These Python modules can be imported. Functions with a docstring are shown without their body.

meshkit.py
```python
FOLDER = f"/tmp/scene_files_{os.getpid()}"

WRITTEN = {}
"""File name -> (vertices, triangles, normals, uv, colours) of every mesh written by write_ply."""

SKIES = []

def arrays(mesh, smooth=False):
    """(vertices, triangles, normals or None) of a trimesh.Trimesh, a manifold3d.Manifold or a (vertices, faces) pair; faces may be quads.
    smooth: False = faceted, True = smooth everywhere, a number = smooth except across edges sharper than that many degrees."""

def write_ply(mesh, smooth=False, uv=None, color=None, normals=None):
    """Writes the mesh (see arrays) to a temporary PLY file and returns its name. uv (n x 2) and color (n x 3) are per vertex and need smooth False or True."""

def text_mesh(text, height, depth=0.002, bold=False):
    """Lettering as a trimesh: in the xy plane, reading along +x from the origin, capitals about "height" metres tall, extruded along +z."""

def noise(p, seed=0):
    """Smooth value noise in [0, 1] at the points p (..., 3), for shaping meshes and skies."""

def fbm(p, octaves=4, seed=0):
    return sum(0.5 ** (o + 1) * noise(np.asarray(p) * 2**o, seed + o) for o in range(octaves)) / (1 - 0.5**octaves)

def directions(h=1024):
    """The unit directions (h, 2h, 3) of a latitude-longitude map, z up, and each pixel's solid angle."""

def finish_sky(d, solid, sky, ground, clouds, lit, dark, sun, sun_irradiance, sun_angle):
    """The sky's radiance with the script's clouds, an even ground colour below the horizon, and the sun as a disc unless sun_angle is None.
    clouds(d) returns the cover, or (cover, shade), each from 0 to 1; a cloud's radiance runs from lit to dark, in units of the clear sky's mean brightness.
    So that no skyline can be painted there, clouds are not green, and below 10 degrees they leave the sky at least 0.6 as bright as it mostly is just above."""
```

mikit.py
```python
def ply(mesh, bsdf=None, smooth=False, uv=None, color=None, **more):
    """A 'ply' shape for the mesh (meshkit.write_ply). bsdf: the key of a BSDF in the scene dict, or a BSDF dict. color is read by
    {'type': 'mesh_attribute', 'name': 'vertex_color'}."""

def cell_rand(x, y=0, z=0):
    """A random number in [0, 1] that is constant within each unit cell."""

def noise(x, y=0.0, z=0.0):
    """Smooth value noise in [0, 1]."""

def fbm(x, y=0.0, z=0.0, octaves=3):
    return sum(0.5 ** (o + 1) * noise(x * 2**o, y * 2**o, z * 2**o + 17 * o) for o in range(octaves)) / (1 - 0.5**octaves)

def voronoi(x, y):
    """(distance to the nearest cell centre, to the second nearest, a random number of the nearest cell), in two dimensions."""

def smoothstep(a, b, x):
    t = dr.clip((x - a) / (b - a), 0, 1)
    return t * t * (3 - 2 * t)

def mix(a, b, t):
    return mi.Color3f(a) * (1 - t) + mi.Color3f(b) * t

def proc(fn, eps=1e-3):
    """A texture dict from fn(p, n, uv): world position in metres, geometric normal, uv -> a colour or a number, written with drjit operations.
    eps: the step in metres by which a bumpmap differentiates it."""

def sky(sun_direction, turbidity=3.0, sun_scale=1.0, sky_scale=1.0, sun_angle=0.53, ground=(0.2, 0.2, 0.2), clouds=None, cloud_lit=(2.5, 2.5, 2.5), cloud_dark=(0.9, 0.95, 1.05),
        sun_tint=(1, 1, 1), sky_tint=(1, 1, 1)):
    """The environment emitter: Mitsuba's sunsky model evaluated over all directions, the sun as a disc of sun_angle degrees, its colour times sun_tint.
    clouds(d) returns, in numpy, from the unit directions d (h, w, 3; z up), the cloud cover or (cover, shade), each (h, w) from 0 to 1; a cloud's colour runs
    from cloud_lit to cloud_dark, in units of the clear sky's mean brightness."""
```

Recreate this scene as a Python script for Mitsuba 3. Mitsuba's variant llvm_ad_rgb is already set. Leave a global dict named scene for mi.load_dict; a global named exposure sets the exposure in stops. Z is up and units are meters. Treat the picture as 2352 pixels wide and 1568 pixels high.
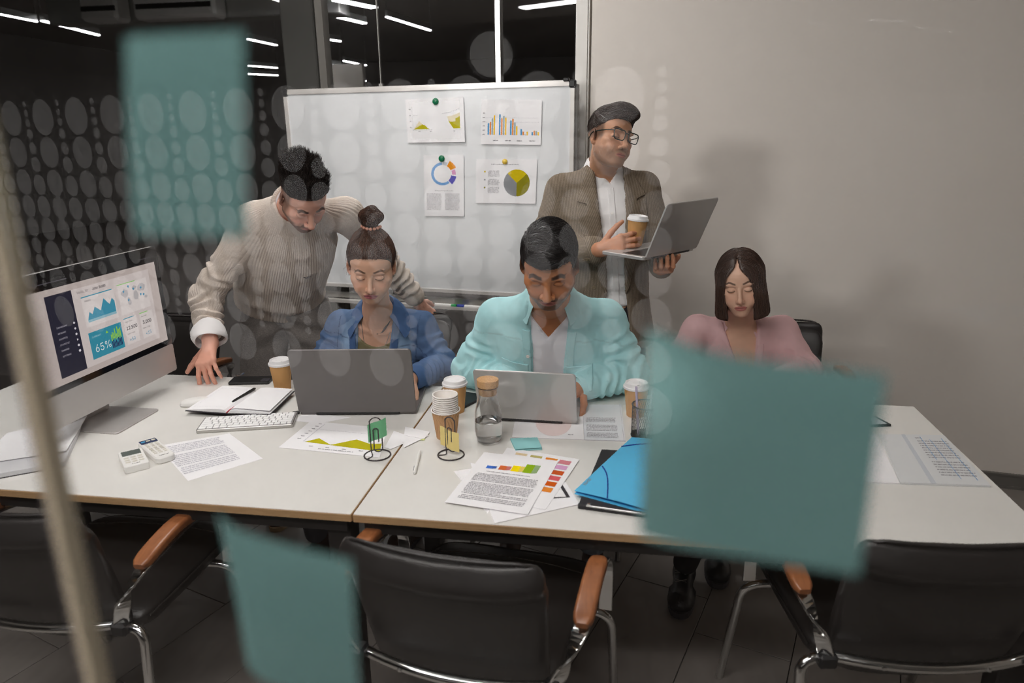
import math, random
import numpy as np
import trimesh
import mitsuba as mi
import drjit as dr
import mikit, meshkit
from mikit import noise, fbm, smoothstep, mix

T = mi.ScalarTransform4f
PI = math.pi
scene, labels = {}, {}

# ---------------------------------------------------------------- camera
def look(yaw, pitch, roll):
    cy, sy, cp, sp = math.cos(yaw), math.sin(yaw), math.cos(pitch), math.sin(pitch)
    fwd = np.array([-sy * cp, cy * cp, -sp]); right = np.array([cy, sy, 0.0]); up = np.cross(right, fwd)
    return fwd, -math.sin(roll) * right + math.cos(roll) * up

EYE = np.array([0.0, 0.0, 1.605])
FWD, UP = look(0.15644, 0.283236, -0.011537)
scene['camera'] = {
    'type': 'thinlens', 'fov_axis': 'x', 'fov': math.degrees(2 * math.atan(1176 / 1627.26)),
    'aperture_radius': 0.0042, 'focus_distance': 2.5, 'near_clip': 0.02, 'far_clip': 100.0,
    'to_world': T().look_at(origin=EYE.tolist(), target=(EYE + FWD).tolist(), up=UP.tolist())}
exposure = -0.22

def rgb(r, g, b):
    return {'type': 'rgb', 'value': [float(r), float(g), float(b)]}
def srgb(r, g, b):
    f = lambda c: (c / 255 / 12.92) if c < 10.3 else ((c / 255 + 0.055) / 1.055) ** 2.4
    return {'type': 'rgb', 'value': [f(r), f(g), f(b)]}
def lin(r, g, b):
    return np.array(srgb(r, g, b)['value'])

# lamps of the room: two unseen ceiling lamps, and the studio lamp out of view at front left
LAMPS = dict(ceiling=11.0, studio=75.0, office=75.0, lobby=48.0)

# ---------------------------------------------------------------- mesh helpers
def tm(v, f):
    return trimesh.Trimesh(np.asarray(v, float), np.asarray(f, int), process=False)
def quads(q):
    q = np.asarray(q, int)
    return np.vstack([q[:, [0, 1, 2]], q[:, [0, 2, 3]]])
def cat(*ms):
    ms = [m for m in (ms[0] if len(ms) == 1 and isinstance(ms[0], list) else ms)]
    return trimesh.util.concatenate(ms)
def hull(pts):
    return trimesh.convex.convex_hull(np.asarray(pts, float))
def cbox(sx, sy, sz, c=0.002, at=(0, 0, 0)):
    """a box with chamfered edges, centred at `at`"""
    x, y, z = sx / 2, sy / 2, sz / 2
    c = min(c, x * .9, y * .9, z * .9)
    p = []
    for a in (-1, 1):
        for b in (-1, 1):
            for d in (-1, 1):
                p += [(a * (x - c), b * y - b * c * 0, d * (z - c)), (a * x, b * (y - c), d * (z - c)), (a * (x - c), b * (y - c), d * z)]
    return hull(np.array(p) + np.array(at))
def rr(w, h, r, n=5):
    """rounded rectangle outline, counter-clockwise, centred"""
    r = max(min(r, w / 2 - 1e-5, h / 2 - 1e-5), 1e-5)
    out = []
    for cx, cy, a0 in ((w / 2 - r, h / 2 - r, 0), (-w / 2 + r, h / 2 - r, 90), (-w / 2 + r, -h / 2 + r, 180), (w / 2 - r, -h / 2 + r, 270)):
        for k in range(n + 1):
            a = math.radians(a0 + 90 * k / n)
            out.append((cx + r * math.cos(a), cy + r * math.sin(a)))
    return np.array(out)
def loft(rings, cap=True, closed=True):
    """rings: equal-length lists of 3-D points"""
    rings = [np.asarray(r, float) for r in rings]
    n = len(rings[0]); v = np.vstack(rings); f = []
    m = n if closed else n - 1
    j = np.arange(m); k = (j + 1) % n
    for i in range(len(rings) - 1):
        f.append(np.stack([i * n + j, i * n + k, (i + 1) * n + k, (i + 1) * n + j], 1))
    f = quads(np.vstack(f))
    if cap:
        v = np.vstack([v, rings[0].mean(0), rings[-1].mean(0)])
        a, b = len(v) - 2, len(v) - 1
        f = np.vstack([f, np.stack([k, j, j * 0 + a], 1), np.stack([(len(rings) - 1) * n + j, (len(rings) - 1) * n + k, j * 0 + b], 1)])
    return tm(v, f)
def plate(w, h, t, r=0.01, b=0.001, n=5):
    """rounded slab, bottom at z = 0"""
    o, i = rr(w, h, r, n), rr(w - 2 * b, h - 2 * b, max(r - b, 1e-4), n)
    L = lambda q, z: np.column_stack([q, np.full(len(q), z)])
    return loft([L(i, 0), L(o, b), L(o, t - b), L(i, t)])
def lathe(prof, n=40, cap=True):
    a = np.arange(n) * 2 * PI / n
    return loft([np.stack([r * np.cos(a), r * np.sin(a), a * 0 + z], 1) for r, z in prof], cap)
def frames(p, up=None):
    p = np.asarray(p, float)
    t = np.gradient(p, axis=0); t /= np.linalg.norm(t, axis=1, keepdims=True) + 1e-12
    u = np.array(up if up is not None else ([0, 0, 1.0] if abs(t[0][2]) < 0.9 else [1.0, 0, 0]))
    A, B = [], []
    for k in range(len(p)):
        u = u - t[k] * (u @ t[k]); u /= np.linalg.norm(u) + 1e-12
        A.append(u); B.append(np.cross(t[k], u))
        if up is not None: u = np.array(up, float)
    return t, np.array(A), np.array(B)
def tube(p, r, n=10, cap=True):
    p = np.asarray(p, float); r = np.broadcast_to(r, (len(p),))
    t, A, B = frames(p)
    a = np.arange(n) * 2 * PI / n
    return loft([p[k] + r[k] * (np.cos(a)[:, None] * A[k] + np.sin(a)[:, None] * B[k]) for k in range(len(p))], cap)
def sweep(p, outline, up):
    """outline (n,2): x along `up`, y along the side direction"""
    t, A, B = frames(p, up)
    return loft([np.asarray(p[k]) + outline[:, :1] * A[k] + outline[:, 1:] * B[k] for k in range(len(p))])
def spline(pts, n=24):
    """Catmull-Rom through the points"""
    P = np.asarray(pts, float); P = np.vstack([2 * P[0] - P[1], P, 2 * P[-1] - P[-2]])
    out = []
    m = len(P) - 3
    for i in range(m):
        k = max(2, n // m)
        for s in np.linspace(0, 1, k, endpoint=(i == m - 1)):
            a, b, c, d = P[i:i + 4]
            out.append(0.5 * ((2 * b) + (c - a) * s + (2 * a - 5 * b + 4 * c - d) * s * s + (3 * b - a - 3 * c + d) * s ** 3))
    return np.array(out)
def fillet(pts, r, n=6):
    """polyline with rounded corners"""
    P = [np.asarray(p, float) for p in pts]; out = [P[0]]
    for a, b, c in zip(P, P[1:], P[2:]):
        u, w = (a - b), (c - b); lu, lw = np.linalg.norm(u), np.linalg.norm(w); k = min(r, lu * .49, lw * .49)
        p0, p1 = b + u / lu * k, b + w / lw * k
        for s in np.linspace(0, 1, n + 1):
            out.append((1 - s) ** 2 * p0 + 2 * s * (1 - s) * b + s * s * p1)
    out.append(P[-1])
    return np.array(out)
def mv(m, t=(0, 0, 0), rz=0, rx=0, ry=0, s=1):
    M = trimesh.transformations.euler_matrix(math.radians(rx), math.radians(ry), math.radians(rz), 'sxyz')
    M[:3, :3] *= s
    M[:3, 3] = t
    m = m.copy(); m.apply_transform(M); return m
def basis(m, o, x, y, z):
    """maps mesh coordinates onto the axes x, y, z at the origin o"""
    M = np.eye(4); M[:3, 0], M[:3, 1], M[:3, 2], M[:3, 3] = x, y, z, o
    m = m.copy(); m.apply_transform(M); return m
def nrm(v):
    v = np.asarray(v, float); return v / (np.linalg.norm(v) + 1e-12)
def poly2(pts, t=0.0):
    """flat polygon (simple) in the xy plane at height t, triangulated"""
    from shapely.geometry import Polygon
    v, f = trimesh.creation.triangulate_polygon(Polygon(pts), engine='earcut')
    return tm(np.column_stack([v, np.full(len(v), t)]), f)
def rect2(x0, y0, x1, y1, t=0.0):
    return tm([(x0, y0, t), (x1, y0, t), (x1, y1, t), (x0, y1, t)], [(0, 1, 2), (0, 2, 3)])
def sheet(P, nx=2, ny=2, fn=None, t=0.0004):
    """paper: bilinear patch over corners P (4: 00, 10, 11, 01), displaced by fn(u, v) -> height, given thickness t along its normal"""
    P = np.asarray(P, float)
    u, v = np.meshgrid(np.linspace(0, 1, nx), np.linspace(0, 1, ny), indexing='ij')
    u, v = u.ravel()[:, None], v.ravel()[:, None]
    S = (1 - u) * (1 - v) * P[0] + u * (1 - v) * P[1] + u * v * P[2] + (1 - u) * v * P[3]
    N = nrm(np.cross(P[1] - P[0], P[3] - P[0]))
    if fn is not None: S = S + N * np.asarray(fn(u[:, 0], v[:, 0]))[:, None]
    i, j = np.meshgrid(np.arange(nx - 1), np.arange(ny - 1), indexing='ij'); i, j = i.ravel(), j.ravel()
    q = np.stack([i * ny + j, (i + 1) * ny + j, (i + 1) * ny + j + 1, i * ny + j + 1], 1)
    n = nx * ny
    b = [k * ny for k in range(nx)] + [(nx - 1) * ny + k for k in range(1, ny)] + [k * ny + ny - 1 for k in range(nx - 2, -1, -1)] + [k for k in range(ny - 2, 0, -1)]
    b = np.array(b); c = np.roll(b, -1)
    f = np.vstack([quads(q), quads(q[:, ::-1] + n), quads(np.stack([b, b + n, c + n, c], 1))])
    return tm(np.vstack([S + N * t, S]), f)

# ---------------------------------------------------------------- scene book-keeping
def num(name):
    if name not in NAMES: NAMES[name] = 0; return name
    NAMES[name] += 1
    return f'{name}_{NAMES[name]:03d}'
NAMES = {}
def thing(name, label, cat_, group=None):
    k = num(name); labels[k] = {'label': label, 'category': cat_}
    if group: labels[k]['group'] = group
    return k
def put(name, mesh, m, parent=None, smooth=False, label=None, kind=None, **kw):
    k = num(name if parent is None else parent + '__' + name)
    scene[k] = mikit.ply(mesh, m, smooth, **kw)
    if label or kind:
        labels[k] = {}
        if label: labels[k]['label'] = label
        if kind: labels[k]['kind'] = kind
    return k
def one(name, mesh, m, label, cat_, group=None, smooth=False, **kw):
    k = num(name); scene[k] = mikit.ply(mesh, m, smooth, **kw)
    labels[k] = {'label': label, 'category': cat_}
    if group: labels[k]['group'] = group
    return k
def struct(name, mesh, m, parent=None, smooth=False, label=None, **kw):
    k = put(name, mesh, m, parent, smooth, **kw)
    if parent is None: labels[k] = {'kind': 'structure', **({'label': label} if label else {})}
    return k
def copy_of(root, to, label, group=None, cat_=None):
    """the parts of `root` again under the next number, moved by the 4x4 transform `to`"""
    base = root.rstrip('0123456789').rstrip('_') if root[-3:].isdigit() else root
    k = num(base); labels[k] = {'label': label, 'category': cat_ or labels[root]['category']}
    if group: labels[k]['group'] = group
    for s in [s for s in scene if s.startswith(root + '__') or s == root]:
        scene[k + s[len(root):]] = {**scene[s], 'to_world': to}
        if s != root and s in labels: labels[k + s[len(root):]] = dict(labels[s])
    return k

# ---------------------------------------------------------------- materials
def bs(key, d):
    scene[key] = d; return key
def plain(key, c, rough=0.5, spec=0.5, metal=0.0, two=True, **kw):
    d = {'type': 'principled', 'base_color': c if isinstance(c, dict) else rgb(*c), 'roughness': rough, 'metallic': metal, **kw}
    if metal == 0: d['specular'] = spec
    return bs(key, {'type': 'twosided', 'bsdf': d} if two else d)
def bumpy(key, c, fn, scale, rough=0.5, spec=0.5, eps=1e-3, **kw):
    d = {'type': 'bumpmap', 'arbitrary': mikit.proc(fn, eps), 'scale': scale,
         'bsdf': {'type': 'principled', 'base_color': c if isinstance(c, dict) else rgb(*c), 'roughness': rough, 'specular': spec, **kw}}
    return bs(key, {'type': 'twosided', 'bsdf': d})

# ---------------------------------------------------------------- materials
plain('white_paint', srgb(226, 219, 212), 0.75, 0.2)
plain('ceiling_paint', srgb(238, 236, 232), 0.9, 0.1)
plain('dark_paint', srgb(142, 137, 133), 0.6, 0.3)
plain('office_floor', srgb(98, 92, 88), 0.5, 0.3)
plain('office_grey', srgb(150, 150, 146), 0.7, 0.3)
plain('lobby_dark', srgb(60, 58, 56), 0.8, 0.2)
plain('aluminium', srgb(190, 188, 184), 0.35, metal=0.9)
plain('white_frame', srgb(228, 225, 220), 0.4, 0.4)
plain('grey_trim', srgb(104, 101, 97), 0.5, 0.4)
plain('black_plastic', srgb(24, 24, 25), 0.4, 0.5)
plain('chrome', rgb(0.78, 0.78, 0.77), 0.09, metal=1.0)
plain('white_plastic', srgb(232, 231, 228), 0.35, 0.5)
plain('lamp_body', srgb(200, 200, 200), 0.4, 0.5)
bs('pane_glass', {'type': 'thindielectric', 'int_ior': 1.5})
plain('film_dots', srgb(236, 236, 238), 0.8, 0.1)

def tile_fn(k):
    def fn(p, n, uv):
        a = fbm(p.x * 5 + k * 7.1, p.y * 5, k * 3.3, octaves=4); b = fbm(p.x * 40, p.y * 9 + k, 2.0, octaves=2)
        return mix(mi.Color3f(0.165, 0.148, 0.135), mi.Color3f(0.265, 0.243, 0.226), dr.clip(a * 0.8 + b * 0.25, 0, 1))
    return fn
for k in range(2):
    bs(f'tile_{k}', {'type': 'twosided', 'bsdf': {'type': 'principled', 'base_color': mikit.proc(tile_fn(k)), 'roughness': 0.42, 'specular': 0.35}})
plain('grout', srgb(70, 66, 63), 0.9, 0.1)

# ---------------------------------------------------------------- floor of the meeting room and what lies beyond
WN = np.array([0.14781, 0.98902, 0.0]); WT = np.array([0.98902, -0.14781, 0.0]); WO = 3.542     # rear wall line
ORIG = WN * WO
def wall_pt(t, z=0.0, off=0.0):
    return ORIG + WT * t - WN * off + np.array([0, 0, z])
def wall_slab(t0, t1, z0, z1, thick, off=0.0):
    """a slab standing along the rear wall line; its room side lies `off` before the line"""
    m = trimesh.creation.box((t1 - t0, thick, z1 - z0))
    return basis(m, wall_pt((t0 + t1) / 2, (z0 + z1) / 2, off - thick / 2), WT, WN, np.array([0, 0, 1.0]))

struct('floor', cat(trimesh.creation.box((9.0, 6.0, 0.1)).apply_translation((-0.6, 1.2, -0.058))), 'grout', label='grey tiled floor of the meeting room under the table and chairs')
e1, e2 = np.array([math.cos(math.radians(-19)), math.sin(math.radians(-19))]), np.array([math.cos(math.radians(71)), math.sin(math.radians(71))])
TW, TL = 0.306, 0.612
slab = cbox(TW - 0.003, TL - 0.003, 0.008, 0.0012)
slab_m = [mikit.ply(slab, f'tile_{k}') for k in range(2)]
rnd = random.Random(4)
for i in range(-14, 12):
    for j in range(-6, 10):
        c = e1 * (-0.412 + TW * (i + 0.5)) + e2 * (2.053 + TL * (j + 0.5) + (0.2 if i % 2 else 0.0))
        if not (-4.4 < c[0] < 3.4 and 0.35 < c[1]): continue
        if c @ WN[:2] > WO + (0.1 if c[0] > -0.8 else 0.1): continue
        k = num('floor__tile')
        scene[k] = {**slab_m[rnd.randrange(2)], 'to_world': T().translate([float(c[0]), float(c[1]), -0.004]).rotate([0, 0, 1], -19)}

struct('wall_back', wall_slab(-0.7058, 5.2280, 0, 3.0, 0.12), 'white_paint', label='plain off-white rear wall at the right')
struct('ceiling', basis(trimesh.creation.box((9.4, 6.0, 0.1)), (-0.6, 1.2, 3.06), (1, 0, 0), (0, 1, 0), (0, 0, 1)), 'ceiling_paint')
struct('wall_right', trimesh.creation.box((0.1, 4.6, 3.0)).apply_translation((3.75, 1.5, 1.5)), 'white_paint')  # out of view; closes the room at right and bounces light
struct('baseboard_back', cat(wall_slab(-0.7006, 5.1234, 0.0, 0.062, 0.012, 0.0125), wall_slab(-0.7006, 5.1234, 0.062, 0.07, 0.018, 0.0185), wall_slab(-0.7006, 5.1234, 0.0, 0.012, 0.022, 0.0225)), 'grey_trim', label='dark grey baseboard along the foot of the rear wall')
# white jamb between the rear wall and the glass partition
struct('trim_1', cat(wall_slab(-0.7790, -0.7236, 0, 3.0, 0.11, 0.012), wall_slab(-0.7215, -0.7152, 0, 3.0, 0.11, 0.006)), 'white_frame', label='white upright jamb between the glass partition and the rear wall')
# rear glass partition: three panes with their posts
for n_, (a, b) in enumerate([(-1.1502, -0.7790), (-1.8089, -1.1763), (-2.1121, -1.8141), (-3.7642, -2.1539), (-5.6462, -3.7694)]):
    struct(f'window_{n_ + 1}', wall_slab(a, b, 0.0, 3.0, 0.0005, 0.0), 'pane_glass', label=f'{["narrow", "middle", "slim", "wide", "far left"][n_]} dark glass pane of the partition behind the whiteboard')
struct('trim_2', wall_slab(-1.1763, -1.1502, 0, 3.0, 0.05, 0.02), 'aluminium', label='slim bright post of the glass partition above the whiteboard')
struct('trim_3', wall_slab(-2.1539, -2.1121, 0, 3.0, 0.06, 0.03), 'grey_trim', label='grey post of the glass partition left of the whiteboard')
struct('trim_4', wall_slab(-1.8136, -1.8094, 0, 3.0, 0.012, 0.006), 'aluminium', label='thin bright edge of the glass door')
for z in (1.78, 1.84):
    put('hinge', wall_slab(-1.8214, -1.8005, z, z + 0.03, 0.02, 0.012), 'aluminium', 'trim_4')

# ---------------------------------------------------------------- the dark office beyond the glass
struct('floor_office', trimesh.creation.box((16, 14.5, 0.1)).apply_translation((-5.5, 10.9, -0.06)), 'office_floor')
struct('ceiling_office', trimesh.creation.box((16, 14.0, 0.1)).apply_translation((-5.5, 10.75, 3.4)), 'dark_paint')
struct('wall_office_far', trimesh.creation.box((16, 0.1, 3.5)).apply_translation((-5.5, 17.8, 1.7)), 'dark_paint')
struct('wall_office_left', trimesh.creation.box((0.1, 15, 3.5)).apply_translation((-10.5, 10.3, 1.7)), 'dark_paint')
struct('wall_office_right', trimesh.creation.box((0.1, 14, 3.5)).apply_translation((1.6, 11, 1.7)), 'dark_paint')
struct('wall_office_column', cbox(0.26, 0.3, 3.35, 0.01).apply_translation((-2.44, 5.55, 1.67)), 'office_grey', label='pale column standing behind the glass door')
struct('wall_office_room', cat(cbox(0.94, 0.1, 2.6, 0.01).apply_translation((-4.18, 10.3, 1.3))), 'white_paint', label='small pale partition far inside the dark office')
struct('wall_office_bulkhead', cat(cbox(3.3, 0.3, 0.62, 0.01).apply_translation((-4.55, 7.6, 3.12))), 'office_grey', label='grey bulkhead under the dark office ceiling')
lamp_on = {'type': 'area', 'radiance': rgb(*(np.array([1.0, 1.0, 1.0]) * LAMPS['office'])), 'sampling_weight': 0.02}
OFFICE_LAMPS = [((-6.4395, 7.6523, 2.88), (-6.6585, 8.8075, 2.88), 0.05, 1),
    ((-6.5268, 7.1787, 2.88), (-6.5454, 7.6918, 2.88), 0.03, 0.25),
    ((-3.3158, 7.6634, 2.88), (-3.0665, 8.6475, 2.88), 0.06, 1),
    ((-2.8238, 7.1631, 2.88), (-2.6038, 7.6631, 2.88), 0.1, 1),
    ((-2.6689, 8.2505, 2.88), (-2.4761, 9.3808, 2.88), 0.035, 0.7),
    ((-5.0563, 9.6006, 2.88), (-4.9972, 10.3059, 2.88), 0.04, 0.5),
    ((-6.8875, 12.9882, 2.88), (-6.5862, 13.5282, 2.88), 0.045, 0.5),
    ((-7.7702, 14.6156, 2.88), (-7.3525, 15.0892, 2.88), 0.05, 0.7),
    ((-4.108, 9.7454, 2.88), (-3.9555, 10.1141, 2.88), 0.04, 0.5),
    ((-5.5171, 13.0338, 2.88), (-5.2532, 13.367, 2.88), 0.045, 0.5),
    ((-6.3466, 14.7128, 2.88), (-5.9319, 15.0601, 2.88), 0.05, 0.6),
    ((-4.9049, 12.6377, 2.88), (-4.8187, 13.4909, 2.88), 0.045, 0.4),
    ((-6.4335, 16.5211, 2.88), (-6.1597, 17.1753, 2.88), 0.05, 0.3),
    ((-3.3635, 6.7292, 2.88), (-3.332, 7.2423, 2.88), 0.08, 1)]
for i, (a, b, w, s) in enumerate(OFFICE_LAMPS):
    t_ = thing('pendant_lamp', ['long lit strip lamp hanging in the dark office at far left', 'dim thin strip lamp at the left picture edge', 'bright strip lamp seen just above the whiteboard through the glass', 'broad bright strip lamp at the top above the whiteboard',
        'thin strip lamp crossing the slim bright post', 'short strip lamp beside the grey post', 'upper of two level strip lamps low beside the grey post', 'lower of two level strip lamps low beside the grey post',
        'short sloping strip lamp above the small pale partition', 'upper level strip lamp before the small pale partition', 'lower level strip lamp before the small pale partition', 'sloping strip lamp right of the small pale partition',
        'faint strip lamp low, just over the whiteboard edge', 'strip lamp end at the top beside the glass door edge'][i], 'lamp', 'strip lamps in the dark office')
    A, B = np.array(a), np.array(b); d = nrm(B - A); sd = np.cross([0, 0, 1.0], d)
    L = float(np.linalg.norm(B - A)); mid = (A + B) / 2
    put('housing', basis(cbox(L, w * 1.15, 0.07, 0.004), mid + [0, 0, 0.041], d, sd, (0, 0, 1)), 'lamp_body', t_)
    em = {'type': 'area', 'radiance': rgb(*(np.array([1.0, 1.0, 1.0]) * LAMPS['office'] * s)), 'sampling_weight': 0.06}
    put('diffuser', basis(cbox(L, w, 0.01, 0.002), mid, d, sd, (0, 0, 1)), 'lamp_body', t_, emitter=em)
    for q in (A, B):
        put('cord', tube([q + [0, 0, 0.07], q + [0, 0, 0.62]], 0.004, 5), 'aluminium', t_)
def ac_unit(c, w, h, label):
    t_ = thing('air_conditioner', label, 'air conditioner', 'air conditioners in the office')
    c = np.array(c, float)
    put('body', mv(cbox(w, 0.24, h, 0.03), c), 'white_plastic', t_)
    put('slot', mv(cbox(w * 0.92, 0.02, h * 0.12, 0.004), c + [0, -0.115, -h * 0.22]), 'black_plastic', t_)
    put('flap', mv(cbox(w * 0.9, 0.02, h * 0.16, 0.004), c + [0, -0.118, -h * 0.36], rx=-14), 'white_plastic', t_)
ac_unit((-4.55, 7.3, 2.99), 0.9, 0.42, 'white wall air conditioner with a dark slot at upper left behind the blue note')
ac_unit((-5.39, 7.3, 2.99), 0.42, 0.42, 'narrow white air conditioner near the long lit strip lamp')
ac_unit((-4.39, 10.1, 2.46), 0.5, 0.3, 'small air conditioner on the far pale partition')
one('air_duct', cat(tube([(-2.0, 6.5, 3.16), (1.25, 6.3, 3.16)], 0.17, 20)), 'office_grey', 'pale round air duct under the dark office ceiling', 'air duct', smooth=40)

# ---------------------------------------------------------------- lobby where the photographer stands: glass partition with frosted dots
struct('floor_lobby', trimesh.creation.box((9.0, 5.0, 0.1)).apply_translation((-0.6, -4.3, -0.06)), 'lobby_dark')
struct('ceiling_lobby', trimesh.creation.box((9.4, 5.0, 0.1)).apply_translation((-0.6, -4.3, 3.06)), 'lobby_dark')
struct('wall_lobby', cat(trimesh.creation.box((9.4, 0.1, 3.1)).apply_translation((-0.6, -6.8, 1.5)), trimesh.creation.box((0.1, 8.5, 3.1)).apply_translation((-5.25, -1.6, 1.5)), trimesh.creation.box((0.1, 7.5, 3.1)).apply_translation((4.05, -3.0, 1.5))), 'lobby_dark')
PN = np.array([0.3249, -0.9457, 0.0]); PT = np.array([0.9457, 0.3249, 0.0])       # partition behind the camera, facing the lobby corridor
PO = np.array([0, 0.47, 0.0]) + PN * 1.44
def dot_pt(t, z):
    return PO + PT * t + np.array([0, 0, z])
struct('window_9', basis(trimesh.creation.box((7.0, 0.0005, 3.0)), dot_pt(-0.6, 1.5) + PN * 0.004, PT, np.cross([0, 0, 1.0], PT), (0, 0, 1)), 'pane_glass')
ROWS_A = [(1.608, .114), (1.497, .100), (1.398, .087), (1.315, .077), (1.243, .069), (1.178, .058), (1.122, .046), (1.077, .036), (1.040, .028), (1.010, .022)]
ROWS_B = [(1.651, .020), (1.623, .022), (1.592, .026), (1.556, .034), (1.510, .040), (1.458, .052), (1.390, .068), (1.316, .074), (1.240, .080), (1.155, .090), (1.056, .100), (.945, .114)]
a_ = np.arange(28) * 2 * PI / 28
disc = []
for c in range(-16, 2):
    for rows, dt in ((ROWS_A, 0.0), (ROWS_B, 0.09)):
        for z, d in rows:
            o = dot_pt(-1.775 + 0.18 * c + 1.08 + dt, z + 0.07)
            disc.append(tm(np.vstack([[o], o + d / 2 * (np.cos(a_)[:, None] * PT + np.sin(a_)[:, None] * np.array([0, 0, 1.0]))]), [(0, 1 + k, 1 + (k + 1) % 28) for k in range(28)]))
put('frosted_dot', cat(disc), 'film_dots', 'window_9', kind='stuff')
em = {'type': 'area', 'radiance': rgb(*(np.array([1.0, 0.96, 0.92]) * LAMPS['lobby'])), 'sampling_weight': 2.0}
t_ = thing('lobby_lamp', 'unseen long ceiling lamp of the lobby, lighting the dotted glass', 'lamp')  # out of view; placed so the frosted dots show in the front glass
put('diffuser', basis(cbox(3.2, 0.14, 0.012, 0.003), np.array([-0.9, -0.35, 2.92]), nrm((1, 0.15, 0)), nrm((-0.15, 1, 0)), (0, 0, 1)), 'lamp_body', t_, emitter=em)
put('housing', basis(cbox(3.24, 0.18, 0.07, 0.004), np.array([-0.9, -0.35, 2.965]), nrm((1, 0.15, 0)), nrm((-0.15, 1, 0)), (0, 0, 1)), 'lamp_body', t_)

# ---------------------------------------------------------------- front glass wall with the sticky notes
YP = 0.235
struct('window_6', tm([(-0.2315, YP, 0), (3.7, YP, 0), (3.7, YP, 3.0), (-0.2315, YP, 3.0)], quads([[0, 1, 2, 3]])), 'pane_glass', label='clear front glass pane that carries the blue notes')
struct('window_7', tm([(-4.2, YP, 0), (-0.2365, YP, 0), (-0.2365, YP, 3.0), (-4.2, YP, 3.0)], quads([[0, 1, 2, 3]])), 'pane_glass', label='clear front glass pane at the left picture edge')
plain('seal', srgb(196, 182, 160), 0.4, 0.5)  # beige look of the lit, polished pane edge, put into the colour
plain('seal_dark', srgb(92, 84, 88), 0.3, 0.5)
struct('trim_5', trimesh.creation.box((0.0042, 0.010, 3.0)).apply_translation((-0.2341, YP + 0.004, 1.5)), 'seal', label='pale upright joint between two panes of the front glass at left')
put('edge_strip', trimesh.creation.box((0.0012, 0.0102, 3.0)).apply_translation((-0.2367, YP + 0.004, 1.5)), 'seal_dark', 'trim_5')

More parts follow.
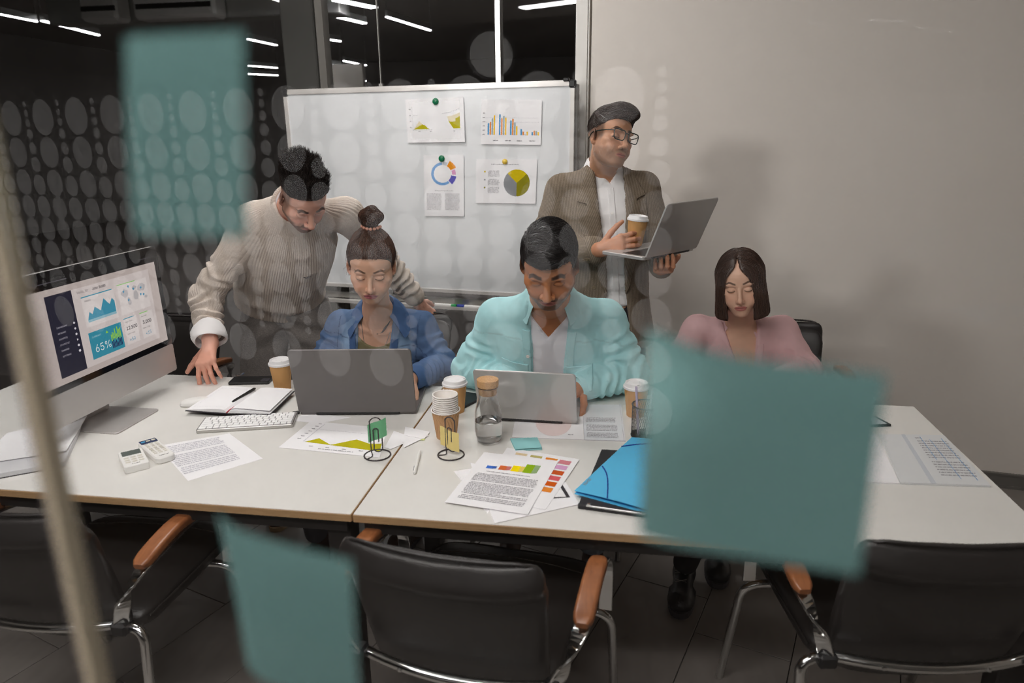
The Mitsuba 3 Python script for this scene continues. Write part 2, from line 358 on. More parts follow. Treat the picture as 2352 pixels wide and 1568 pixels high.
# ---------------------------------------------------------------- lamps
# two ceiling lamps out of view, placed to light the rear wall and the people
for i, (x, y, L, w, e) in enumerate([(-1.25, 2.72, 1.6, 0.45, 1.0), (-1.0, 0.80, 1.7, 0.45, 0.8)]):
    t_ = thing('ceiling_lamp', ['unseen long ceiling lamp near the glass partition, lighting the rear wall', 'unseen long ceiling lamp near the front glass, lighting the people'][i], 'lamp', 'unseen ceiling lamps of the meeting room')
    put('diffuser', mv(cbox(L, w, 0.014, 0.003), (x, y, 2.93)), 'lamp_body', t_, emitter={'type': 'area', 'radiance': rgb(*(np.array([1.0, 0.975, 0.94]) * LAMPS['ceiling'] * e)), 'sampling_weight': 1.0})
    put('housing', mv(cbox(L + 0.05, w + 0.05, 0.06, 0.006), (x, y, 2.972)), 'lamp_body', t_)

# the studio lamp on its stand, out of view at front left: its dish aimed at the people and rear wall
t_ = thing('studio_lamp', 'studio lamp on a black stand out of view, mirrored in the dark glass above the whiteboard', 'studio lamp')
SL = np.array([-2.15, 0.80, 2.32]); sd = nrm((0.50, 0.75, 0.06)); sx_ = nrm(np.cross((0, 1, 0), sd)); sy_ = np.cross(sd, sx_)
put('dish', basis(lathe([(.03, -.13), (.08, -.125), (.18, -.06), (.225, .01), (.228, .012), (.228, .0), (.178, -.065), (.075, -.118), (.001, -.118)], 32, cap=False), SL, sx_, sy_, sd), 'black_plastic', t_, smooth=40)
put('bulb', basis(lathe([(.001, .002), (.200, .002), (.202, 0), (.001, -.001)], 32), SL - sd * .02, sx_, sy_, sd), 'lamp_body', t_, emitter={'type': 'area', 'radiance': rgb(*(np.array([1.0, 0.98, 0.95]) * LAMPS['studio'])), 'sampling_weight': 2.0})
put('head', basis(lathe([(.001, -.24), (.05, -.24), (.055, -.22), (.055, -.11), (.03, -.10)], 24), SL, sx_, sy_, sd), 'black_plastic', t_, smooth=30)
put('yoke', tube([SL - sd * .16, SL - sd * .16 + [.0, 0, -.12], SL + [0, 0, -.30]], .012, 8), 'black_plastic', t_)
put('stand', cat(tube([SL * [1, 1, 0] + [0, 0, .25], SL + [0, 0, -.30]], .014, 10), tube([SL + [-.06, .0, -.32], SL + [.07, .02, -.28]], .012, 8)), 'black_plastic', t_)
for q in range(3):
    put('leg', tube([SL * [1, 1, 0] + [0, 0, .55], SL * [1, 1, 0] + [.42 * math.cos(q * 2.1 + .4), .42 * math.sin(q * 2.1 + .4), .012]], .011, 8), 'black_plastic', t_)

# ---------------------------------------------------------------- tables
TZ = 0.735
def laminate(p, n, uv):
    return mix(mi.Color3f(0.70, 0.685, 0.655), mi.Color3f(0.735, 0.72, 0.69), fbm(p.x * 9, p.y * 9, 1.0))
bs('laminate', {'type': 'twosided', 'bsdf': {'type': 'principled', 'base_color': mikit.proc(laminate), 'roughness': 0.32, 'specular': 0.3}})
def plywood(p, n, uv):
    lay = noise(p.x * 6 + p.y * 6, p.z * 900, 0.0); g = fbm(p.x * 60 + p.y * 60, p.z * 500, 3.0, octaves=3)
    return mix(mi.Color3f(0.33, 0.185, 0.085), mi.Color3f(0.52, 0.34, 0.18), dr.clip(lay * 0.6 + g * 0.5, 0, 1))
bs('plywood', {'type': 'twosided', 'bsdf': {'type': 'principled', 'base_color': mikit.proc(plywood), 'roughness': 0.55, 'specular': 0.3}})
plain('black_steel', srgb(34, 31, 30), 0.45, 0.4)
TX0, TXM, TX1, TY0, TY1, TT = -2.226, -0.622, 0.966, 1.440, 2.352, 0.021
def table(x0, x1, label, legs):
    t = thing('table', label, 'table', 'two tables pushed together')
    w, d = x1 - x0 - 0.003, TY1 - TY0
    put('tabletop', mv(plate(w - 0.003, d - 0.003, 0.0022, 0.003, 0.0006), ((x0 + x1) / 2, (TY0 + TY1) / 2, TZ - 0.0022)), 'laminate', t)
    put('edge_band', mv(plate(w, d, TT - 0.002, 0.004, 0.0008), ((x0 + x1) / 2, (TY0 + TY1) / 2, TZ - TT)), 'plywood', t, label='plywood edge')
    z = TZ - TT - 0.0205
    for y in (TY0 + 0.035, TY1 - 0.035):
        put('rail', cbox(w - 0.04, 0.03, 0.04, 0.002, ((x0 + x1) / 2, y, z)), 'black_steel', t)
    for x in (x0 + 0.04, x1 - 0.04):
        put('rail', cbox(0.03, d - 0.1, 0.04, 0.002, (x, (TY0 + TY1) / 2, z)), 'black_steel', t)
    for x, y in legs:
        put('leg', cbox(0.06, 0.06, TZ - TT - 0.02, 0.003, (x, y, (TZ - TT - 0.02) / 2)), 'black_steel', t)
    return t
table(TX0, TXM, 'white table with a plywood edge, left half, carrying the big monitor', [(-0.672, TY0 + .06), (-0.672, TY1 - .05), (TX0 + .07, TY0 + .06), (TX0 + .09, TY1 - .1)])
table(TXM, TX1, 'white table with a plywood edge, right half, carrying the blue folder', [(TX1 - .07, TY0 + .06), (TX1 - .07, TY1 - .06)])

# ---------------------------------------------------------------- conference chairs
bs('leather', {'type': 'twosided', 'bsdf': {'type': 'bumpmap', 'arbitrary': mikit.proc(lambda p, n, uv: fbm(p.x * 420, p.y * 420, p.z * 420, octaves=2) + 1.2 * fbm(p.x * 14, p.y * 14, p.z * 14, octaves=3)), 'scale': 0.0006,
    'bsdf': {'type': 'principled', 'base_color': srgb(38, 35, 34), 'roughness': 0.36, 'specular': 0.5}}})
plain('thread', srgb(120, 116, 112), 0.7, 0.2)
def armwood(p, n, uv):
    g = fbm(p.x * 30, p.y * 30, p.z * 8, octaves=3); s = noise(p.x * 260 + g * 4, p.y * 26, p.z * 40)
    return mix(mi.Color3f(0.16, 0.05, 0.02), mi.Color3f(0.36, 0.135, 0.05), dr.clip(g * 0.7 + s * 0.4, 0, 1))
bs('armwood', {'type': 'twosided', 'bsdf': {'type': 'principled', 'base_color': mikit.proc(armwood), 'roughness': 0.3, 'specular': 0.5, 'clearcoat': 0.5, 'clearcoat_gloss': 0.8}})

def pad(w0, w1, L, bulge, t, n=22, m=30, crown=0.0, corner=0.05, wr=0.0):
    """an upholstered pad in the xz plane from z=0 to z=L: width w0 at the bottom, w1 at the top; bulging to -y and +y"""
    u = np.linspace(0, 1, m)
    rings = []
    for s in u:
        z = s * L; w = (w0 + (w1 - w0) * s) / 2
        c = min(1.0, s * L / corner, (1 - s) * L / corner)
        w = w - corner * 0.75 * (1 - math.sqrt(max(0, 1 - (1 - c) ** 2)))
        a = np.arange(2 * n) * PI / n
        x = w * np.sign(np.cos(a)) * np.abs(np.cos(a)) ** 0.35
        y = (t / 2 + bulge * math.sin(PI * min(1, max(0, s))) ** 0.5) * np.sign(np.sin(a)) * np.abs(np.sin(a)) ** 0.55
        y = y * (0.25 + 0.75 * math.sqrt(max(0.0, 1 - (1 - c) ** 2)))
        rings.append(np.stack([x, y + crown * (1 - (x / max(w0, w1) * 2) ** 2), x * 0 + z], 1))
    return loft(rings)
def chair_parts(t):
    """front of the chair towards +y, seat height 0.46; the back leans to -y"""
    seat = mv(pad(0.44, 0.46, 0.47, 0.012, 0.05, corner=0.07), (0, -0.25, 0.455), rx=-90)
    put('seat', seat, 'leather', t, smooth=50)
    put('seat_welt', tube(spline([(-0.222, -0.22, 0.465), (-0.232, 0.05, 0.468), (-0.215, 0.2, 0.466), (0, 0.222, 0.466), (0.215, 0.2, 0.466), (0.232, 0.05, 0.468), (0.222, -0.22, 0.465)], 40), 0.0035, 6), 'leather', t, smooth=True)
    back = pad(0.40, 0.435, 0.40, 0.006, 0.03, corner=0.075, crown=-0.028)
    put('backrest', mv(back, (0, -0.235, 0.43), rx=17), 'leather', t, smooth=50)
    top = pad(0.42, 0.44, 0.115, 0.011, 0.03, corner=0.05, crown=-0.03)
    v = top.vertices.copy(); v[:, 1] -= 0.018 * np.exp(-((v[:, 2] - 0.07) / 0.03) ** 2); top.vertices = v
    put('back_cushion', mv(top, (0, -0.325, 0.725), rx=18), 'leather', t, smooth=50)
    pts = []
    for s in np.linspace(-1, 1, 31):
        x = 0.21 * s; pts.append((x, -0.366 - 0.03 * (1 - s * s) + 0.008 * (abs(s) > .9), 0.834 - 0.07 * max(0, abs(s) - 0.75) ** 2 * 16 * 0.25 - (0.045 if abs(s) == 1 else 0)))
    put('back_welt', tube(pts, 0.004, 6), 'leather', t, smooth=True)
    # rear bent tube crossing the back, and its legs
    r = 0.0115
    path = fillet([(-0.275, -0.36, 0.0), (-0.275, -0.315, 0.50), (-0.21, -0.305, 0.505)], 0.06, 8)
    mid = [(x, -0.305 - 0.036 * (1 - (x / 0.21) ** 2), 0.505) for x in np.linspace(-0.21, 0.21, 15)]
    path = np.vstack([path[:-1], mid, (path[:-1] * [-1, 1, 1])[::-1]])
    put('rear_frame', tube(path, r, 14), 'chrome', t, smooth=40)
    for x in (-0.11, 0.11):
        put('screw', mv(lathe([(0.005, 0), (0.005, 0.003), (0.003, 0.004)], 12), (x, -0.305 - 0.036 * (1 - (x / .21) ** 2) - 0.0105, 0.505), rx=90), 'chrome', t)
    # front bent tube under the seat
    path = fillet([(-0.29, 0.2, 0.0), (-0.29, 0.06, 0.43), (0.29, 0.06, 0.43), (0.29, 0.2, 0.0)], 0.06, 8)
    put('front_frame', tube(path, r, 14), 'chrome', t, smooth=40)
    for s in (-1, 1):
        x = 0.275 * s
        o = rr(0.007, 0.034, 0.002, 2)
        arm = fillet([(s * .222, -0.318, 0.51), (s * .25, -0.335, 0.59), (x, -0.29, 0.648), (x, -0.08, 0.662), (x, 0.06, 0.60), (x, 0.058, 0.442)], 0.09, 8)
        put('arm_bar', sweep(arm, o, (0, 0.35, 1)), 'chrome', t)
        put('bracket', cbox(0.04, 0.04, 0.034, 0.006, (s * .222, -0.315, 0.507)), 'black_plastic', t)
        ap = spline([(x, -0.295, 0.658), (x, -0.22, 0.672), (x, -0.14, 0.678), (x, -0.065, 0.668)], 20)
        oo = rr(0.026, 0.045, 0.009, 4)
        tt, A, B = frames(ap, (0, 0, 1)); k = np.minimum(1, np.minimum(np.arange(len(ap)), np.arange(len(ap))[::-1]) / 3.0)
        sc = 0.55 + 0.45 * np.sqrt(1 - (1 - k) ** 2)
        put('arm_pad', loft([ap[i] + oo[:, :1] * sc[i] * A[i] + oo[:, 1:] * sc[i] * B[i] for i in range(len(ap))]), 'armwood', t, smooth=40, label='polished brown wooden arm pad')
    put('seat_seam', tube(spline([(-0.2, 0.12, 0.494), (-0.1, 0.135, 0.4965), (0, 0.138, 0.497), (0.1, 0.135, 0.4965), (0.2, 0.12, 0.494)], 24), 0.0012, 5), 'thread', t)
CHAIRS = 'black leather conference chairs with wooden arm pads'
first = thing('chair', 'empty black leather chair at the bottom middle, its back to the viewer', 'chair', CHAIRS)
chair_parts(first)
def chair_at(x, y, rz, label=None):
    M = T().translate([x, y, 0]).rotate([0, 0, 1], rz)
    if label is None:
        for s in [s for s in scene if s.startswith(first + '__')]: scene[s]['to_world'] = M
        return first
    return copy_of(first, M, label, CHAIRS)
chair_at(-0.293, 1.538, -7)
chair_at(-1.36, 1.565, 1, 'empty black leather chair at the lower left corner, behind the pale glass joint')
chair_at(0.648, 1.714, 7, 'empty black leather chair at the lower right corner under the right blue note')
chair_at(-2.00, 2.50, 178, 'empty black leather chair behind the monitor, at the bending man\'s hand')
chair_at(-0.965, 2.66, 180, 'black leather chair under the woman in the denim shirt')
chair_at(-0.27, 2.66, 180, 'black leather chair under the man in the turquoise shirt')
chair_at(0.62, 2.70, 178, 'black leather chair under the woman in the pink blouse')

# ---------------------------------------------------------------- small things on the table
plain('paper', srgb(240, 239, 241), 0.85, 0.15)
plain('paper_grey', srgb(205, 205, 208), 0.8, 0.2)
plain('ink', srgb(146, 144, 150), 0.9, 0.1)
plain('ink_pale', srgb(196, 195, 202), 0.9, 0.1)
plain('ink_dark', srgb(60, 58, 62), 0.9, 0.1)
INKS = {'olive': (186, 178, 32), 'olive_pale': (226, 216, 186), 'yellow': (226, 190, 30), 'bar_yellow': (240, 196, 44), 'bar_blue': (70, 140, 196), 'bar_orange': (222, 140, 74), 'bar_grey': (150, 168, 172),
        'blue_ring': (120, 164, 214), 'ring_orange': (232, 150, 40), 'ring_pink': (222, 160, 200), 'ring_violet': (104, 100, 190), 'ring_grey': (196, 200, 206), 'pie_grey': (140, 142, 146), 'pie_olive': (138, 132, 30), 'pie_yellow': (206, 184, 22),
        'c_blue': (72, 118, 205), 'c_blue2': (62, 98, 178), 'c_rust': (208, 106, 58), 'c_rust2': (200, 116, 110), 'c_yel': (246, 222, 10), 'c_yel2': (226, 202, 96), 'c_green': (140, 176, 26), 'c_green2': (146, 172, 124),
        's_tan': (222, 202, 164), 's_olive': (186, 176, 112), 's_orange': (226, 136, 52), 's_rose': (208, 130, 140), 's_pink': (216, 164, 204), 's_brick': (198, 86, 40), 's_red': (214, 92, 100), 's_burnt': (206, 90, 22), 'pie_rose': (232, 214, 212), 'pie_sand': (232, 192, 146), 'pie_slate': (120, 132, 134)}
for k_, c_ in INKS.items(): plain('ink_' + k_, srgb(*c_), 0.85, 0.1)
def words(x0, y0, x1, lines, dy, h, seed=0, ragged=True):
    """lines of print: dashes like words, running down from y0"""
    r = random.Random(seed); ms = []
    for i in range(lines):
        x = x0 + (0.02 if i % 7 == 0 and ragged else 0); e = x1 - (r.random() * 0.5 * (x1 - x0) if ragged and i % 7 == 6 else r.random() * 0.02)
        while x < e:
            w = 0.012 + r.random() * 0.05
            ms.append(rect2(x, y0 - i * dy - h, min(x + w, e), y0 - i * dy)); x += w + 0.009
    return cat(ms)
def onto(m, P, lift, fn=None):
    """maps unit-square print onto the sheet with corners P (00, 10, 11, 01)"""
    P = np.asarray(P, float); N = nrm(np.cross(P[1] - P[0], P[3] - P[0])); u, v = m.vertices[:, :1], m.vertices[:, 1:2]
    S = (1 - u) * (1 - v) * P[0] + u * (1 - v) * P[1] + u * v * P[2] + (1 - u) * v * P[3] + N * (lift + m.vertices[:, 2:3])
    if fn is not None: S = S + N * np.asarray(fn(u[:, 0], v[:, 0]))[:, None]
    return tm(S, m.faces)
def paper(name, P, label, prints=(), cat_='paper', z=None, mat='paper', t=0.0004, group=None, fn=None, nx=2, ny=2):
    P = np.array([(*p[:2], z if z is not None else p[2]) for p in P], float)
    k = thing(name, label, cat_, group)
    put('sheet', sheet(P, nx, ny, fn, t), mat, k)
    for i, (nm, m, mat_) in enumerate(prints):
        put(nm, onto(m, P, t + 0.0003 + 0.00004 * i, fn), mat_, k, kind='stuff' if nm.startswith(('print', 'chart_line', 'grid_line', 'sleeve_edge')) else None)
    return k
Z0 = TZ
# --- sheets on the table
paper('text_sheet', [(-1.1177, 1.5477), (-0.9849, 1.7005), (-1.1749, 1.8542), (-1.3383, 1.7401)], 'white sheet of grey print lying before the keyboard',
      [('print', cat(words(.02, .93, .82, 5, .045, .026, 1), words(.02, .66, .80, 7, .045, .026, 2), words(.02, .32, .78, 4, .045, .026, 3)), 'ink_pale')], z=Z0)
area = [(.13, .30), (.13, .34), (.33, .44), (.62, .30), (.98, .50), (1.0, .48), (1.0, .30)]
paper('chart_sheet', [(-0.9747, 1.7751), (-0.658, 1.749), (-0.7024, 1.9521), (-0.9657, 1.9783)], 'white chart sheet with a solid olive area, left of the green note holder',
      [('area_chart', poly2([(.19, .26), (.30, .42), (.47, .24), (.70, .50), (.86, .40), (.985, .44), (.985, .18)]), 'ink_olive'),
       ('chart_line', cat(rect2(.17, .72, .98, .725), poly2([(.165, .27), (.172, .27), (.215, .93), (.208, .93)])), 'ink_pale'),
       ('print', cat([rect2(.075 + .010 * i, .34 + .095 * i, .115 + .010 * i, .36 + .095 * i) for i in range(7)] + [rect2(.27 + .17 * i, .13, .31 + .17 * i, .15) for i in range(4)] + [words(.36, .09, .74, 1, .03, .02, 9)]), 'ink')], z=Z0 + .0008)
paper('loose_sheet', [(-1.0258, 1.9743), (-0.9291, 1.9651), (-0.8499, 2.026), (-1.0156, 2.0428)], 'blank white sheet showing under the front edge of the dark laptop', z=Z0)
paper('small_note', [(-0.6649, 1.8154), (-0.6438, 1.8031), (-0.5953, 1.8865), (-0.6759, 1.9351)], 'small white note beside the green note holder, lowest of three', z=Z0 + .0015)
paper('small_note', [(-0.6072, 1.8199), (-0.5588, 1.9105), (-0.579, 1.9342), (-0.6525, 1.905)], 'small white note right of the green note holder, with a lime corner under it', z=Z0 + .0025)
paper('small_note', [(-0.6334, 1.9009), (-0.5663, 1.8839), (-0.5617, 1.9364), (-0.6492, 1.9658)], 'small white note, uppermost right of the green note holder', z=Z0 + .0035)
plain('lime', srgb(214, 222, 150), 0.8, 0.2)
paper('small_note', [(-0.5835, 1.8785), (-0.5633, 1.8779), (-0.5675, 1.9029), (-0.5846, 1.9104)], 'tiny lime corner of a note under the small white notes', z=Z0 + .0018, mat='lime')
plain('note_blue', srgb(142, 198, 200), 0.8, 0.2)
k = thing('note_pad', 'small pale blue note pad lying by the carafe', 'note pad')
P = np.array([(*p, Z0 + .0008) for p in ((-0.2835, 1.8382), (-0.2095, 1.8596), (-0.2322, 1.9334), (-0.311, 1.9169))])
put('pad', sheet(P, 2, 2, None, 0.004), 'note_blue', k)
put('top_note', sheet(P + [0, 0, .0045], 5, 2, lambda u, v: 0.003 * v * u * 0 + 0.002 * (1 - v) ** 2, 0.0003), 'note_blue', k)
# --- pile of charts in the middle
paper('chart_sheet', [(-0.2737, 1.4431), (-0.0833, 1.5586), (-0.1264, 1.6694), (-0.3965, 1.747)], 'lowest chart sheet of the pile with a grey frame and olive shape at right',
      [('picture_frame', cat(poly2([(.62, .30), (.945, .30), (.945, .93), (.905, .93), (.905, .335), (.62, .335)])), 'pie_grey' if 0 else 'ink_dark'), ('area_chart', poly2([(.66, .40), (.74, .40), (.78, .62), (.71, .72), (.66, .60)]), 'ink_olive')], z=Z0 + .0010, t=0.0012)
paper('loose_sheet', [(-0.3776, 1.6312), (-0.2983, 1.4857), (-0.2787, 1.7735), (-0.431, 1.6945)], 'blank white sheet with its corner out at the left of the chart pile', z=Z0 + .0004)
sq = lambda x, y, w, h: rect2(x, y, x + w, y + h)
sB = [('colour_square', sq(.16, .885, .16, .045), 'ink_s_tan'), ('colour_square', sq(.37, .885, .16, .045), 'ink_s_olive'), ('colour_square', sq(.58, .885, .16, .045), 'ink_s_orange')]
for i, c in enumerate(('rose', 'pink', 'brick', 'red', 'burnt', 'orange')): sB.append(('colour_square', sq(.77, .845 - .112 * i, .155, .082), 'ink_s_' + c))
paper('chart_sheet', [(-0.3474, 1.5583), (-0.1625, 1.5184), (-0.0986, 1.8054), (-0.3103, 1.8555)], 'chart sheet with a row and a column of coloured squares in the pile', sB, z=Z0 + .0030)
def bar3(x, w, h, c): return [('bar', poly2([(x, .685), (x + w * .62, .685), (x + w * .62, .685 + h), (x, .685 + h)]), 'ink_' + c), ('bar_side', poly2([(x + w * .62, .685), (x + w, .70), (x + w, .685 + h), (x + w * .62, .685 + h)]), 'ink_' + c + '2')]
paper('chart_sheet', [(-0.4115, 1.5189), (-0.2016, 1.4865), (-0.155, 1.7842), (-0.3699, 1.8124)], 'top sheet of the chart pile with blue, rust, yellow and green block bars',
      bar3(.17, .13, .055, 'c_blue') + bar3(.33, .15, .085, 'c_rust') + bar3(.49, .16, .115, 'c_yel') + bar3(.645, .18, .17, 'c_green') +
      [('print', cat(words(.19, .63, .78, 1, .03, .009, 5), words(.10, .575, .91, 6, .025, .011, 6), words(.10, .405, .91, 9, .025, .011, 7), words(.10, .165, .91, 3, .025, .011, 8)), 'ink')], z=Z0 + .0050)
# --- booklet under the silver laptop
paper('booklet', [(-0.3083, 1.9331), (-0.0944, 1.9448), (-0.1147, 2.227), (-0.3317, 2.2201)], 'white booklet page with a rose pie chart under the silver laptop', [
    ('pie_slice', poly2([(.57 + .26 * math.cos(a), .42 + .36 * math.sin(a)) for a in np.linspace(-PI, 0, 30)] + [(.62, .42), (.57, .38), (.52, .42)]), 'ink_pie_rose'),
    ('pie_slice', poly2([(.52, .425), (.31, .425), (.33, .6), (.42, .7), (.54, .52)]), 'ink_pie_sand'), ('pie_slice', poly2([(.62, .425), (.83, .425), (.80, .58), (.72, .68), (.61, .52)]), 'ink_pie_slate'), ('print', words(.76, .12, .86, 1, .02, .02, 3), 'ink')], 'booklet', z=Z0 + .0008, t=.0012)
plain('sleeve', srgb(226, 226, 230), 0.22, 0.6)
paper('booklet', [(-0.093, 1.9419), (0.0281, 1.9482), (0.0135, 2.2431), (-0.1161, 2.2268)], 'white booklet page in a clear sleeve at the right of the silver laptop', [
    ('print', cat(words(.07, .60, .82, 4, .035, .017, 4), words(.07, .40, .84, 5, .035, .017, 5), words(.07, .19, .84, 4, .035, .017, 6)), 'ink'), ('sleeve_edge', cat(rect2(.0, .0, 1, .006), rect2(.0, .0, .012, 1), rect2(.955, 0, .965, 1)), 'ink_pale')], 'booklet', z=Z0 + .0008, t=.0014, mat='sleeve')
# --- open plastic folder at the right end
plain('folder_clear', srgb(214, 216, 218), 0.2, 0.6)
k = paper('plastic_folder', [(0.7239, 1.7726), (0.9415, 1.7851), (0.9574, 2.1028), (0.7717, 2.0884)], 'open clear plastic folder with printed tables at the right end of the table', [
    ('print', cat(words(.52, .86, .95, 8, .05, .016, 21, False), words(.52, .42, .95, 6, .05, .016, 22, False), words(.50, .93, .62, 1, .02, .016, 23)), 'ink'),
    ('print_rule', cat([rect2(.72 + .0 * i, .10, .726, .9), rect2(.90, .08, .907, .92), rect2(.60, .45, .606, .95)]), 'ink_bar_blue'), ('spine', rect2(.34, 0, .40, 1), 'ink_ring_grey')], 'folder', z=Z0 + .0005, t=.005, mat='folder_clear')
put('cover', sheet(np.array([(*p, Z0 + .0005) for p in ((0.5989, 1.7704), (0.7217, 1.7723), (0.7662, 2.0941), (0.627, 2.0892))]), 2, 2, None, .003), 'paper', k)
# --- stack at the left
k = thing('paper_stack', 'stack of white paper on a grey book at the left end of the table', 'paper stack')
P = np.array([(*p, Z0 + .0003) for p in ((-1.6633, 1.4704), (-1.5104, 1.5817), (-1.6577, 1.8263), (-1.8335, 1.7201))])
put('book', sheet(P, 2, 2, None, .014), 'paper_grey', k)
put('book_cover', sheet(P + [0, -.002, -.0002], 2, 2, None, .002), 'ink_dark', k)
P2 = np.array([(*p, Z0 + .0146) for p in ((-1.7458, 1.5264), (-1.5529, 1.6406), (-1.6927, 1.9004), (-1.831, 1.7334))])
put('sheet', sheet(P2, 6, 2, lambda u, v: .004 * np.maximum(0, u - .6), .003), 'paper', k)
put('sheet', sheet(P2 + [.004, -.004, .0036], 6, 2, lambda u, v: .006 * np.maximum(0, u - .6), .0006), 'paper', k)

# --- coffee cups
plain('kraft', srgb(196, 150, 98), 0.75, 0.2)
plain('lid_white', srgb(232, 231, 232), 0.35, 0.45)
plain('cup_white', srgb(238, 234, 230), 0.6, 0.3)
CUP = dict(h=0.098, r0=0.028, r1=0.0385)
def cup_meshes():
    h, r0, r1 = CUP['h'], CUP['r0'], CUP['r1']
    body = lathe([(0.001, 0.004), (r0 - .003, 0.004), (r0 - .002, 0), (r0, 0.0005), (r1, h), (r1 + .001, h + .001), (r1 - .001, h + .001)], 44)
    seam = basis(cbox(.0006, .004, h * .9, .0002), (0, r0 + (r1 - r0) * .5 + .0002, h * .5), (0, 1, 0), (1, 0, 0), nrm((0, (r1 - r0) / h, 1)))
    lid = lathe([(r1 - .001, h - .004), (r1 + .003, h - .004), (r1 + .0035, h - .001), (r1 + .003, h + .003), (r1 + .0005, h + .0045), (r1 - .001, h + .008), (r1 - .003, h + .0145), (r1 - .005, h + .0155), (r1 - .0075, h + .0145), (r1 - .010, h + .011), (.014, h + .010), (.012, h + .0115), (.006, h + .0105), (.0005, h + .0105)], 44)
    slot = mv(cbox(.008, .0025, .001, .0003), (0, -(r1 - .008), h + .0145))
    return body, lid, slot, seam
def cup(pos, label, rz=0, M=None, group='kraft coffee cups with white lids'):
    k = thing('coffee_cup', label, 'cup', group)
    b, l, s, se = cup_meshes()
    f = (lambda m: mv(m, (*pos, Z0 + .0002), rz)) if M is None else (lambda m: m.copy().apply_transform(M))
    put('body', f(b), 'kraft', k, smooth=40); put('lid', f(l), 'lid_white', k, smooth=35); put('sip_hole', f(s), 'ink_dark', k); put('seam', f(se), 'kraft', k)
    return k
cup((-1.194, 2.2517), 'kraft coffee cup with a white lid at the left edge of the dark laptop', 40)
cup((-0.5243, 2.1203), 'kraft coffee cup with a white lid behind the stack of paper cups', 100)
cup((0.0585, 2.1598), 'kraft coffee cup with a white lid behind the mesh pencil cup', 10)
# --- ripple cup holding a nest of white cups
plain('ripple', srgb(190, 150, 112), 0.8, 0.1)
sx, sy = (-0.5044, 1.9143)
k = thing('ripple_cup', 'brown ripple paper cup in which white cups are nested', 'cup')
n_ = 150; a = np.arange(n_) * 2 * PI / n_; rings = []
hh, r0, r1 = .088, .029, .041
for z in np.linspace(0, 1, 40):
    ph = 24 * a + 3.2 * np.sin(z * 9) * 1.0
    rad = (r0 + (r1 - r0) * z) + .0011 * np.sin(ph)
    rings.append(np.stack([sx + rad * np.cos(a), sy + rad * np.sin(a), a * 0 + Z0 + .0003 + hh * z], 1))
put('body', loft(rings, cap=False), 'ripple', k)
tor = lambda R, z, r: tube([(sx + R * math.cos(t), sy + R * math.sin(t), z) for t in np.linspace(0, 2 * PI, 49)], r, 8)
put('rim', tor(r1 + .001, Z0 + hh, .0022), 'cup_white', k, smooth=True)
put('base', mv(lathe([(.001, .001), (r0 - .001, .001), (r0 - .001, .003), (.001, .003)], 30), (sx, sy, Z0)), 'ripple', k)
for i in range(8):
    z = Z0 + .090 + i * .0066
    kk = thing('paper_cup', 'white paper cup, topmost of the nest with its open mouth showing' if i == 7 else 'white paper cup in the nest under the topmost one', 'cup', 'white paper cups nested in the ripple cup')
    m = lathe([(.0268, -.072), (.0272, -.072), (.0355, 0), (.0353, 0)] if i < 7 else [(.001, -.066), (.0262, -.066), (.0345, .0), (.0350, .0), (.0268, -.0705), (.001, -.0705)], 44, cap=False)
    put('wall', mv(m, (sx, sy, z)), 'cup_white', kk, smooth=30)
    put('rim', tor(.0362, z, .0022), 'cup_white', kk, smooth=True)
# --- carafe
bs('thin_glass', {'type': 'thindielectric', 'int_ior': 1.5}); bs('water', {'type': 'dielectric', 'int_ior': 1.33}); bs('glass_base', {'type': 'dielectric', 'int_ior': 1.5})
def cork_fn(p, n, uv):
    return mix(mi.Color3f(0.36, 0.18, 0.075), mi.Color3f(0.66, 0.42, 0.22), dr.clip(fbm(p.x * 420, p.y * 420, p.z * 420, octaves=3) * 1.1, 0, 1))
bs('cork', {'type': 'twosided', 'bsdf': {'type': 'principled', 'base_color': mikit.proc(cork_fn), 'roughness': 0.85, 'specular': 0.1}})
cx, cy = (-0.3717, 1.8964)
k = thing('carafe', 'glass carafe half full of water with a cork stopper', 'carafe')
gl = [(.033, .008), (.036, .012), (.039, .022), (.0405, .04), (.0410, .065), (.0400, .085), (.0370, .105), (.0325, .122), (.0285, .136), (.0275, .146), (.0280, .168), (.0285, .172)]
pr = spline([(r, 0, z) for r, z in gl], 60)
at_ = lambda m: mv(m, (cx, cy, Z0 + .0003))
put('glass', at_(lathe([(p[0], p[2]) for p in pr] + [(p[0] - .0016, p[2]) for p in pr[::-1]] + [(pr[0][0], pr[0][2])], 56, cap=False)), 'glass_base', k, smooth=40)
put('base', at_(lathe([(.001, .0005), (.024, .0), (.030, .002), (.0345, .008), (.036, .0115), (.030, .0105), (.012, .009), (.001, .0085)], 56)), 'glass_base', k, smooth=35)
wp = [(p[0] - .0019, p[2]) for p in pr if p[2] < .0705]
put('water', at_(lathe([(.001, wp[0][1] + .0022)] + [(.025, wp[0][1] + .0028)] + wp[3:] + [(wp[-1][0] - .002, .0700), (.001, .0698)], 56)), 'water', k, smooth=40, label='clear water')
put('lip', at_(tube([(.0285 * math.cos(t), .0285 * math.sin(t), .172) for t in np.linspace(0, 2 * PI, 49)], .0012, 8)), 'glass_base', k, smooth=True)
put('stopper', at_(lathe([(.0001, .150), (.0245, .150), (.0256, .152), (.0262, .1735), (.030, .1745), (.0312, .176), (.0318, .1945), (.0308, .196), (.0001, .196)], 44)), 'cork', k, smooth=30, label='cork stopper')
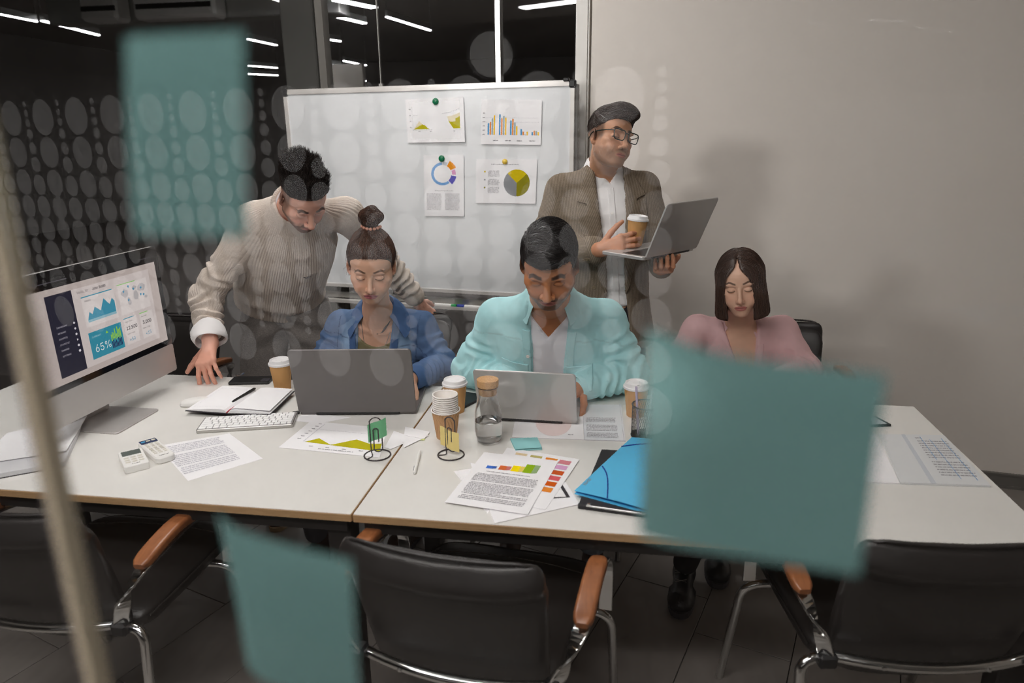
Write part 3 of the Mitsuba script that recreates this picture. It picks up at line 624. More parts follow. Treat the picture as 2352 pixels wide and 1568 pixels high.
# --- note holders
plain('wire', srgb(48, 42, 46), 0.35, 0.5)
bs('note_green', {'type': 'twosided', 'bsdf': {'type': 'principled', 'base_color': srgb(112, 178, 134), 'roughness': 0.8, 'specular': 0.2}})
plain('note_yellow', srgb(232, 212, 140), 0.8, 0.2)
def note_holder(pos, label, note, a0, mirror=1):
    k = thing('note_holder', label, 'note holder', 'wire note holders on the table')
    x, y = pos; R = .037; z = Z0 + .0021
    put('ring', tube([(x + R * math.cos(t), y + R * math.sin(t), z) for t in np.linspace(0, 2 * PI, 49)], .002, 8), 'wire', k, smooth=True)
    d = np.array([math.cos(a0), math.sin(a0), 0]); f = np.array([-d[1], d[0], 0]); o = np.array([x, y, z])
    w1 = [o - d * R * .75 - f * .02, o - d * .014 - f * .004, o - d * .016 + [0, 0, .02], o - d * .016 + [0, 0, .098]] + [o + d * .016 * math.cos(t) + np.array([0, 0, .098 + .016 * math.sin(t)]) for t in np.linspace(PI * .85, 0.1, 8)] + [o + d * .016 + [0, 0, .03]] + [o + d * (.004 + .012 * math.cos(t)) + np.array([0, 0, .022 + .012 * math.sin(t)]) for t in np.linspace(-.3, -PI + .2, 7)] + [o - d * .007 - f * .002 + [0, 0, .034], o - d * .0075 - f * .004 + [0, 0, .072]] + [o - d * .0005 - f * .004 + d * .007 * math.cos(t) + np.array([0, 0, .076 + .007 * math.sin(t)]) for t in np.linspace(PI * .9, .1, 7)] + [o + d * .0065 - f * .004 + [0, 0, .042]]
    put('clip', tube(spline(w1, 150), .0017, 8), 'wire', k, smooth=True)
    return o, d, f
o, d, f = note_holder((-0.6688, 1.7618), 'black wire note holder with the green note', 0, .35)
k = thing('held_note', 'green paper note clipped in a wire holder', 'note')
pp = lambda u, v: o + d * (-.022 + .052 * u) - f * (.0018) + np.array([0, 0, .040 + .054 * v + .018 * u])
put('sheet', sheet(np.array([pp(0, 0), pp(1, 0), pp(1, 1), pp(0, 1)]), 10, 2, lambda u, v: -.003 * np.sin(u * 7), .0003), 'note_green', k, smooth=30)
o, d, f = note_holder((-0.4616, 1.7918), 'black wire note holder with the yellow note', 0, -.35)
k = thing('held_note', 'yellow paper note clipped in a wire holder', 'note')
pp = lambda u, v: o + d * (-.034 + .062 * u) - f * (.0018) + np.array([0, 0, .024 + .058 * v - .012 * u])
put('sheet', sheet(np.array([pp(0, 0), pp(1, 0), pp(1, 1), pp(0, 1)]), 10, 2, lambda u, v: -.003 * np.sin(u * 7 + .5), .0003), 'note_yellow', k, smooth=30)
# --- pen
p0, p1 = np.array([*(-0.5305, 1.6607), Z0 + .0052]), np.array([*(-0.5553, 1.8028), Z0 + .0048]); dd = nrm(p1 - p0); L = float(np.linalg.norm(p1 - p0))
k = thing('pen', 'white ballpoint pen lying near the table joint', 'pen')
put('barrel', tube([p0 + dd * L * s for s in (0, .01, .06, .5, .86, .97, 1)], [.003, .0042, .0048, .0048, .0046, .0022, .0008], 14), 'white_plastic', k, smooth=35)
put('clip', tube([p0 + dd * .008 + [-.004, 0, .0035], p0 + dd * .035 + [-.004, 0, .003]], .0011, 6), 'ink', k)
# --- mouse
k = thing('computer_mouse', 'white computer mouse left of the open notebook', 'mouse')
mx, my = (-1.4192, 2.0714)
u, v = np.meshgrid(np.linspace(0, 2 * PI, 41)[:-1], np.linspace(0, 1, 10), indexing='ij')
rings = [np.stack([.027 * np.sign(np.cos(u[:, 0])) * np.abs(np.cos(u[:, 0])) ** .8 * r, .052 * np.sin(u[:, 0]) * r, u[:, 0] * 0 + z], 1) for r, z in [(.9, 0), (1, .003), (1.0, .006), (.97, .0105), (.9, .0148), (.75, .0185), (.5, .0215), (.25, .0228), (.02, .0232)]]
put('shell', mv(loft(rings), (mx, my, Z0 + .0008), -58), 'white_plastic', k, smooth=True)
put('base', mv(loft([rings[0] * [.98, .98, 0], rings[0] * [.98, .98, 0] + [0, 0, .0012]]), (mx, my, Z0 + .0001), -58), 'aluminium', k)
# --- keyboard
plain('key_white', srgb(240, 240, 240), 0.5, 0.4)
plain('key_bed', srgb(150, 148, 150), 0.4, 0.4)
kb = np.array([(-1.2765, 1.8378), (-0.9991, 1.921), (-1.0651, 2.0443), (-1.3211, 2.0042)])
ax_ = nrm([*(kb[1] - kb[0]), 0]); ay = np.array([-ax_[1], ax_[0], 0]); KL, KD = float(np.linalg.norm(kb[1] - kb[0])), .108
k = thing('keyboard', 'white slim keyboard between the notebook and the text sheet', 'keyboard')
ko = np.array([*kb[0], Z0 + .0004])
put('case', basis(mv(plate(KL, KD, .0115, .006, .0015), (KL / 2, KD / 2, 0)), ko, ax_, ay, (0, 0, 1)), 'aluminium', k)
put('key_bed', basis(mv(plate(KL - .006, KD - .006, .0008, .005, .0002), (KL / 2, KD / 2, .0113)), ko, ax_, ay, (0, 0, 1)), 'key_bed', k)
keys = {}
pu = (KL - .010) / 14.5
for r_ in range(6):
    x = 0.0
    ws = {0: [1.25, 1, 1, 1.25, 5.0, 1.25, 1, 1, 1, .75], 1: [2.2] + [1] * 10 + [2.3], 2: [1.75] + [1] * 11 + [1.75], 3: [1.5] + [1] * 12 + [1], 4: [1] * 13 + [1.5], 5: [1.03] * 14}[r_]
    for w_ in ws:
        kw, kd = w_ * pu - .0028, (.0155 if r_ < 5 else .0085) - .0005
        key = num(k + '__key')
        if (round(kw, 5), kd) not in keys: keys[(round(kw, 5), kd)] = mikit.ply(basis(plate(kw, kd, .0022, .0015, .0004, 2), (0, 0, 0), ax_, ay, (0, 0, 1)), 'key_white')
        p = ko + ax_ * (.005 + (x + w_ / 2) * pu) + ay * (.0045 + .0172 * r_ + kd / 2) + [0, 0, .0121]
        scene[key] = {**keys[(round(kw, 5), kd)], 'to_world': T().translate(p.tolist())}
        x += w_
# --- open notebook
k = thing('notebook', 'open notebook with white ruled pages lying over the keyboard edge', 'notebook')
NZ = Z0 + .0150
L0, L1, S0, S1, R0, R1 = [np.array([*p, 0]) for p in ((-1.398, 1.9753), (-1.4047, 2.2119), (-1.2476, 1.9681), (-1.2491, 2.1775), (-1.1026, 1.9792), (-1.1219, 2.1977))]
cov = lambda A, B, C, D, z, t: sheet(np.array([A, B, C, D]) + [0, 0, z], 2, 2, None, t)
put('cover', cov(L0, S0, S1, L1, Z0 + .0135, .0025), 'ink_dark', k); put('cover', cov(S0, R0, R1, S1, Z0 + .0135, .0025), 'ink_dark', k)
bulge = lambda u, v: .011 * np.sin(np.clip(u, 0, 1) ** .45 * PI * .98) ** .8 * (1 - .25 * u) + .0015
def page_block(A, B, C, D, flip):
    f = (lambda u, v: bulge(1 - u, v)) if flip else bulge
    return sheet(np.array([A, B, C, D]) + [0, 0, NZ + .001], 16, 2, None, .0001), f
ins = lambda A, B, C, D, e: (A + (C - A) * e, B + (D - B) * e, C - (C - A) * e, D - (D - B) * e)
for (A, B, C, D, flip) in ((L0, S0, S1, L1, True), (S0, R0, R1, S1, False)):
    A2, B2, C2, D2 = ins(A, B, C, D, .015)
    f = (lambda u, v: bulge(1 - u, v)) if flip else bulge
    P = np.array([A2, B2, C2, D2]) + [0, 0, NZ + .0012]
    # solid block of pages: bottom flat, top curved
    u = np.linspace(0, 1, 18); hgt = f(u, 0)
    bot = [[(1 - s) * P[0] + s * P[1] for s in u], [(1 - s) * P[3] + s * P[2] for s in u]]
    rings = []
    for s_, h_ in zip(u, hgt):
        a_, b_ = (1 - s_) * P[0] + s_ * P[1], (1 - s_) * P[3] + s_ * P[2]
        rings.append([a_, b_, b_ + [0, 0, h_], a_ + [0, 0, h_]])
    put('pages', loft(rings), 'paper', k)
    pr_ = cat(words(.08 if not flip else .12, .9, .86, 10, .075, .004, 11, False))
    put('print', onto(cat([rect2(.08 + .07 * i, .1, .145 + .07 * i, .103) for i in range(11)] + [rect2(.08 + .07 * i, .88, .145 + .07 * i, .883) for i in range(11)] + [rect2(.1, .12, .104, .86)]), P, .0006, f), 'ink_pale', k)
A2, B2, C2, D2 = ins(S0, R0, R1, S1, .03)
put('loose_page', sheet(np.array([A2, B2, C2, D2]) + [0, 0, NZ + .004], 14, 2, lambda u, v: bulge(u, v) + .004 * u, .0003), 'paper', k, smooth=30)
plain('ribbon_red', srgb(170, 40, 60), 0.7, 0.2)
put('ribbon', tube([S0 + [0, 0, NZ + .004], S0 + nrm(S1 - S0) * .02 + [0, 0, NZ + .006], S0 + nrm(S1 - S0) * .05 + [0, 0, NZ + .005]], .0018, 6), 'ribbon_red', k)
k = thing('pen', 'black pen lying in the fold of the open notebook', 'pen')
p0, p1 = np.array([*(-1.2661, 2.0384), Z0 + .0285]), np.array([*(-1.2562, 2.1723), Z0 + .0285])
put('barrel', tube([p0 + (p1 - p0) * s for s in (0, .02, .1, .5, .95, 1)], [.001, .003, .0042, .0045, .0042, .003], 12), 'black_plastic', k, smooth=35)
put('cap', tube([p0 + (p1 - p0) * s for s in (.62, .64, .94, .955)], [.0044, .0049, .0047, .004], 12), 'black_plastic', k, smooth=35)
# --- phone and a small key ring behind it
ph = np.array([(-1.4155, 2.2571), (-1.2647, 2.2851), (-1.2857, 2.3608), (-1.429, 2.3483)])
a1 = nrm([*(ph[1] - ph[0]), 0]); b1 = np.array([-a1[1], a1[0], 0])
k = thing('phone', 'black mobile phone lying face down at the far table edge', 'phone')
pc = np.array([*ph.mean(0), Z0 + .0003])
put('body', basis(plate(.150, .074, .0095, .010, .0022), pc, a1, b1, (0, 0, 1)), 'black_plastic', k, smooth=30)
put('camera', basis(cat([mv(lathe([(.0001, .0), (.0055, 0), (.0055, .0018), (.0001, .002)], 16), (.055, y, .0095)) for y in (-.02, -.004)] + [mv(plate(.03, .036, .0012, .007, .0004), (.056, -.012, .0092))]), pc, a1, b1, (0, 0, 1)), 'ink_dark', k)
one('key_ring', cat(tube([np.array([*(-1.4296, 2.3686), Z0 + .0035]) + [.010 * math.cos(t), .008 * math.sin(t), 0] for t in np.linspace(0, 2 * PI, 20)], .0028, 8), tube([np.array([*(-1.4246, 2.3692), Z0 + .004]), np.array([*(-1.4175, 2.3856), Z0 + .006])], .0035, 8)), 'chrome', 'small metal ring behind the black phone', 'ring', smooth=30)
# --- black folder tip behind the carafe, and the tip of a tablet by the right note
plain('black_card', srgb(42, 41, 44), 0.6, 0.3)
paper('tablet', [(-0.5022, 2.1465), (-0.4732, 2.2065), (-0.4837, 2.2727), (-0.5297, 2.2845)], 'dark flat tablet just left of the carafe behind the kraft cup', [('screen', rect2(.04, .05, .96, .95), 'black_plastic')], 'tablet', z=Z0 + .0004, t=.008, mat='black_card')
k = paper('tablet', [(0.6348, 2.1201), (0.8313, 2.1655), (0.806, 2.229), (0.6462, 2.216)], 'slim dark tablet whose tip shows at the right of the large blue note', [('screen', rect2(.03, .05, .95, .95), 'ink_ring_grey')], 'tablet', z=Z0 + .0004, t=.007, mat='black_card')
# --- remotes
def remote(c, d, L, W, H, label, round_):
    k = thing('remote_control', label, 'remote control', 'white remote controls')
    a = nrm([*d, 0]); b = np.array([-a[1], a[0], 0]); o = np.array([*c, Z0 + .0004])
    put('body', basis(plate(L, W, H, round_, .003 if round_ > .01 else .0012, 6), o, a, b, (0, 0, 1)), 'white_plastic', k, smooth=25)
    return k, o, a, b
p_ = [np.array(q) for q in ((-1.383, 1.6773), (-1.2741, 1.5676))]
k, o, a, b = remote((p_[0] + p_[1]) / 2, p_[0] - p_[1], .118, .062, .020, 'small white remote control with a grey display', .005)
plain('lcd', srgb(84, 92, 88), 0.3, 0.5); plain('button', srgb(206, 202, 190), 0.6, 0.3)
put('display', basis(plate(.034, .048, .0006, .001, .0001), o + a * .036 + [0, 0, .0201], a, b, (0, 0, 1)), 'lcd', k)
for i in range(3):
    for j in range(3):
        put('button', basis(plate(.008, .013, .0012, .002, .0003), o + a * (.002 - .016 * i) + b * (.017 * (j - 1)) + [0, 0, .0198], a, b, (0, 0, 1)), 'button', k)
put('seam_line', basis(cbox(.1, .063, .0006, .0002), o + a * -.008 + [0, 0, .006], a, b, (0, 0, 1)), 'button', k)
put('print', basis(cbox(.002, .02, .0002, .00005), o - a * .045 + [0, 0, .0201], a, b, (0, 0, 1)), 'ink_dark', k)
p_ = [np.array(q) for q in ((-1.3746, 1.7416), (-1.2413, 1.6417))]
k, o, a, b = remote((p_[0] + p_[1]) / 2, p_[0] - p_[1], .168, .052, .019, 'long white remote control with many keys beside the text sheet', .016)
plain('navy', srgb(40, 52, 84), 0.5, 0.4); plain('button_blue', srgb(70, 150, 190), 0.5, 0.4)
put('key_panel', basis(plate(.030, .046, .0006, .003, .0001), o + a * .060 + [0, 0, .0190], a, b, (0, 0, 1)), 'navy', k)
for j in range(3): put('button', basis(plate(.009, .011, .0014, .002, .0003), o + a * .062 + b * (.014 * (j - 1)) + [0, 0, .0194], a, b, (0, 0, 1)), 'button_blue' if j == 2 else 'button', k)
for i in range(8):
    for j in range(3):
        put('button', basis(plate(.0055, .009, .0012, .0015, .0003), o + a * (.038 - .0115 * i) + b * (.0135 * (j - 1)) + [0, 0, .0189], a, b, (0, 0, 1)), 'button', k)
        if i in (2, 4, 5): put('print', basis(cbox(.0012, .008, .0002, .00005), o + a * (.0435 - .0115 * i) + b * (.0135 * (j - 1)) + [0, 0, .0191], a, b, (0, 0, 1)), 'ink_dark', k)
put('print', basis(cbox(.0025, .026, .0002, .00005), o - a * .066 + [0, 0, .0191], a, b, (0, 0, 1)), 'ink_dark', k)
# --- pencil cup with pencils
plain('mesh_black', srgb(36, 40, 42), 0.4, 0.5)
qx, qy = (0.0874, 2.0003)
k = thing('pencil_cup', 'black wire mesh pencil cup at the left edge of the large blue note', 'pencil cup')
R_ = .043; ws_ = []
for i in range(44):
    for s in (1, -1):
        ws_.append(tube([(qx + R_ * math.cos(t + s * z * 6), qy + R_ * math.sin(t + s * z * 6), Z0 + .003 + z) for t in [i * 2 * PI / 44] for z in np.linspace(0, .095, 9)], .00045, 4, cap=False))
put('mesh_wall', cat(ws_), 'mesh_black', k)
for z in (.002, .099): put('rim', tube([(qx + R_ * math.cos(t), qy + R_ * math.sin(t), Z0 + z) for t in np.linspace(0, 2 * PI, 41)], .0022, 8), 'mesh_black', k, smooth=True)
put('base', mv(lathe([(.001, .0005), (R_, .0005), (R_, .002), (.001, .002)], 36), (qx, qy, Z0)), 'mesh_black', k)
plain('lilac', srgb(186, 170, 196), 0.5, 0.4)
for a0, b0, m_, lb in [((-.022, -.012), (-.034, -.016), 'lilac', 'lilac pencil leaning left in the mesh cup'), ((.002, -.02), (.012, -.03), 'white_plastic', 'white pencil standing in the mesh cup'), ((.015, .01), (.03, .02), 'wire', 'dark pencil leaning right in the mesh cup')]:
    A, B = np.array([qx + a0[0], qy + a0[1], Z0 + .004]), np.array([qx + b0[0], qy + b0[1], Z0 + .160])
    kk = thing('pencil', lb, 'pencil', 'pencils in the mesh cup')
    put('shaft', tube([A + (B - A) * s for s in (0, .06, .98, 1)], [.0008, .0036, .0036, .003], 6), m_, kk); put('lead', tube([A - (B - A) * .002, A + (B - A) * .02], .001, 5), 'ink_dark', kk)
# --- black clip folder and blue elastic folder
k = thing('clip_folder', 'black clip folder with a steel bar, lying under the blue folder', 'folder')
P = np.array([(*p, Z0 + .0004) for p in ((-0.0853, 1.5393), (0.112, 1.5129), (0.1521, 1.8577), (-0.0392, 1.8642))])
put('cover', sheet(P, 2, 2, None, .010), 'black_card', k)
e_ = nrm(P[1] - P[0])
put('spine_roll', tube([P[0] + [0, .004, .006], P[1] + [0, .004, .006]], .0065, 12), 'black_card', k, smooth=40)
put('clip_bar', tube([P[0] + e_ * .02 + [0, -.004, .013], P[0] + e_ * .16 + [0, -.004, .012]], .0026, 10), 'chrome', k, smooth=True)
put('clip_lever', cbox(.008, .006, .006, .001, tuple(P[0] + e_ * .026 + [0, -.003, .016])), 'chrome', k)
plain('folder_blue', srgb(84, 182, 226), 0.35, 0.4); plain('elastic', srgb(28, 60, 140), 0.7, 0.2)
k = thing('elastic_folder', 'sky blue folder with dark blue elastic bands', 'folder')
FP = np.array([(*p, Z0 + .0165) for p in ((-0.0987, 1.5961), (0.136, 1.4966), (0.2267, 1.896), (0.0444, 1.9287))])
fb = lambda u, v: .004 * np.sin(PI * u) + .006 * v
put('back_cover', sheet(FP - [0, .004, .006], 8, 4, lambda u, v: .001 * u, .0012), 'folder_blue', k, smooth=20)
put('front_cover', sheet(FP, 10, 4, fb, .0012), 'folder_blue', k, smooth=20)
S_ = lambda u, v: (1 - u) * (1 - v) * FP[0] + u * (1 - v) * FP[1] + u * v * FP[2] + (1 - u) * v * FP[3] + np.array([0, 0, fb(u, v) + .0024])
put('elastic_band', tube([S_(.02 + .33 * s, .42 - .42 * s + .06 * math.sin(PI * s)) for s in np.linspace(0, 1, 14)], .0016, 6), 'elastic', k)
put('elastic_band', tube([S_(0.0 + .5 * s, .80 + .10 * math.sin(PI * s * .6)) for s in np.linspace(0, 1, 14)], .0016, 6), 'elastic', k)
lg = meshkit.text_mesh('IQHOD', .008, .0003)
lo = S_(.05, .10) - [0, 0, .0012]; lx = nrm(S_(.05, .28) - S_(.05, .10)); lz = nrm(np.cross(FP[1] - FP[0], FP[3] - FP[0])); 
put('logo', basis(lg, lo, lx, np.cross(lz, lx), lz), 'ink', k)

# ---------------------------------------------------------------- sculpting: signed distances and surface nets
V = lambda *a: np.array(a, float)
F4 = np.float32
def vl(a): return np.sqrt(np.einsum('...j,...j->...', a, a))
def smin(a, b, k):
    h = np.maximum(F4(k) - np.abs(a - b), 0); return np.minimum(a, b) - h * h * F4(0.25 / k)
def smax(a, b, k): return -smin(-a, -b, k)
def ell(p, c, r, R=None):
    q = p - np.asarray(c, F4)
    if R is not None: q = q @ np.asarray(R, F4)
    q = q * (1 / np.asarray(r, F4)); k0 = vl(q); q *= 1 / np.asarray(r, F4); k1 = vl(q) + F4(1e-9)
    return k0 * (k0 - 1) / k1
def cone(p, a, b, ra, rb):
    a, b = np.asarray(a, F4), np.asarray(b, F4); ba = b - a; q = p - a; t = np.clip((q @ ba) * F4(1 / max(ba @ ba, 1e-12)), 0, 1)
    return vl(q - t[:, None] * ba) - (F4(ra) + F4(rb - ra) * t)
def chain(p, pts, rad, k=0.012):
    d = None
    for a, b, ra, rb in zip(pts, pts[1:], rad, rad[1:]):
        e = cone(p, a, b, ra, rb); d = e if d is None else smin(d, e, k)
    return d
def sstep(a, b, x):
    t = np.clip((x - a) / (b - a), 0, 1); return t * t * (3 - 2 * t)
def surf(f, lo, hi, h, B=4):
    """triangle mesh of f = 0 (dual contouring by surface nets), evaluated only near the surface"""
    lo = np.asarray(lo, float); n = np.ceil((np.asarray(hi, float) - lo) / (h * B)).astype(int)
    ci = np.stack(np.meshgrid(*[np.arange(k) for k in n], indexing='ij'), -1).reshape(-1, 3)
    dc = f((lo + (ci * B + B / 2) * h).astype(F4))
    near = np.abs(dc) < h * B * 1.12
    N = n * B + 1
    D = np.empty(N, np.float32)
    big = np.where(dc < 0, -1.0, 1.0).astype(np.float32).reshape(n)
    D[:-1, :-1, :-1] = np.repeat(np.repeat(np.repeat(big, B, 0), B, 1), B, 2); D[-1] = 1; D[:, -1] = 1; D[:, :, -1] = 1
    flag = np.zeros(N, bool); nb = np.zeros(len(ci), bool); nb[near] = True; nb = nb.reshape(n)
    fine = np.repeat(np.repeat(np.repeat(nb, B, 0), B, 1), B, 2)
    for a in (0, 1):
        for b in (0, 1):
            for e in (0, 1): flag[a:N[0] - 1 + a, b:N[1] - 1 + b, e:N[2] - 1 + e] |= fine
    flat = np.flatnonzero(flag); idx = np.stack(np.unravel_index(flat, N), -1)
    D.reshape(-1)[flat] = np.concatenate([f((lo + idx[i:i + 60000] * h).astype(F4)) for i in range(0, len(idx), 60000)])
    S = D < 0
    c = [S[a:N[0] - 1 + a, b:N[1] - 1 + b, e:N[2] - 1 + e] for a in (0, 1) for b in (0, 1) for e in (0, 1)]
    tot = sum(x.astype(np.int8) for x in c); act = (tot > 0) & (tot < 8)
    cells = np.argwhere(act); vid = np.full(act.shape, -1, np.int32); vid[act] = np.arange(len(cells))
    cs = np.array([(a, b, e) for a in (0, 1) for b in (0, 1) for e in (0, 1)])
    dv = np.stack([D[tuple((cells + k).T)] for k in cs], 1).astype(float)
    acc, cnt = np.zeros((len(cells), 3)), np.zeros(len(cells))
    for i in range(8):
        for j in range(i + 1, 8):
            if np.abs(cs[i] - cs[j]).sum() != 1: continue
            x = (dv[:, i] < 0) != (dv[:, j] < 0); t = dv[x, i] / (dv[x, i] - dv[x, j])
            acc[x] += cs[i] + t[:, None] * (cs[j] - cs[i]); cnt[x] += 1
    v = lo + (cells + acc / cnt[:, None]) * h
    F = []
    for ax in range(3):
        u, w = [(1, 2), (2, 0), (0, 1)][ax]
        sl0 = [slice(0, N[k] - 1) for k in range(3)]; sl1 = list(sl0); sl1[ax] = slice(1, N[ax])
        for k in (u, w): sl0[k] = slice(1, N[k] - 1); sl1[k] = slice(1, N[k] - 1)
        a, b = S[tuple(sl0)], S[tuple(sl1)]
        e = np.argwhere(a != b); 
        if not len(e): continue
        ins = a[tuple(e.T)]; e = e + np.array([0 if k == ax else 1 for k in range(3)])
        du, dw = np.eye(3, dtype=int)[u], np.eye(3, dtype=int)[w]
        q = np.stack([vid[tuple((e - du - dw).T)], vid[tuple((e - dw).T)], vid[tuple(e.T)], vid[tuple((e - du).T)]], 1)
        q[~ins] = q[~ins][:, ::-1]
        F.append(q)
    q = np.vstack(F); q = q[(q >= 0).all(1)]
    return tm(v, quads(q))
def keep(m, mask):
    """the faces all of whose vertices satisfy the mask"""
    f = m.faces[mask[m.faces].all(1)]; u, inv = np.unique(f, return_inverse=True)
    return tm(m.vertices[u], inv.reshape(-1, 3))
def normals_of(m):
    v, f = m.vertices, m.faces; n = np.zeros_like(v); c = np.cross(v[f[:, 1]] - v[f[:, 0]], v[f[:, 2]] - v[f[:, 0]])
    i = f.ravel()
    for k in range(3): n[:, k] = np.bincount(i, np.repeat(c[:, k], 3), len(v))
    return n / (vl(n)[:, None] + 1e-12)
def patch(m, mask, off, t=0.0012):
    """a piece of cloth that follows mesh m over the masked vertices, raised by off, thickness t, closed round its edge"""
    n = normals_of(m); f = m.faces[mask[m.faces].all(1)]
    u, inv = np.unique(f, return_inverse=True); f = inv.reshape(-1, 3); a = m.vertices[u] + n[u] * off; b = m.vertices[u] + n[u] * (off - t)
    e = np.vstack([f[:, [0, 1]], f[:, [1, 2]], f[:, [2, 0]]]); key = e[:, 0].astype(np.int64) * len(u) + e[:, 1]; rev = e[:, 1].astype(np.int64) * len(u) + e[:, 0]
    bd = e[~np.isin(key, rev)]; k = len(u)
    return tm(np.vstack([a, b]), np.vstack([f, f[:, ::-1] + k, np.stack([bd[:, 1], bd[:, 0], bd[:, 0] + k], 1), np.stack([bd[:, 1], bd[:, 0] + k, bd[:, 1] + k], 1)]))
def fine_patch(m, fn, off, t=.0012, rough=.012, times=2):
    """patch() over the region fn(vertices) > 0 (a signed margin in metres), cut on a locally subdivided mesh so that its outline is clean"""
    k = fn(m.vertices) > -rough; f = m.faces[k[m.faces].all(1)]; u, inv = np.unique(f, return_inverse=True)
    v, f = m.vertices[u], inv.reshape(-1, 3); nv = normals_of(m)[u]
    s = tm(np.hstack([v, nv])[:, :3], f); A = np.hstack([v, nv])
    for _ in range(times):
        e = np.sort(np.vstack([f[:, [0, 1]], f[:, [1, 2]], f[:, [2, 0]]]), 1); ue, ie = np.unique(e, axis=0, return_inverse=True); ie = ie.ravel()
        mid = (A[ue[:, 0]] + A[ue[:, 1]]) / 2; n0 = len(A); A = np.vstack([A, mid]); a, b, c = np.split(ie + n0, 3)
        f = np.vstack([np.stack([f[:, 0], a, c], 1), np.stack([f[:, 1], b, a], 1), np.stack([f[:, 2], c, b], 1), np.stack([a, b, c], 1)])
        keepf = (fn(A[:, :3]) > -rough / (2 ** (_ + 1)))[f].all(1); f = f[keepf]
    return patch(tm(A[:, :3], f), fn(A[:, :3]) > 0, off, t)
class Frame:
    """local axes: x = the person's right, y = forward, z = up. yaw turns the face to +X of the room, pitch bows it, roll tips its crown to +X"""
    def __init__(s, o, yaw=0, pitch=0, roll=0):
        a, b, c = map(math.radians, (yaw, pitch, roll)); f = V(math.sin(a), -math.cos(a), 0); z = V(0, 0, 1)
        y = f * math.cos(b) - z * math.sin(b); u = z * math.cos(b) + f * math.sin(b); x = np.cross(y, u)
        s.y, s.z, s.x = y, u * math.cos(c) - x * math.sin(c), x * math.cos(c) + u * math.sin(c); s.o = np.asarray(o, float); s.M = np.stack([s.x, s.y, s.z], 1)
    @classmethod
    def spine(c, base, top, right):
        """z from base to top, x towards the person's right"""
        s = c(base); s.z = nrm(np.asarray(top) - base); s.x = nrm(np.asarray(right) - s.z * (np.asarray(right) @ s.z)); s.y = np.cross(s.z, s.x); s.M = np.stack([s.x, s.y, s.z], 1); return s
    def to(s, p): return (np.asarray(p, float) - s.o) @ s.M
    def at(s, *q): return s.o + s.M @ np.asarray(q if len(q) == 3 else q[0], float)
    def out(s, P): return s.o + np.asarray(P, float) @ s.M.T
    def mesh(s, m): return tm(s.out(m.vertices), m.faces)

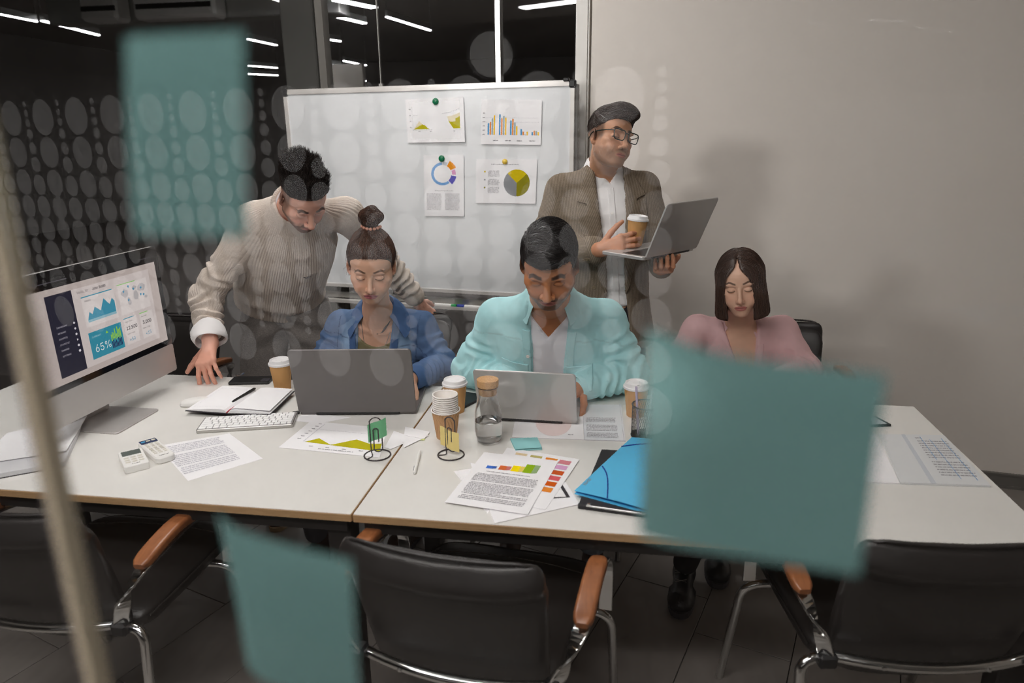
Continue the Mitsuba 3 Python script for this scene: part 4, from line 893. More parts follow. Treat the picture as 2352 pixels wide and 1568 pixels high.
# ---------------------------------------------------------------- a head
HEAD = dict(w=1.0, jaw=1.0, chin=1.0, nose=1.0, lip=1.0, cheek=1.0, brow=1.0, smile=0.0, ear=1.0, neck=0.052, lids=-0.0075, open=0.0)
def head_sdf(q, P, ears=True):
    q = q * np.array([1 / P['w'], 1, 1], F4); ax = np.abs(q[:, 0]); s = np.stack([ax, q[:, 1], q[:, 2]], 1)
    d = ell(s, (0, -.018, .035), (.0735, .0955, .080))
    d = smin(d, ell(s, (0, .028, .032), (.060, .052, .050)), .02)
    d = smin(d, ell(s, (0, .030, -.040), (.057 * P['cheek'], .053, .068)), .02)
    d = smin(d, cone(s, (.041 * P['jaw'], .006, -.056), (.013 * P['jaw'], .060, -.094 * P['chin']), .0215, .0175), .026)
    d = smin(d, ell(s, (.046, .014, -.026), (.021, .036, .036)), .02)
    d = smin(d, ell(s, (0, .070, -.098 * P['chin']), (.020 * P['jaw'], .016, .015)), .012)
    d = smin(d, ell(s, (.046, .050, -.020), (.019, .021, .015)), .016)
    d = smin(d, ell(s, (.033, .060, -.050), (.022, .021, .024)), .016)
    zc = s - np.stack([ax * 0, ax * 0, P['smile'] * 14 * ax * ax], 1)
    d = smin(d, ell(s, (0, .067, -.070), (.030, .022, .024)), .014)
    d = smin(d, ell(s, (.025, .074, .0195), (.026, .0105 * P['brow'], .0075)), .012)
    d = smax(d, -ell(s, (.031, .0955, -.001), (.0185, .0155, .0105)), .012)
    lid = ell(s, (.031, .0700, -.003), (.0150, .0122, .0112))
    d = smin(d, lid, .004)
    # lower edge of the upper lid, and the fold above it
    zl = P['lids'] + 18 * (ax - .031) ** 2 * 0.6
    lidmask = np.exp(-((ax - .031) / .0125) ** 4) * sstep(.066, .076, s[:, 1])
    d = d + lidmask * (.0011 * np.exp(-((s[:, 2] - zl + .0014) / .0011) ** 2) - .0006 * np.exp(-((s[:, 2] - zl - .0012) / .0012) ** 2) + .0011 * np.exp(-((s[:, 2] - .0075 + 10 * (ax - .031) ** 2) / .0012) ** 2))
    n = P['nose']
    d = smin(d, cone(s, (0, .0765, .012), (0, .0965 + .006 * n, -.034), .0068 * n, .0098 * n), .012)
    d = smin(d, ell(s, (0, .0985 + .006 * n, -.0375), (.0108 * n, .0105, .0095)), .006)
    d = smin(d, ell(s, (.0122 * n, .0925, -.0425), (.0072 * n, .0095, .0072)), .005)
    d = smax(d, -ell(s, (.0060 * n, .0985, -.0500), (.0034, .0055, .0030)), .003)
    L = P['lip']
    d = smin(d, ell(zc, (0, .0842, -.0655), (.0225, .0072, .0050 * L)), .005)
    d = smin(d, ell(zc, (0, .0832, -.0752), (.0190, .0078, .0060 * L)), .005)
    d = smax(d, -ell(zc, (0, .0935, -.0700), (.0245, .0065, .0011)), .0022)
    d = smax(d, -ell(s, (0, .0925, -.0565), (.0035, .0050, .0055)), .004)
    d = d + .0012 * P['smile'] * 9 * np.exp(-((ax - .032 + (s[:, 2] + .05) * .35) / .0045) ** 2) * sstep(-.085, -.07, s[:, 2]) * sstep(-.035, -.045, s[:, 2]) * (s[:, 1] > .03)
    if ears:
        a = math.radians(22); R = np.array([[math.cos(a), -math.sin(a), 0], [math.sin(a), math.cos(a), 0], [0, 0, 1]]).T
        e = ell(s, (.0755, -.012, -.006), (.0062, .0175 * P['ear'], .0300 * P['ear']), R)
        e = smin(e, ell(s, (.0715, -.004, -.030), (.0060, .009, .009), R), .006)
        e = smax(e, -ell(s, (.0820, -.0085, -.004), (.0058, .0095, .0190), R), .003)
        e = smin(e, ell(s, (.0755, -.001, -.009), (.004, .004, .007)), .004)
        d = smin(d, e, .006)
    return d / max(1.0, 1 / P['w'])
def head_colors(q, P, skin, lip, brow, stub=0.0, beard=None, fade=None, scalp=None, blush=0.25, lash=(.012, .008, .007)):
    """the face's own colours: lips, brows, lashes, shaven beard, cropped sides; plus painted shade at eye sockets and mouth line"""
    q = q * V(1 / P['w'], 1, 1); ax, y, z = np.abs(q[:, 0]), q[:, 1], q[:, 2]; C = np.tile(np.asarray(skin, float), (len(q), 1))
    m = lambda c, k: C * (1 - np.clip(k, 0, 1)[:, None]) + np.asarray(c, float) * np.clip(k, 0, 1)[:, None]
    red = np.asarray(skin) * V(1.04, .78, .74)
    C = m(red, blush * (np.exp(-((ax - .042) / .018) ** 2 - ((z + .032) / .017) ** 2) * (y > .02) + .8 * np.exp(-(ax / .012) ** 2 - ((z + .040) / .012) ** 2) * (y > .09) + (ax > .071) * .8))
    front = sstep(.045, .062, y)
    if stub > 0 or beard is not None:
        jawl = sstep(-.034, -.052, z + .30 * np.maximum(0, ax - .05) - .018 * (ax > 9)) * sstep(-.028, -.008, y + .25 * (z + .05))
        side = np.exp(-((ax - .066) / .012) ** 2) * sstep(.005, -.03, z) * sstep(-.02, .0, y) * sstep(.04, .02, y)
        mus = np.exp(-((z + .0580 - 2.2 * ax * ax) / .0055) ** 2) * sstep(.031, .020, ax) * front
        gap = 1 - .85 * np.exp(-(ax / .024) ** 4 - ((z + .070) / .0075) ** 4) * front
        cheek = 1 - sstep(.012, .0, np.abs(ax - .034) - .010) * sstep(-.066, -.052, z) * front * .75
        k = np.clip(jawl * cheek * gap + side * .8 + mus * gap, 0, 1)
        C = m(beard if beard is not None else np.asarray(skin) * .45, stub * k)
    zs = z - P['smile'] * 14 * ax * ax
    lipz = np.where(zs > -.070, (zs + .070) / (.0095 * (.72 + .28 * P['lip']) * (1 - .18 * np.exp(-(ax / .004) ** 2))), (-.070 - zs) / (.0105 * (.72 + .28 * P['lip'])))
    C = m(lip, .9 * sstep(1.1, .8, np.sqrt((ax / .0240) ** 2 + lipz ** 2)) * front)
    C = m(np.asarray(lip) * .35, .7 * np.exp(-((zs + .070) / .0011) ** 2) * sstep(.026, .021, ax) * front)  # shade in the crease between the lips, painted into the colour
    zb = .0225 + .0065 * sstep(.012, .036, ax) - .010 * sstep(.036, .056, ax)
    C = m(brow, .92 * sstep(1.25, .6, np.abs(z - zb) / (.0044 * P.get('browt', 1.0) * (1.0 - .5 * sstep(.028, .054, ax)))) * sstep(.0100, .0165, ax) * sstep(.054, .046, ax) * (y > .05))
    zl = P['lids'] + 18 * (ax - .031) ** 2 * .6
    C = m(lash, np.exp(-((z - zl + .0010) / .0021) ** 4) * sstep(.0165, .0130, np.abs(ax - .0315)) * front)
    if P['open'] > 0:
        dz = zl + .0004 - z; eye = sstep(-.0004, .0006, dz) * sstep(P['open'] + .0016, P['open'] + .0002, dz) * sstep(.0142, .0110, np.abs(ax - .0314)) * front
        C = m(V(.030, .018, .013), eye)
    C = m(np.asarray(skin) * .78, .4 * np.exp(-((z + .006) / .010) ** 2 - ((ax - .028) / .014) ** 2) * front)  # shade of the eye sockets, painted as darker skin
    if fade is not None: C = m(scalp, fade(q))
    return C
def hair_mesh(paths, r0=.0006, r1=.0002, sides=3):
    """paths (n, k, 3) -> one mesh of thin tapering strands"""
    n, k, _ = paths.shape; t = np.gradient(paths, axis=1); t /= vl(t)[..., None] + 1e-12
    a = np.cross(t, V(.31, .52, .79)); a /= vl(a)[..., None] + 1e-12; b = np.cross(t, a)
    r = (r0 + (r1 - r0) * np.linspace(0, 1, k) ** 2)[None, :, None]
    R = np.stack([paths + r * (math.cos(2 * PI * j / sides) * a + math.sin(2 * PI * j / sides) * b) for j in range(sides)], 2)
    v = R.reshape(-1, 3); base = (np.arange(n) * k * sides)[:, None, None]
    i, j = np.meshgrid(np.arange(k - 1), np.arange(sides), indexing='ij'); i, j = i.ravel(), j.ravel()
    q = np.stack([i * sides + j, i * sides + (j + 1) % sides, (i + 1) * sides + (j + 1) % sides, (i + 1) * sides + j], 1)
    return tm(v, quads((q[None] + base).reshape(-1, 4)))
def flow(f, roots, dirs, steps, step, lift=0.0006, jit=0.0, rng=None, lift_end=None):
    """strands that run over the surface f = 0 from the roots along dirs(p) -> tangents"""
    p = roots.copy(); out = []; e = 1e-3
    for s in range(steps):
        g = np.stack([f(p + d) - f(p - d) for d in np.eye(3) * e], 1) / (2 * e); g /= vl(g)[:, None] + 1e-9
        L = lift if lift_end is None else lift + (lift_end - lift) * (s / max(1, steps - 1))
        p = p - g * (f(p) - L)[:, None]
        out.append(p.copy()); d = dirs(p, s); d = d - g * (d * g).sum(1)[:, None]; d /= vl(d)[:, None] + 1e-9
        if jit: d = d + rng.normal(0, jit, d.shape)
        p = p + d * (step if np.isscalar(step) else step[:, None])
    return np.stack(out, 1)
def sample(m, n, rng, mask=None):
    v = m.vertices[m.faces]; ar = vl(np.cross(v[:, 1] - v[:, 0], v[:, 2] - v[:, 0])); c = v.mean(1)
    if mask is not None: ar = ar * mask(c)
    i = rng.choice(len(ar), n, p=ar / ar.sum()); a, b = rng.random((2, n, 1)); fl = (a + b) > 1; a, b = np.where(fl, 1 - a, a), np.where(fl, 1 - b, b)
    return v[i, 0] + a * (v[i, 1] - v[i, 0]) + b * (v[i, 2] - v[i, 0])
def strand_colors(n, k, sides, base, rng, var=.35):
    c = np.asarray(base) * np.exp(rng.normal(0, var, (n, 1))); return np.repeat(c, k * sides, 0)
VC = {'type': 'mesh_attribute', 'name': 'vertex_color'}
bs('skin', {'type': 'twosided', 'bsdf': {'type': 'principled', 'base_color': VC, 'roughness': 0.48, 'specular': 0.4, 'sheen': 0.15}})
bs('hair', {'type': 'twosided', 'bsdf': {'type': 'principled', 'base_color': VC, 'roughness': 0.38, 'specular': 0.55}})

# ---------------------------------------------------------------- bodies and clothes
def prof(q, zs, A, B, Yc, n=2.3, zmin=None, zmax=None, round_=.02):
    """trunk: a superellipse section that changes along z"""
    z = q[:, 2]; a = np.interp(z, zs, A).astype(F4); b = np.interp(z, zs, B).astype(F4); yc = np.interp(z, zs, Yc).astype(F4)
    r = (np.abs(q[:, 0] / a) ** F4(n) + np.abs((q[:, 1] - yc) / b) ** F4(n)) ** F4(1 / n)
    d = (r - 1) * np.minimum(a, b) * F4(.92)
    if zmax is not None: d = smax(d, z - F4(zmax), round_)
    if zmin is not None: d = smax(d, F4(zmin) - z, .01)
    return d
def ring_folds(v, a, b, amp, wl, seed, t0=0.0, t1=1.0):
    """creases that run round a sleeve between a and b"""
    a, b = np.asarray(a, float), np.asarray(b, float); L = np.linalg.norm(b - a); t = ((v - a) @ (b - a)) / L ** 2
    near = np.exp(-np.maximum(0, vl(v - a - np.clip(t, 0, 1)[:, None] * (b - a)) - .06) / .012)
    n = meshkit.noise(v * 16 + seed * 3.1, seed)
    s = np.sin(2 * PI * (t * L / wl + 1.6 * n) + seed)
    return amp * s * sstep(t0 - .08, t0 + .06, t) * sstep(t1 + .08, t1 - .06, t) * near * (.35 + 1.1 * meshkit.noise(v * 9, seed + 5))
def soft_folds(v, amp, f, seed, stretch=(1, 1, 1)):
    n = meshkit.fbm(v * np.asarray(stretch) * f, 3, seed); return amp * (1 - np.abs(2 * n - 1) * 2.2)
def puff(m, disp):
    return tm(m.vertices + normals_of(m) * np.asarray(disp)[:, None], m.faces)
def bounds(pts, r):
    P = np.array(pts, float); return P.min(0) - r, P.max(0) + r
def hand_chains(o, d, n, side, curl, spread=(10, 3, -3, -11), thumb=None, s=1.0):
    """finger chains of a hand: o wrist, d along the fingers, n out of the back of the hand, side = +1 puts the thumb on d x n, curl = per finger (root, middle, tip) degrees"""
    d = nrm(d); n = nrm(np.asarray(n) - d * (np.asarray(n) @ d)); e = np.cross(d, n) * side
    R = []
    kn = [o + d * .090 * s + e * .027 * s, o + d * .093 * s + e * .009 * s, o + d * .089 * s - e * .009 * s, o + d * .080 * s - e * .026 * s]
    Ls = [(.043, .026, .021), (.047, .030, .022), (.043, .028, .021), (.034, .021, .018)]
    rad = [(.0098, .0088, .0080, .0066), (.0100, .0090, .0080, .0066), (.0094, .0084, .0076, .0063), (.0084, .0074, .0068, .0056)]
    for k in range(4):
        a = math.radians(spread[k]); f = d * math.cos(a) + e * math.sin(a); p = kn[k]; pts = [p]; ang = 0
        for L, c in zip(Ls[k], curl[k]):
            ang += math.radians(c); p = p + (f * math.cos(ang) - n * math.sin(ang)) * L * s; pts.append(p)
        R.append((pts, [x * s for x in rad[k]]))
    t = thumb if thumb is not None else (.75, .35, .2)
    b = o + d * .020 * s + e * .024 * s - n * .006 * s
    f1 = nrm(d * .72 + e * t[0] - n * t[1]); f2 = nrm(f1 + d * t[2] - e * t[2] * .6); f3 = nrm(f2 + d * t[2] - e * t[2] * .6)
    p1 = b + f1 * .046 * s; p2 = p1 + f2 * .034 * s; p3 = p2 + f3 * .026 * s
    R.append(([b, p1, p2, p3], [.0135 * s, .0118 * s, .0100 * s, .0078 * s]))
    palm = [(o, kn[0], .021 * s, .0125 * s), (o, kn[1], .021 * s, .0135 * s), (o, kn[2], .021 * s, .0130 * s), (o - e * .004, kn[3], .020 * s, .0115 * s), (kn[0], kn[3], .0115 * s, .0105 * s)]
    return R, palm
def hand_sdf(p, hc):
    R, palm = hc; d = None
    for a, b, ra, rb in palm:
        c = cone(p, a, b, ra, rb); d = c if d is None else smin(d, c, .010)
    for pts, rad in R:
        d = smin(d, chain(p, pts, rad, .004), .0045)
    return d
def hand_mesh(hc, forearm=None, rf=(.027, .038), h=.0030):
    pts = [q for r in hc[0] for q in r[0]] + [x for pl in hc[1] for x in pl[:2]] + ([forearm] if forearm is not None else [])
    lo, hi = bounds(pts, .045)
    w = hc[1][1][0]
    def f(p):
        d = hand_sdf(p, hc)
        if forearm is not None: d = smin(d, cone(p, w, forearm, rf[0], rf[1]), .014)
        return d
    return surf(f, lo, hi, h)
def nails(hc, n_dir=None):
    """finger-nail plates at the tips"""
    out = []
    for pts, rad in hc[0]:
        a, b = pts[-2], pts[-1]; d = nrm(b - a); up = nrm(np.cross(np.cross(d, np.asarray(n_dir)), d)) if n_dir is not None else V(0, 0, 1)
        e = np.cross(d, up); r = rad[-1]
        g = [b + d * r * x + up * r * (.93 - .18 * (x - .1) ** 2) * math.cos(y) + e * r * math.sin(y) for x in np.linspace(-.75, .55, 4) for y in np.linspace(-.75, .75, 5)]
        out.append(tm(g, quads([[i * 5 + j, (i + 1) * 5 + j, (i + 1) * 5 + j + 1, i * 5 + j + 1] for i in range(3) for j in range(4)])))
    return cat(out)
def skin_col(m, c, seed=0):
    n = meshkit.fbm(m.vertices * 60, 2, seed); return np.asarray(c) * (1 + .10 * (n - .5))[:, None] * V(1, 1 - .02, 1 - .03)
def put_skin(t, ms, cols):
    put('body', cat(ms), 'skin', t, smooth=True, color=np.vstack(cols))
def head_mesh(F, P, scale, neck_to, r_neck=(.054, .062), h=.0017, low=.0):
    """head and neck as one surface, in room coordinates, and the head-local coordinates of its vertices"""
    nt = F.to(neck_to) / scale
    def f(p):
        d = head_sdf(p, P)
        return smin(d, cone(p, (0, -.022, -.055), nt, r_neck[0], r_neck[1]), .020)
    lo = np.minimum((-.098, -.128, -.135), nt - .075); hi = np.maximum((.098, .128, .125), nt + .075)
    m = surf(f, np.maximum(lo, (-.2, -.040, -.130)), hi, h)
    c = surf(f, lo, hi, .0040); c = keep(c, (c.vertices[:, 1] < -.034) | (c.vertices[:, 2] < -.124))
    m = cat(m, c)
    return tm(F.out(m.vertices * scale), m.faces), m.vertices
def collar(F, ring, leaf, span, t=.0016, n=60, stand=None):
    """shirt collar: ring(phi) -> upper fold (x, y, z) in frame F, leaf(phi) -> outer edge; phi runs from -span (person's right front) round the neck to span"""
    ph = np.linspace(-span, span, n); top = np.array([ring(p) for p in ph]); bot = np.array([leaf(p) for p in ph]); st = np.array([stand(p) for p in ph]) if stand else None
    rows = [top * (1 - s) + bot * s + np.column_stack([np.zeros(n), np.zeros(n), .006 * np.sin(PI * s) * np.ones(n)]) for s in np.linspace(0, 1, 6)]
    if st is not None: rows = [st, (st + top) / 2] + rows
    P = F.out(np.array(rows).reshape(-1, 3)).reshape(len(rows), n, 3)
    i, j = np.meshgrid(np.arange(len(rows) - 1), np.arange(n - 1), indexing='ij'); i, j = i.ravel(), j.ravel()
    m = tm(P.reshape(-1, 3), quads(np.stack([i * n + j, i * n + j + 1, (i + 1) * n + j + 1, (i + 1) * n + j], 1)))
    return patch(m, np.ones(len(m.vertices), bool), t / 2, t)
def button_at(m, p, r=.0055):
    """a small round button lying on mesh m nearest to the point p"""
    i = np.argmin(((m.vertices - p) ** 2).sum(1)); n = normals_of(m)[i]; a = nrm(np.cross(n, V(.3, .2, .9))); b = np.cross(n, a)
    return basis(lathe([(.0001, 0), (r, 0), (r, .0014), (r * .75, .0022), (r * .6, .0014), (.0001, .0014)], 16), m.vertices[i] + n * .0015, a, b, n)
def legs_mesh(hip, knee, ankle, rad, h=.008):
    lo, hi = bounds(hip + knee + ankle, max(rad) + .03)
    def f(p):
        d = None
        for a, b, c in zip(hip, knee, ankle):
            e = chain(p, [a, b, c], rad, .03); d = e if d is None else smin(d, e, .02)
        return smin(d, cone(p, hip[0], hip[-1], rad[0] * 1.02, rad[0] * 1.02), .04)
    return surf(f, lo, hi, h)
def shoe(toe, heel, m, t, w=.047, hgt=.075, sole='ink_dark', label=None):
    toe, heel = V(*toe, 0), V(*heel, 0); d = nrm(toe - heel); s = V(-d[1], d[0], 0); L = np.linalg.norm(toe - heel)
    F = lambda x, y, z: heel + d * x * L + s * y + V(0, 0, z)
    def f(p):
        q = np.stack([((p - heel.astype(F4)) @ d.astype(F4)), (p - heel.astype(F4)) @ s.astype(F4), p[:, 2]], 1)
        a = smin(cone(q, (.04, 0, .045), (L - .05, 0, .040), .036, .036), cone(q, (.035, 0, .05), (.03, 0, hgt + .03), .034, .033), .03)
        a = smin(a, ell(q, (L - .06, 0, .036), (.062, w, .034)), .02)
        return smax(a, F4(.016) - q[:, 2], .006)
    lo, hi = bounds([toe, heel, heel + V(0, 0, hgt + .06)], .07)
    k = put('shoe', surf(f, lo, hi, .0045), m, t, smooth=True, label=label)
    n = 26; a = np.arange(n) * 2 * PI / n
    o = np.array([[L * .5 + (L * .5 + .008) * math.cos(x), (w + .002 - .012 * (math.cos(x) < -.2)) * np.sign(math.sin(x)) * abs(math.sin(x)) ** .7] for x in a])
    put('sole', loft([heel + d * o[:, :1] + s * o[:, 1:] + V(0, 0, z) for z in (.001, .004, .020, .022)]), sole, k if k.count('__') < 2 else t)
    return k

# ================================================================ the man in the turquoise shirt
def make_turquoise():
    t = thing('person', 'man in an open turquoise shirt over a white T-shirt, bent over the silver laptop', 'person')
    rng = np.random.default_rng(31)
    F = Frame((-.2153, 2.1006, 1.2295), 0.8, 31.8, -.1)
    S = 1.03; P = {**HEAD, 'open': .0026, 'jaw': 1.16, 'chin': 1.0, 'nose': 1.15, 'lip': 1.1, 'cheek': 1.08, 'w': 1.05, 'brow': 1.1, 'browt': 1.35}
    pel = V(-.262, 2.60, .50); nk = V(-.231, 2.275, 1.085)
    hm, hq = head_mesh(F, P, S, nk, (.058, .066))
    skin = lin(176, 116, 78)
    fade = lambda q: .85 * sstep(.050, .066, np.abs(q[:, 0])) * sstep(-.028, -.004, q[:, 2]) * sstep(.045, .025, q[:, 1]) * sstep(.09, .02, np.abs(q[:, 1] + .02))
    hc = head_colors(hq, P, skin, lin(150, 84, 76), lin(26, 18, 15), .80, lin(52, 36, 28), fade, lin(30, 22, 20), .2)
    # hands: her... his left on the laptop's right edge, right hidden at the keyboard
    TF = Frame.spine(pel, nk, (-.43, .0, -.010)); L = float(np.linalg.norm(nk - pel))
    zs = [0, .12, .25, .38, .48, .55, .60, L + .01, L + .05]
    A = [.185, .178, .180, .195, .195, .172, .125, .072, .062]; B = [.125, .128, .128, .130, .122, .108, .090, .068, .060]; Yc = [0, .012, .018, .012, 0, -.008, -.012, -.008, .004]
    shR, shL = V(-.428, 2.37, .990), V(-.050, 2.37, .995)
    elR, elL = V(-.530, 2.36, .805), V(.040, 2.36, .810)
    wrR, wrL = V(-.375, 2.245, .785), V(-.120, 2.245, .792)
    arms = [(shR, elR, wrR), (shL, elL, wrL)]
    def shirt(p, grow=0.0):
        q = TF.to(p).astype(F4); d = prof(q, zs, A, B, Yc, 2.5, 0.0, L + .028, .03)
        for a, b, c in arms: d = smin(smin(d, chain(p, [a, b, b + (c - b) * .86], [.060, .056, .041], .03), .05), cone(p, nk - TF.z * .035, a, .045, .048), .045)
        return d - grow, q
    opening = lambda q: np.abs(q[:, 0] + .004) - np.interp(q[:, 2], [.05, .25, .42, .55, L], [.030, .040, .056, .060, .072])
    def shirt_open(p):
        d, q = shirt(p); cut = np.maximum(opening(q), F4(.005) - q[:, 1])
        d = smax(d, -cut.astype(F4), .006)
        nq = F.to(p).astype(F4); return smax(d, -(cone(p, nk, F.at(0, -.02, -.06), .062, .060)), .008)
    lo, hi = bounds([pel, nk, shR, shL, elR, elL, wrR, wrL], .17)
    m = surf(shirt_open, lo, hi, .0050)
    v = m.vertices; q = TF.to(v)
    disp = soft_folds(v, .0065, 6, 3, (1, 1, .6)) + soft_folds(v, .0022, 19, 9, (1, 1, .5))
    for i, (a, b, c) in enumerate(arms):
        disp += ring_folds(v, a, b, .0055, .050, 2 + i, .25, .98) + ring_folds(v, b, c, .0050, .036, 5 + i, .02, .75)
    disp += .0035 * np.sin(q[:, 2] * 34 + 5 * np.abs(q[:, 0]) * 6 + 3 * meshkit.noise(v * 8, 4)) * sstep(.30, .10, q[:, 2]) * (np.abs(q[:, 0]) < .17)
    m = puff(m, disp); v = m.vertices; q = TF.to(v)
    n8 = meshkit.fbm(v * 26, 3, 8); wash = meshkit.fbm(v * 6, 2, 2)
    C = lin(172, 219, 223) * (1 + .16 * (n8 - .5) + .16 * (wash - .5))[:, None]
    front = normals_of(m) @ TF.y > .05
    def seam(k, w=.0022): return np.exp(-(k / w) ** 4)
    yoke = q[:, 2] - (L - .105 - .25 * np.abs(np.abs(q[:, 0]) - .10)); C *= (1 - .16 * seam(yoke) * front * (np.abs(q[:, 0]) > .05))[:, None]
    put('shirt', m, 'cloth', t, smooth=True, color=C)
    # plackets, pockets, cuffs
    mn = np.minimum; tq = lambda v: TF.to(v)
    for s in (1, -1):
        def pl(v):
            q = tq(v); op = opening(q); return mn.reduce([op + .001, .026 - op, q[:, 1] - .03, L - .075 - q[:, 2], q[:, 2] - .03, s * (q[:, 0] + .004)])
        put('placket', fine_patch(m, pl, .0030, .0026), 'turq_cloth', t, smooth=True)
        px = .108 * s
        pk = lambda v: (lambda q: mn.reduce([.043 - np.abs(q[:, 0] - px), q[:, 2] - .335 - .12 * np.abs(q[:, 0] - px), .470 - q[:, 2], q[:, 1] - .02]))(tq(v))
        fl = lambda v: (lambda q: mn.reduce([.046 - np.abs(q[:, 0] - px), q[:, 2] - .442 - .30 * (.046 - np.abs(q[:, 0] - px)) * -1 * 0 + .30 * np.abs(q[:, 0] - px) * -1 + .004, .482 - q[:, 2], q[:, 1] - .02]))(tq(v))
        kp = put('pocket', fine_patch(m, pk, .0026, .0022), 'turq_cloth', t, smooth=True); put('flap', fine_patch(m, fl, .0056, .0030), 'turq_cloth', kp, smooth=True)
        put('button', button_at(m, TF.at(px, .14, .452), .0062), 'cup_white', kp)
    for z in (.10, .18, .27, .36, .45, .52):
        put('button', button_at(m, TF.at(.010 + np.interp(z, [.05, .25, .42, .55], [.030, .040, .056, .060]), .14, z), .0060), 'cup_white', t)
    for i, (a, b, c) in enumerate(arms):
        u = nrm(c - b); o = b + (c - b) * .80
        cu = tube([o, o + u * .012, o + u * .055, o + u * .058], [.046, .0475, .0445, .042], 28, cap=False)
        put('cuff', patch(cu, np.ones(len(cu.vertices), bool), .001, .002), 'turq_cloth', t, smooth=40)
    # collar
    CF = Frame(nk + V(0, .004, .012), 1, 22, 0)
    ring = lambda p: (.064 * math.sin(-p), -.062 * math.cos(p), .026 - .020 * sstep(1.2, 2.6, abs(p)))
    leaf = lambda p: ((.098 + .010 * sstep(1.0, 2.4, abs(p))) * math.sin(-p) * (1 - .0 * abs(p)), -.088 * math.cos(p) + .016 * sstep(1.8, 2.45, abs(p)), -.012 - .050 * sstep(1.3, 2.45, abs(p)))
    stand = lambda p: (.060 * math.sin(-p), -.058 * math.cos(p), -.005 - .02 * sstep(1.2, 2.6, abs(p)))
    put('collar', collar(CF, ring, leaf, 2.42, stand=stand), 'turq_cloth', t, smooth=50)
    # T-shirt
    def tee(p):
        d, q = shirt(p, .0); d = prof(q, zs, [a - .006 for a in A], [b - .0085 for b in B], Yc, 2.5, 0.0, L + .01, .03)
        r = smax(d, np.abs(q[:, 0]) - F4(.12), .01)
        vn = q[:, 2] - (L - .105 + 1.15 * np.abs(q[:, 0] + .002)); r = smax(r, np.minimum(vn, q[:, 1]).astype(F4) , .004)
        return r
    tmsh = surf(tee, *bounds([pel, nk], .20), .0060); tmsh = puff(tmsh, soft_folds(tmsh.vertices, .0025, 9, 12, (1.6, 1, .5)))
    put('t_shirt', tmsh, 'white_cotton', t, smooth=True, label='white T-shirt')
    # trunk under the clothes, hands
    trunk = surf(lambda p: prof(TF.to(p).astype(F4), zs, [a - .012 for a in A], [b - .016 for b in B], Yc, 2.4, 0.0, L + .02, .03), *bounds([pel, nk], .20), .009)
    hl = hand_chains(wrL, V(-.55, -.75, -.08), V(.1, -.2, 1), -1, [(28, 30, 18)] * 4, s=.98)
    hr = hand_chains(wrR, V(.60, -.70, -.05), V(-.1, -.2, 1), 1, [(28, 30, 18)] * 4, s=.98)
    h1, h2 = hand_mesh(hl, elL + (wrL - elL) * .55), hand_mesh(hr, elR + (wrR - elR) * .55)
    put_skin(t, [hm, trunk, h1, h2], [hc, skin_col(trunk, skin), skin_col(h1, skin * .92), skin_col(h2, skin * .92)])
    put('wrist_watch', tube([wrL + (elL - wrL) * .12 + .031 * (math.cos(x) * nrm(np.cross(elL - wrL, V(0, 0, 1))) + math.sin(x) * nrm(np.cross(np.cross(elL - wrL, V(0, 0, 1)), elL - wrL))) for x in np.linspace(0, 2 * PI, 30)], .005, 8), 'black_plastic', t, smooth=True, label='black wrist strap')
    # hair
    def hs(q):
        c = ell(q, (0, -.020, .042), (.0815, .103, .0845)); c = smin(c, ell(q, (0, .045, .085), (.050, .045, .030)), .03)
        line = q[:, 2] - (.060 - 1.15 * np.maximum(0, .060 - q[:, 1]) * sstep(.030, .07, np.abs(q[:, 0])).astype(F4) - .10 * np.abs(q[:, 0]))
        low = np.where(q[:, 1] > .045, .058 - .0 * q[:, 1], np.interp(q[:, 1], [-.13, -.05, .0, .030, .045], [-.065, -.030, .004, .010, .058]))
        return smax(c, (low - q[:, 2]).astype(F4), .008)
    hb = surf(hs, (-.1, -.14, -.09), (.1, .12, .15), .0040)
    def dirs(p, s):
        d = np.stack([-.75 + 0 * p[:, 0], .30 - .9 * sstep(.02, -.05, p[:, 1]), .1 - 1.1 * sstep(.04, .075, np.abs(p[:, 0]))], 1); d[:, 0] += .6 * np.sign(p[:, 0]) * sstep(.05, .07, np.abs(p[:, 0])); return d + .35 * (np.stack([meshkit.noise(p * 40, 1), meshkit.noise(p * 40, 2), meshkit.noise(p * 40, 3)], 1) - .5)
    r = sample(hb, 2400, rng, lambda c: (c[:, 2] > .0) * (ell(c, (0, -.02, .035), (.074, .096, .081)) > .002))
    pa = flow(hs, r, dirs, 6, .006, .0008, .10, rng, .0032)
    hmh = hair_mesh(F.out(pa.reshape(-1, 3) * S).reshape(pa.shape), .0008, .0003)
    hbm = tm(F.out(hb.vertices * S), hb.faces); cc = lin(28, 24, 24)
    put('hair', cat(hbm, hmh), 'hair', t, smooth=True, color=np.vstack([np.tile(cc * .8, (len(hbm.vertices), 1)), strand_colors(2400, 6, 3, cc * 1.25, rng)]))
    # trousers and shoes
    hips = [pel + V(.09, .02, .03), pel + V(-.09, .02, .03)]; kn = [V(.02, 2.20, .50), V(-.34, 2.20, .50)]; an = [V(-.075, 2.36, .15), V(-.40, 2.42, .15)]
    lm = legs_mesh(hips, kn, an, [.092, .066, .050]); lm = puff(lm, soft_folds(lm.vertices, .003, 9, 6)); put('trousers', lm, 'blue_jeans', t, smooth=True)
    for i, (a, b) in enumerate(zip(kn, an)):
        u = nrm(b - a); cu = tube([b - u * .025, b - u * .02, b + u * .02, b + u * .025], [.055, .058, .058, .055], 20, cap=False); put('trouser_cuff', patch(cu, np.ones(len(cu.vertices), bool), .001, .004), 'jeans_inside', t, smooth=40)
        shoe((b[0] + (.0 if i else .01), b[1] - .12), (b[0], b[1] + .06), 'brown_leather', t, hgt=.10)
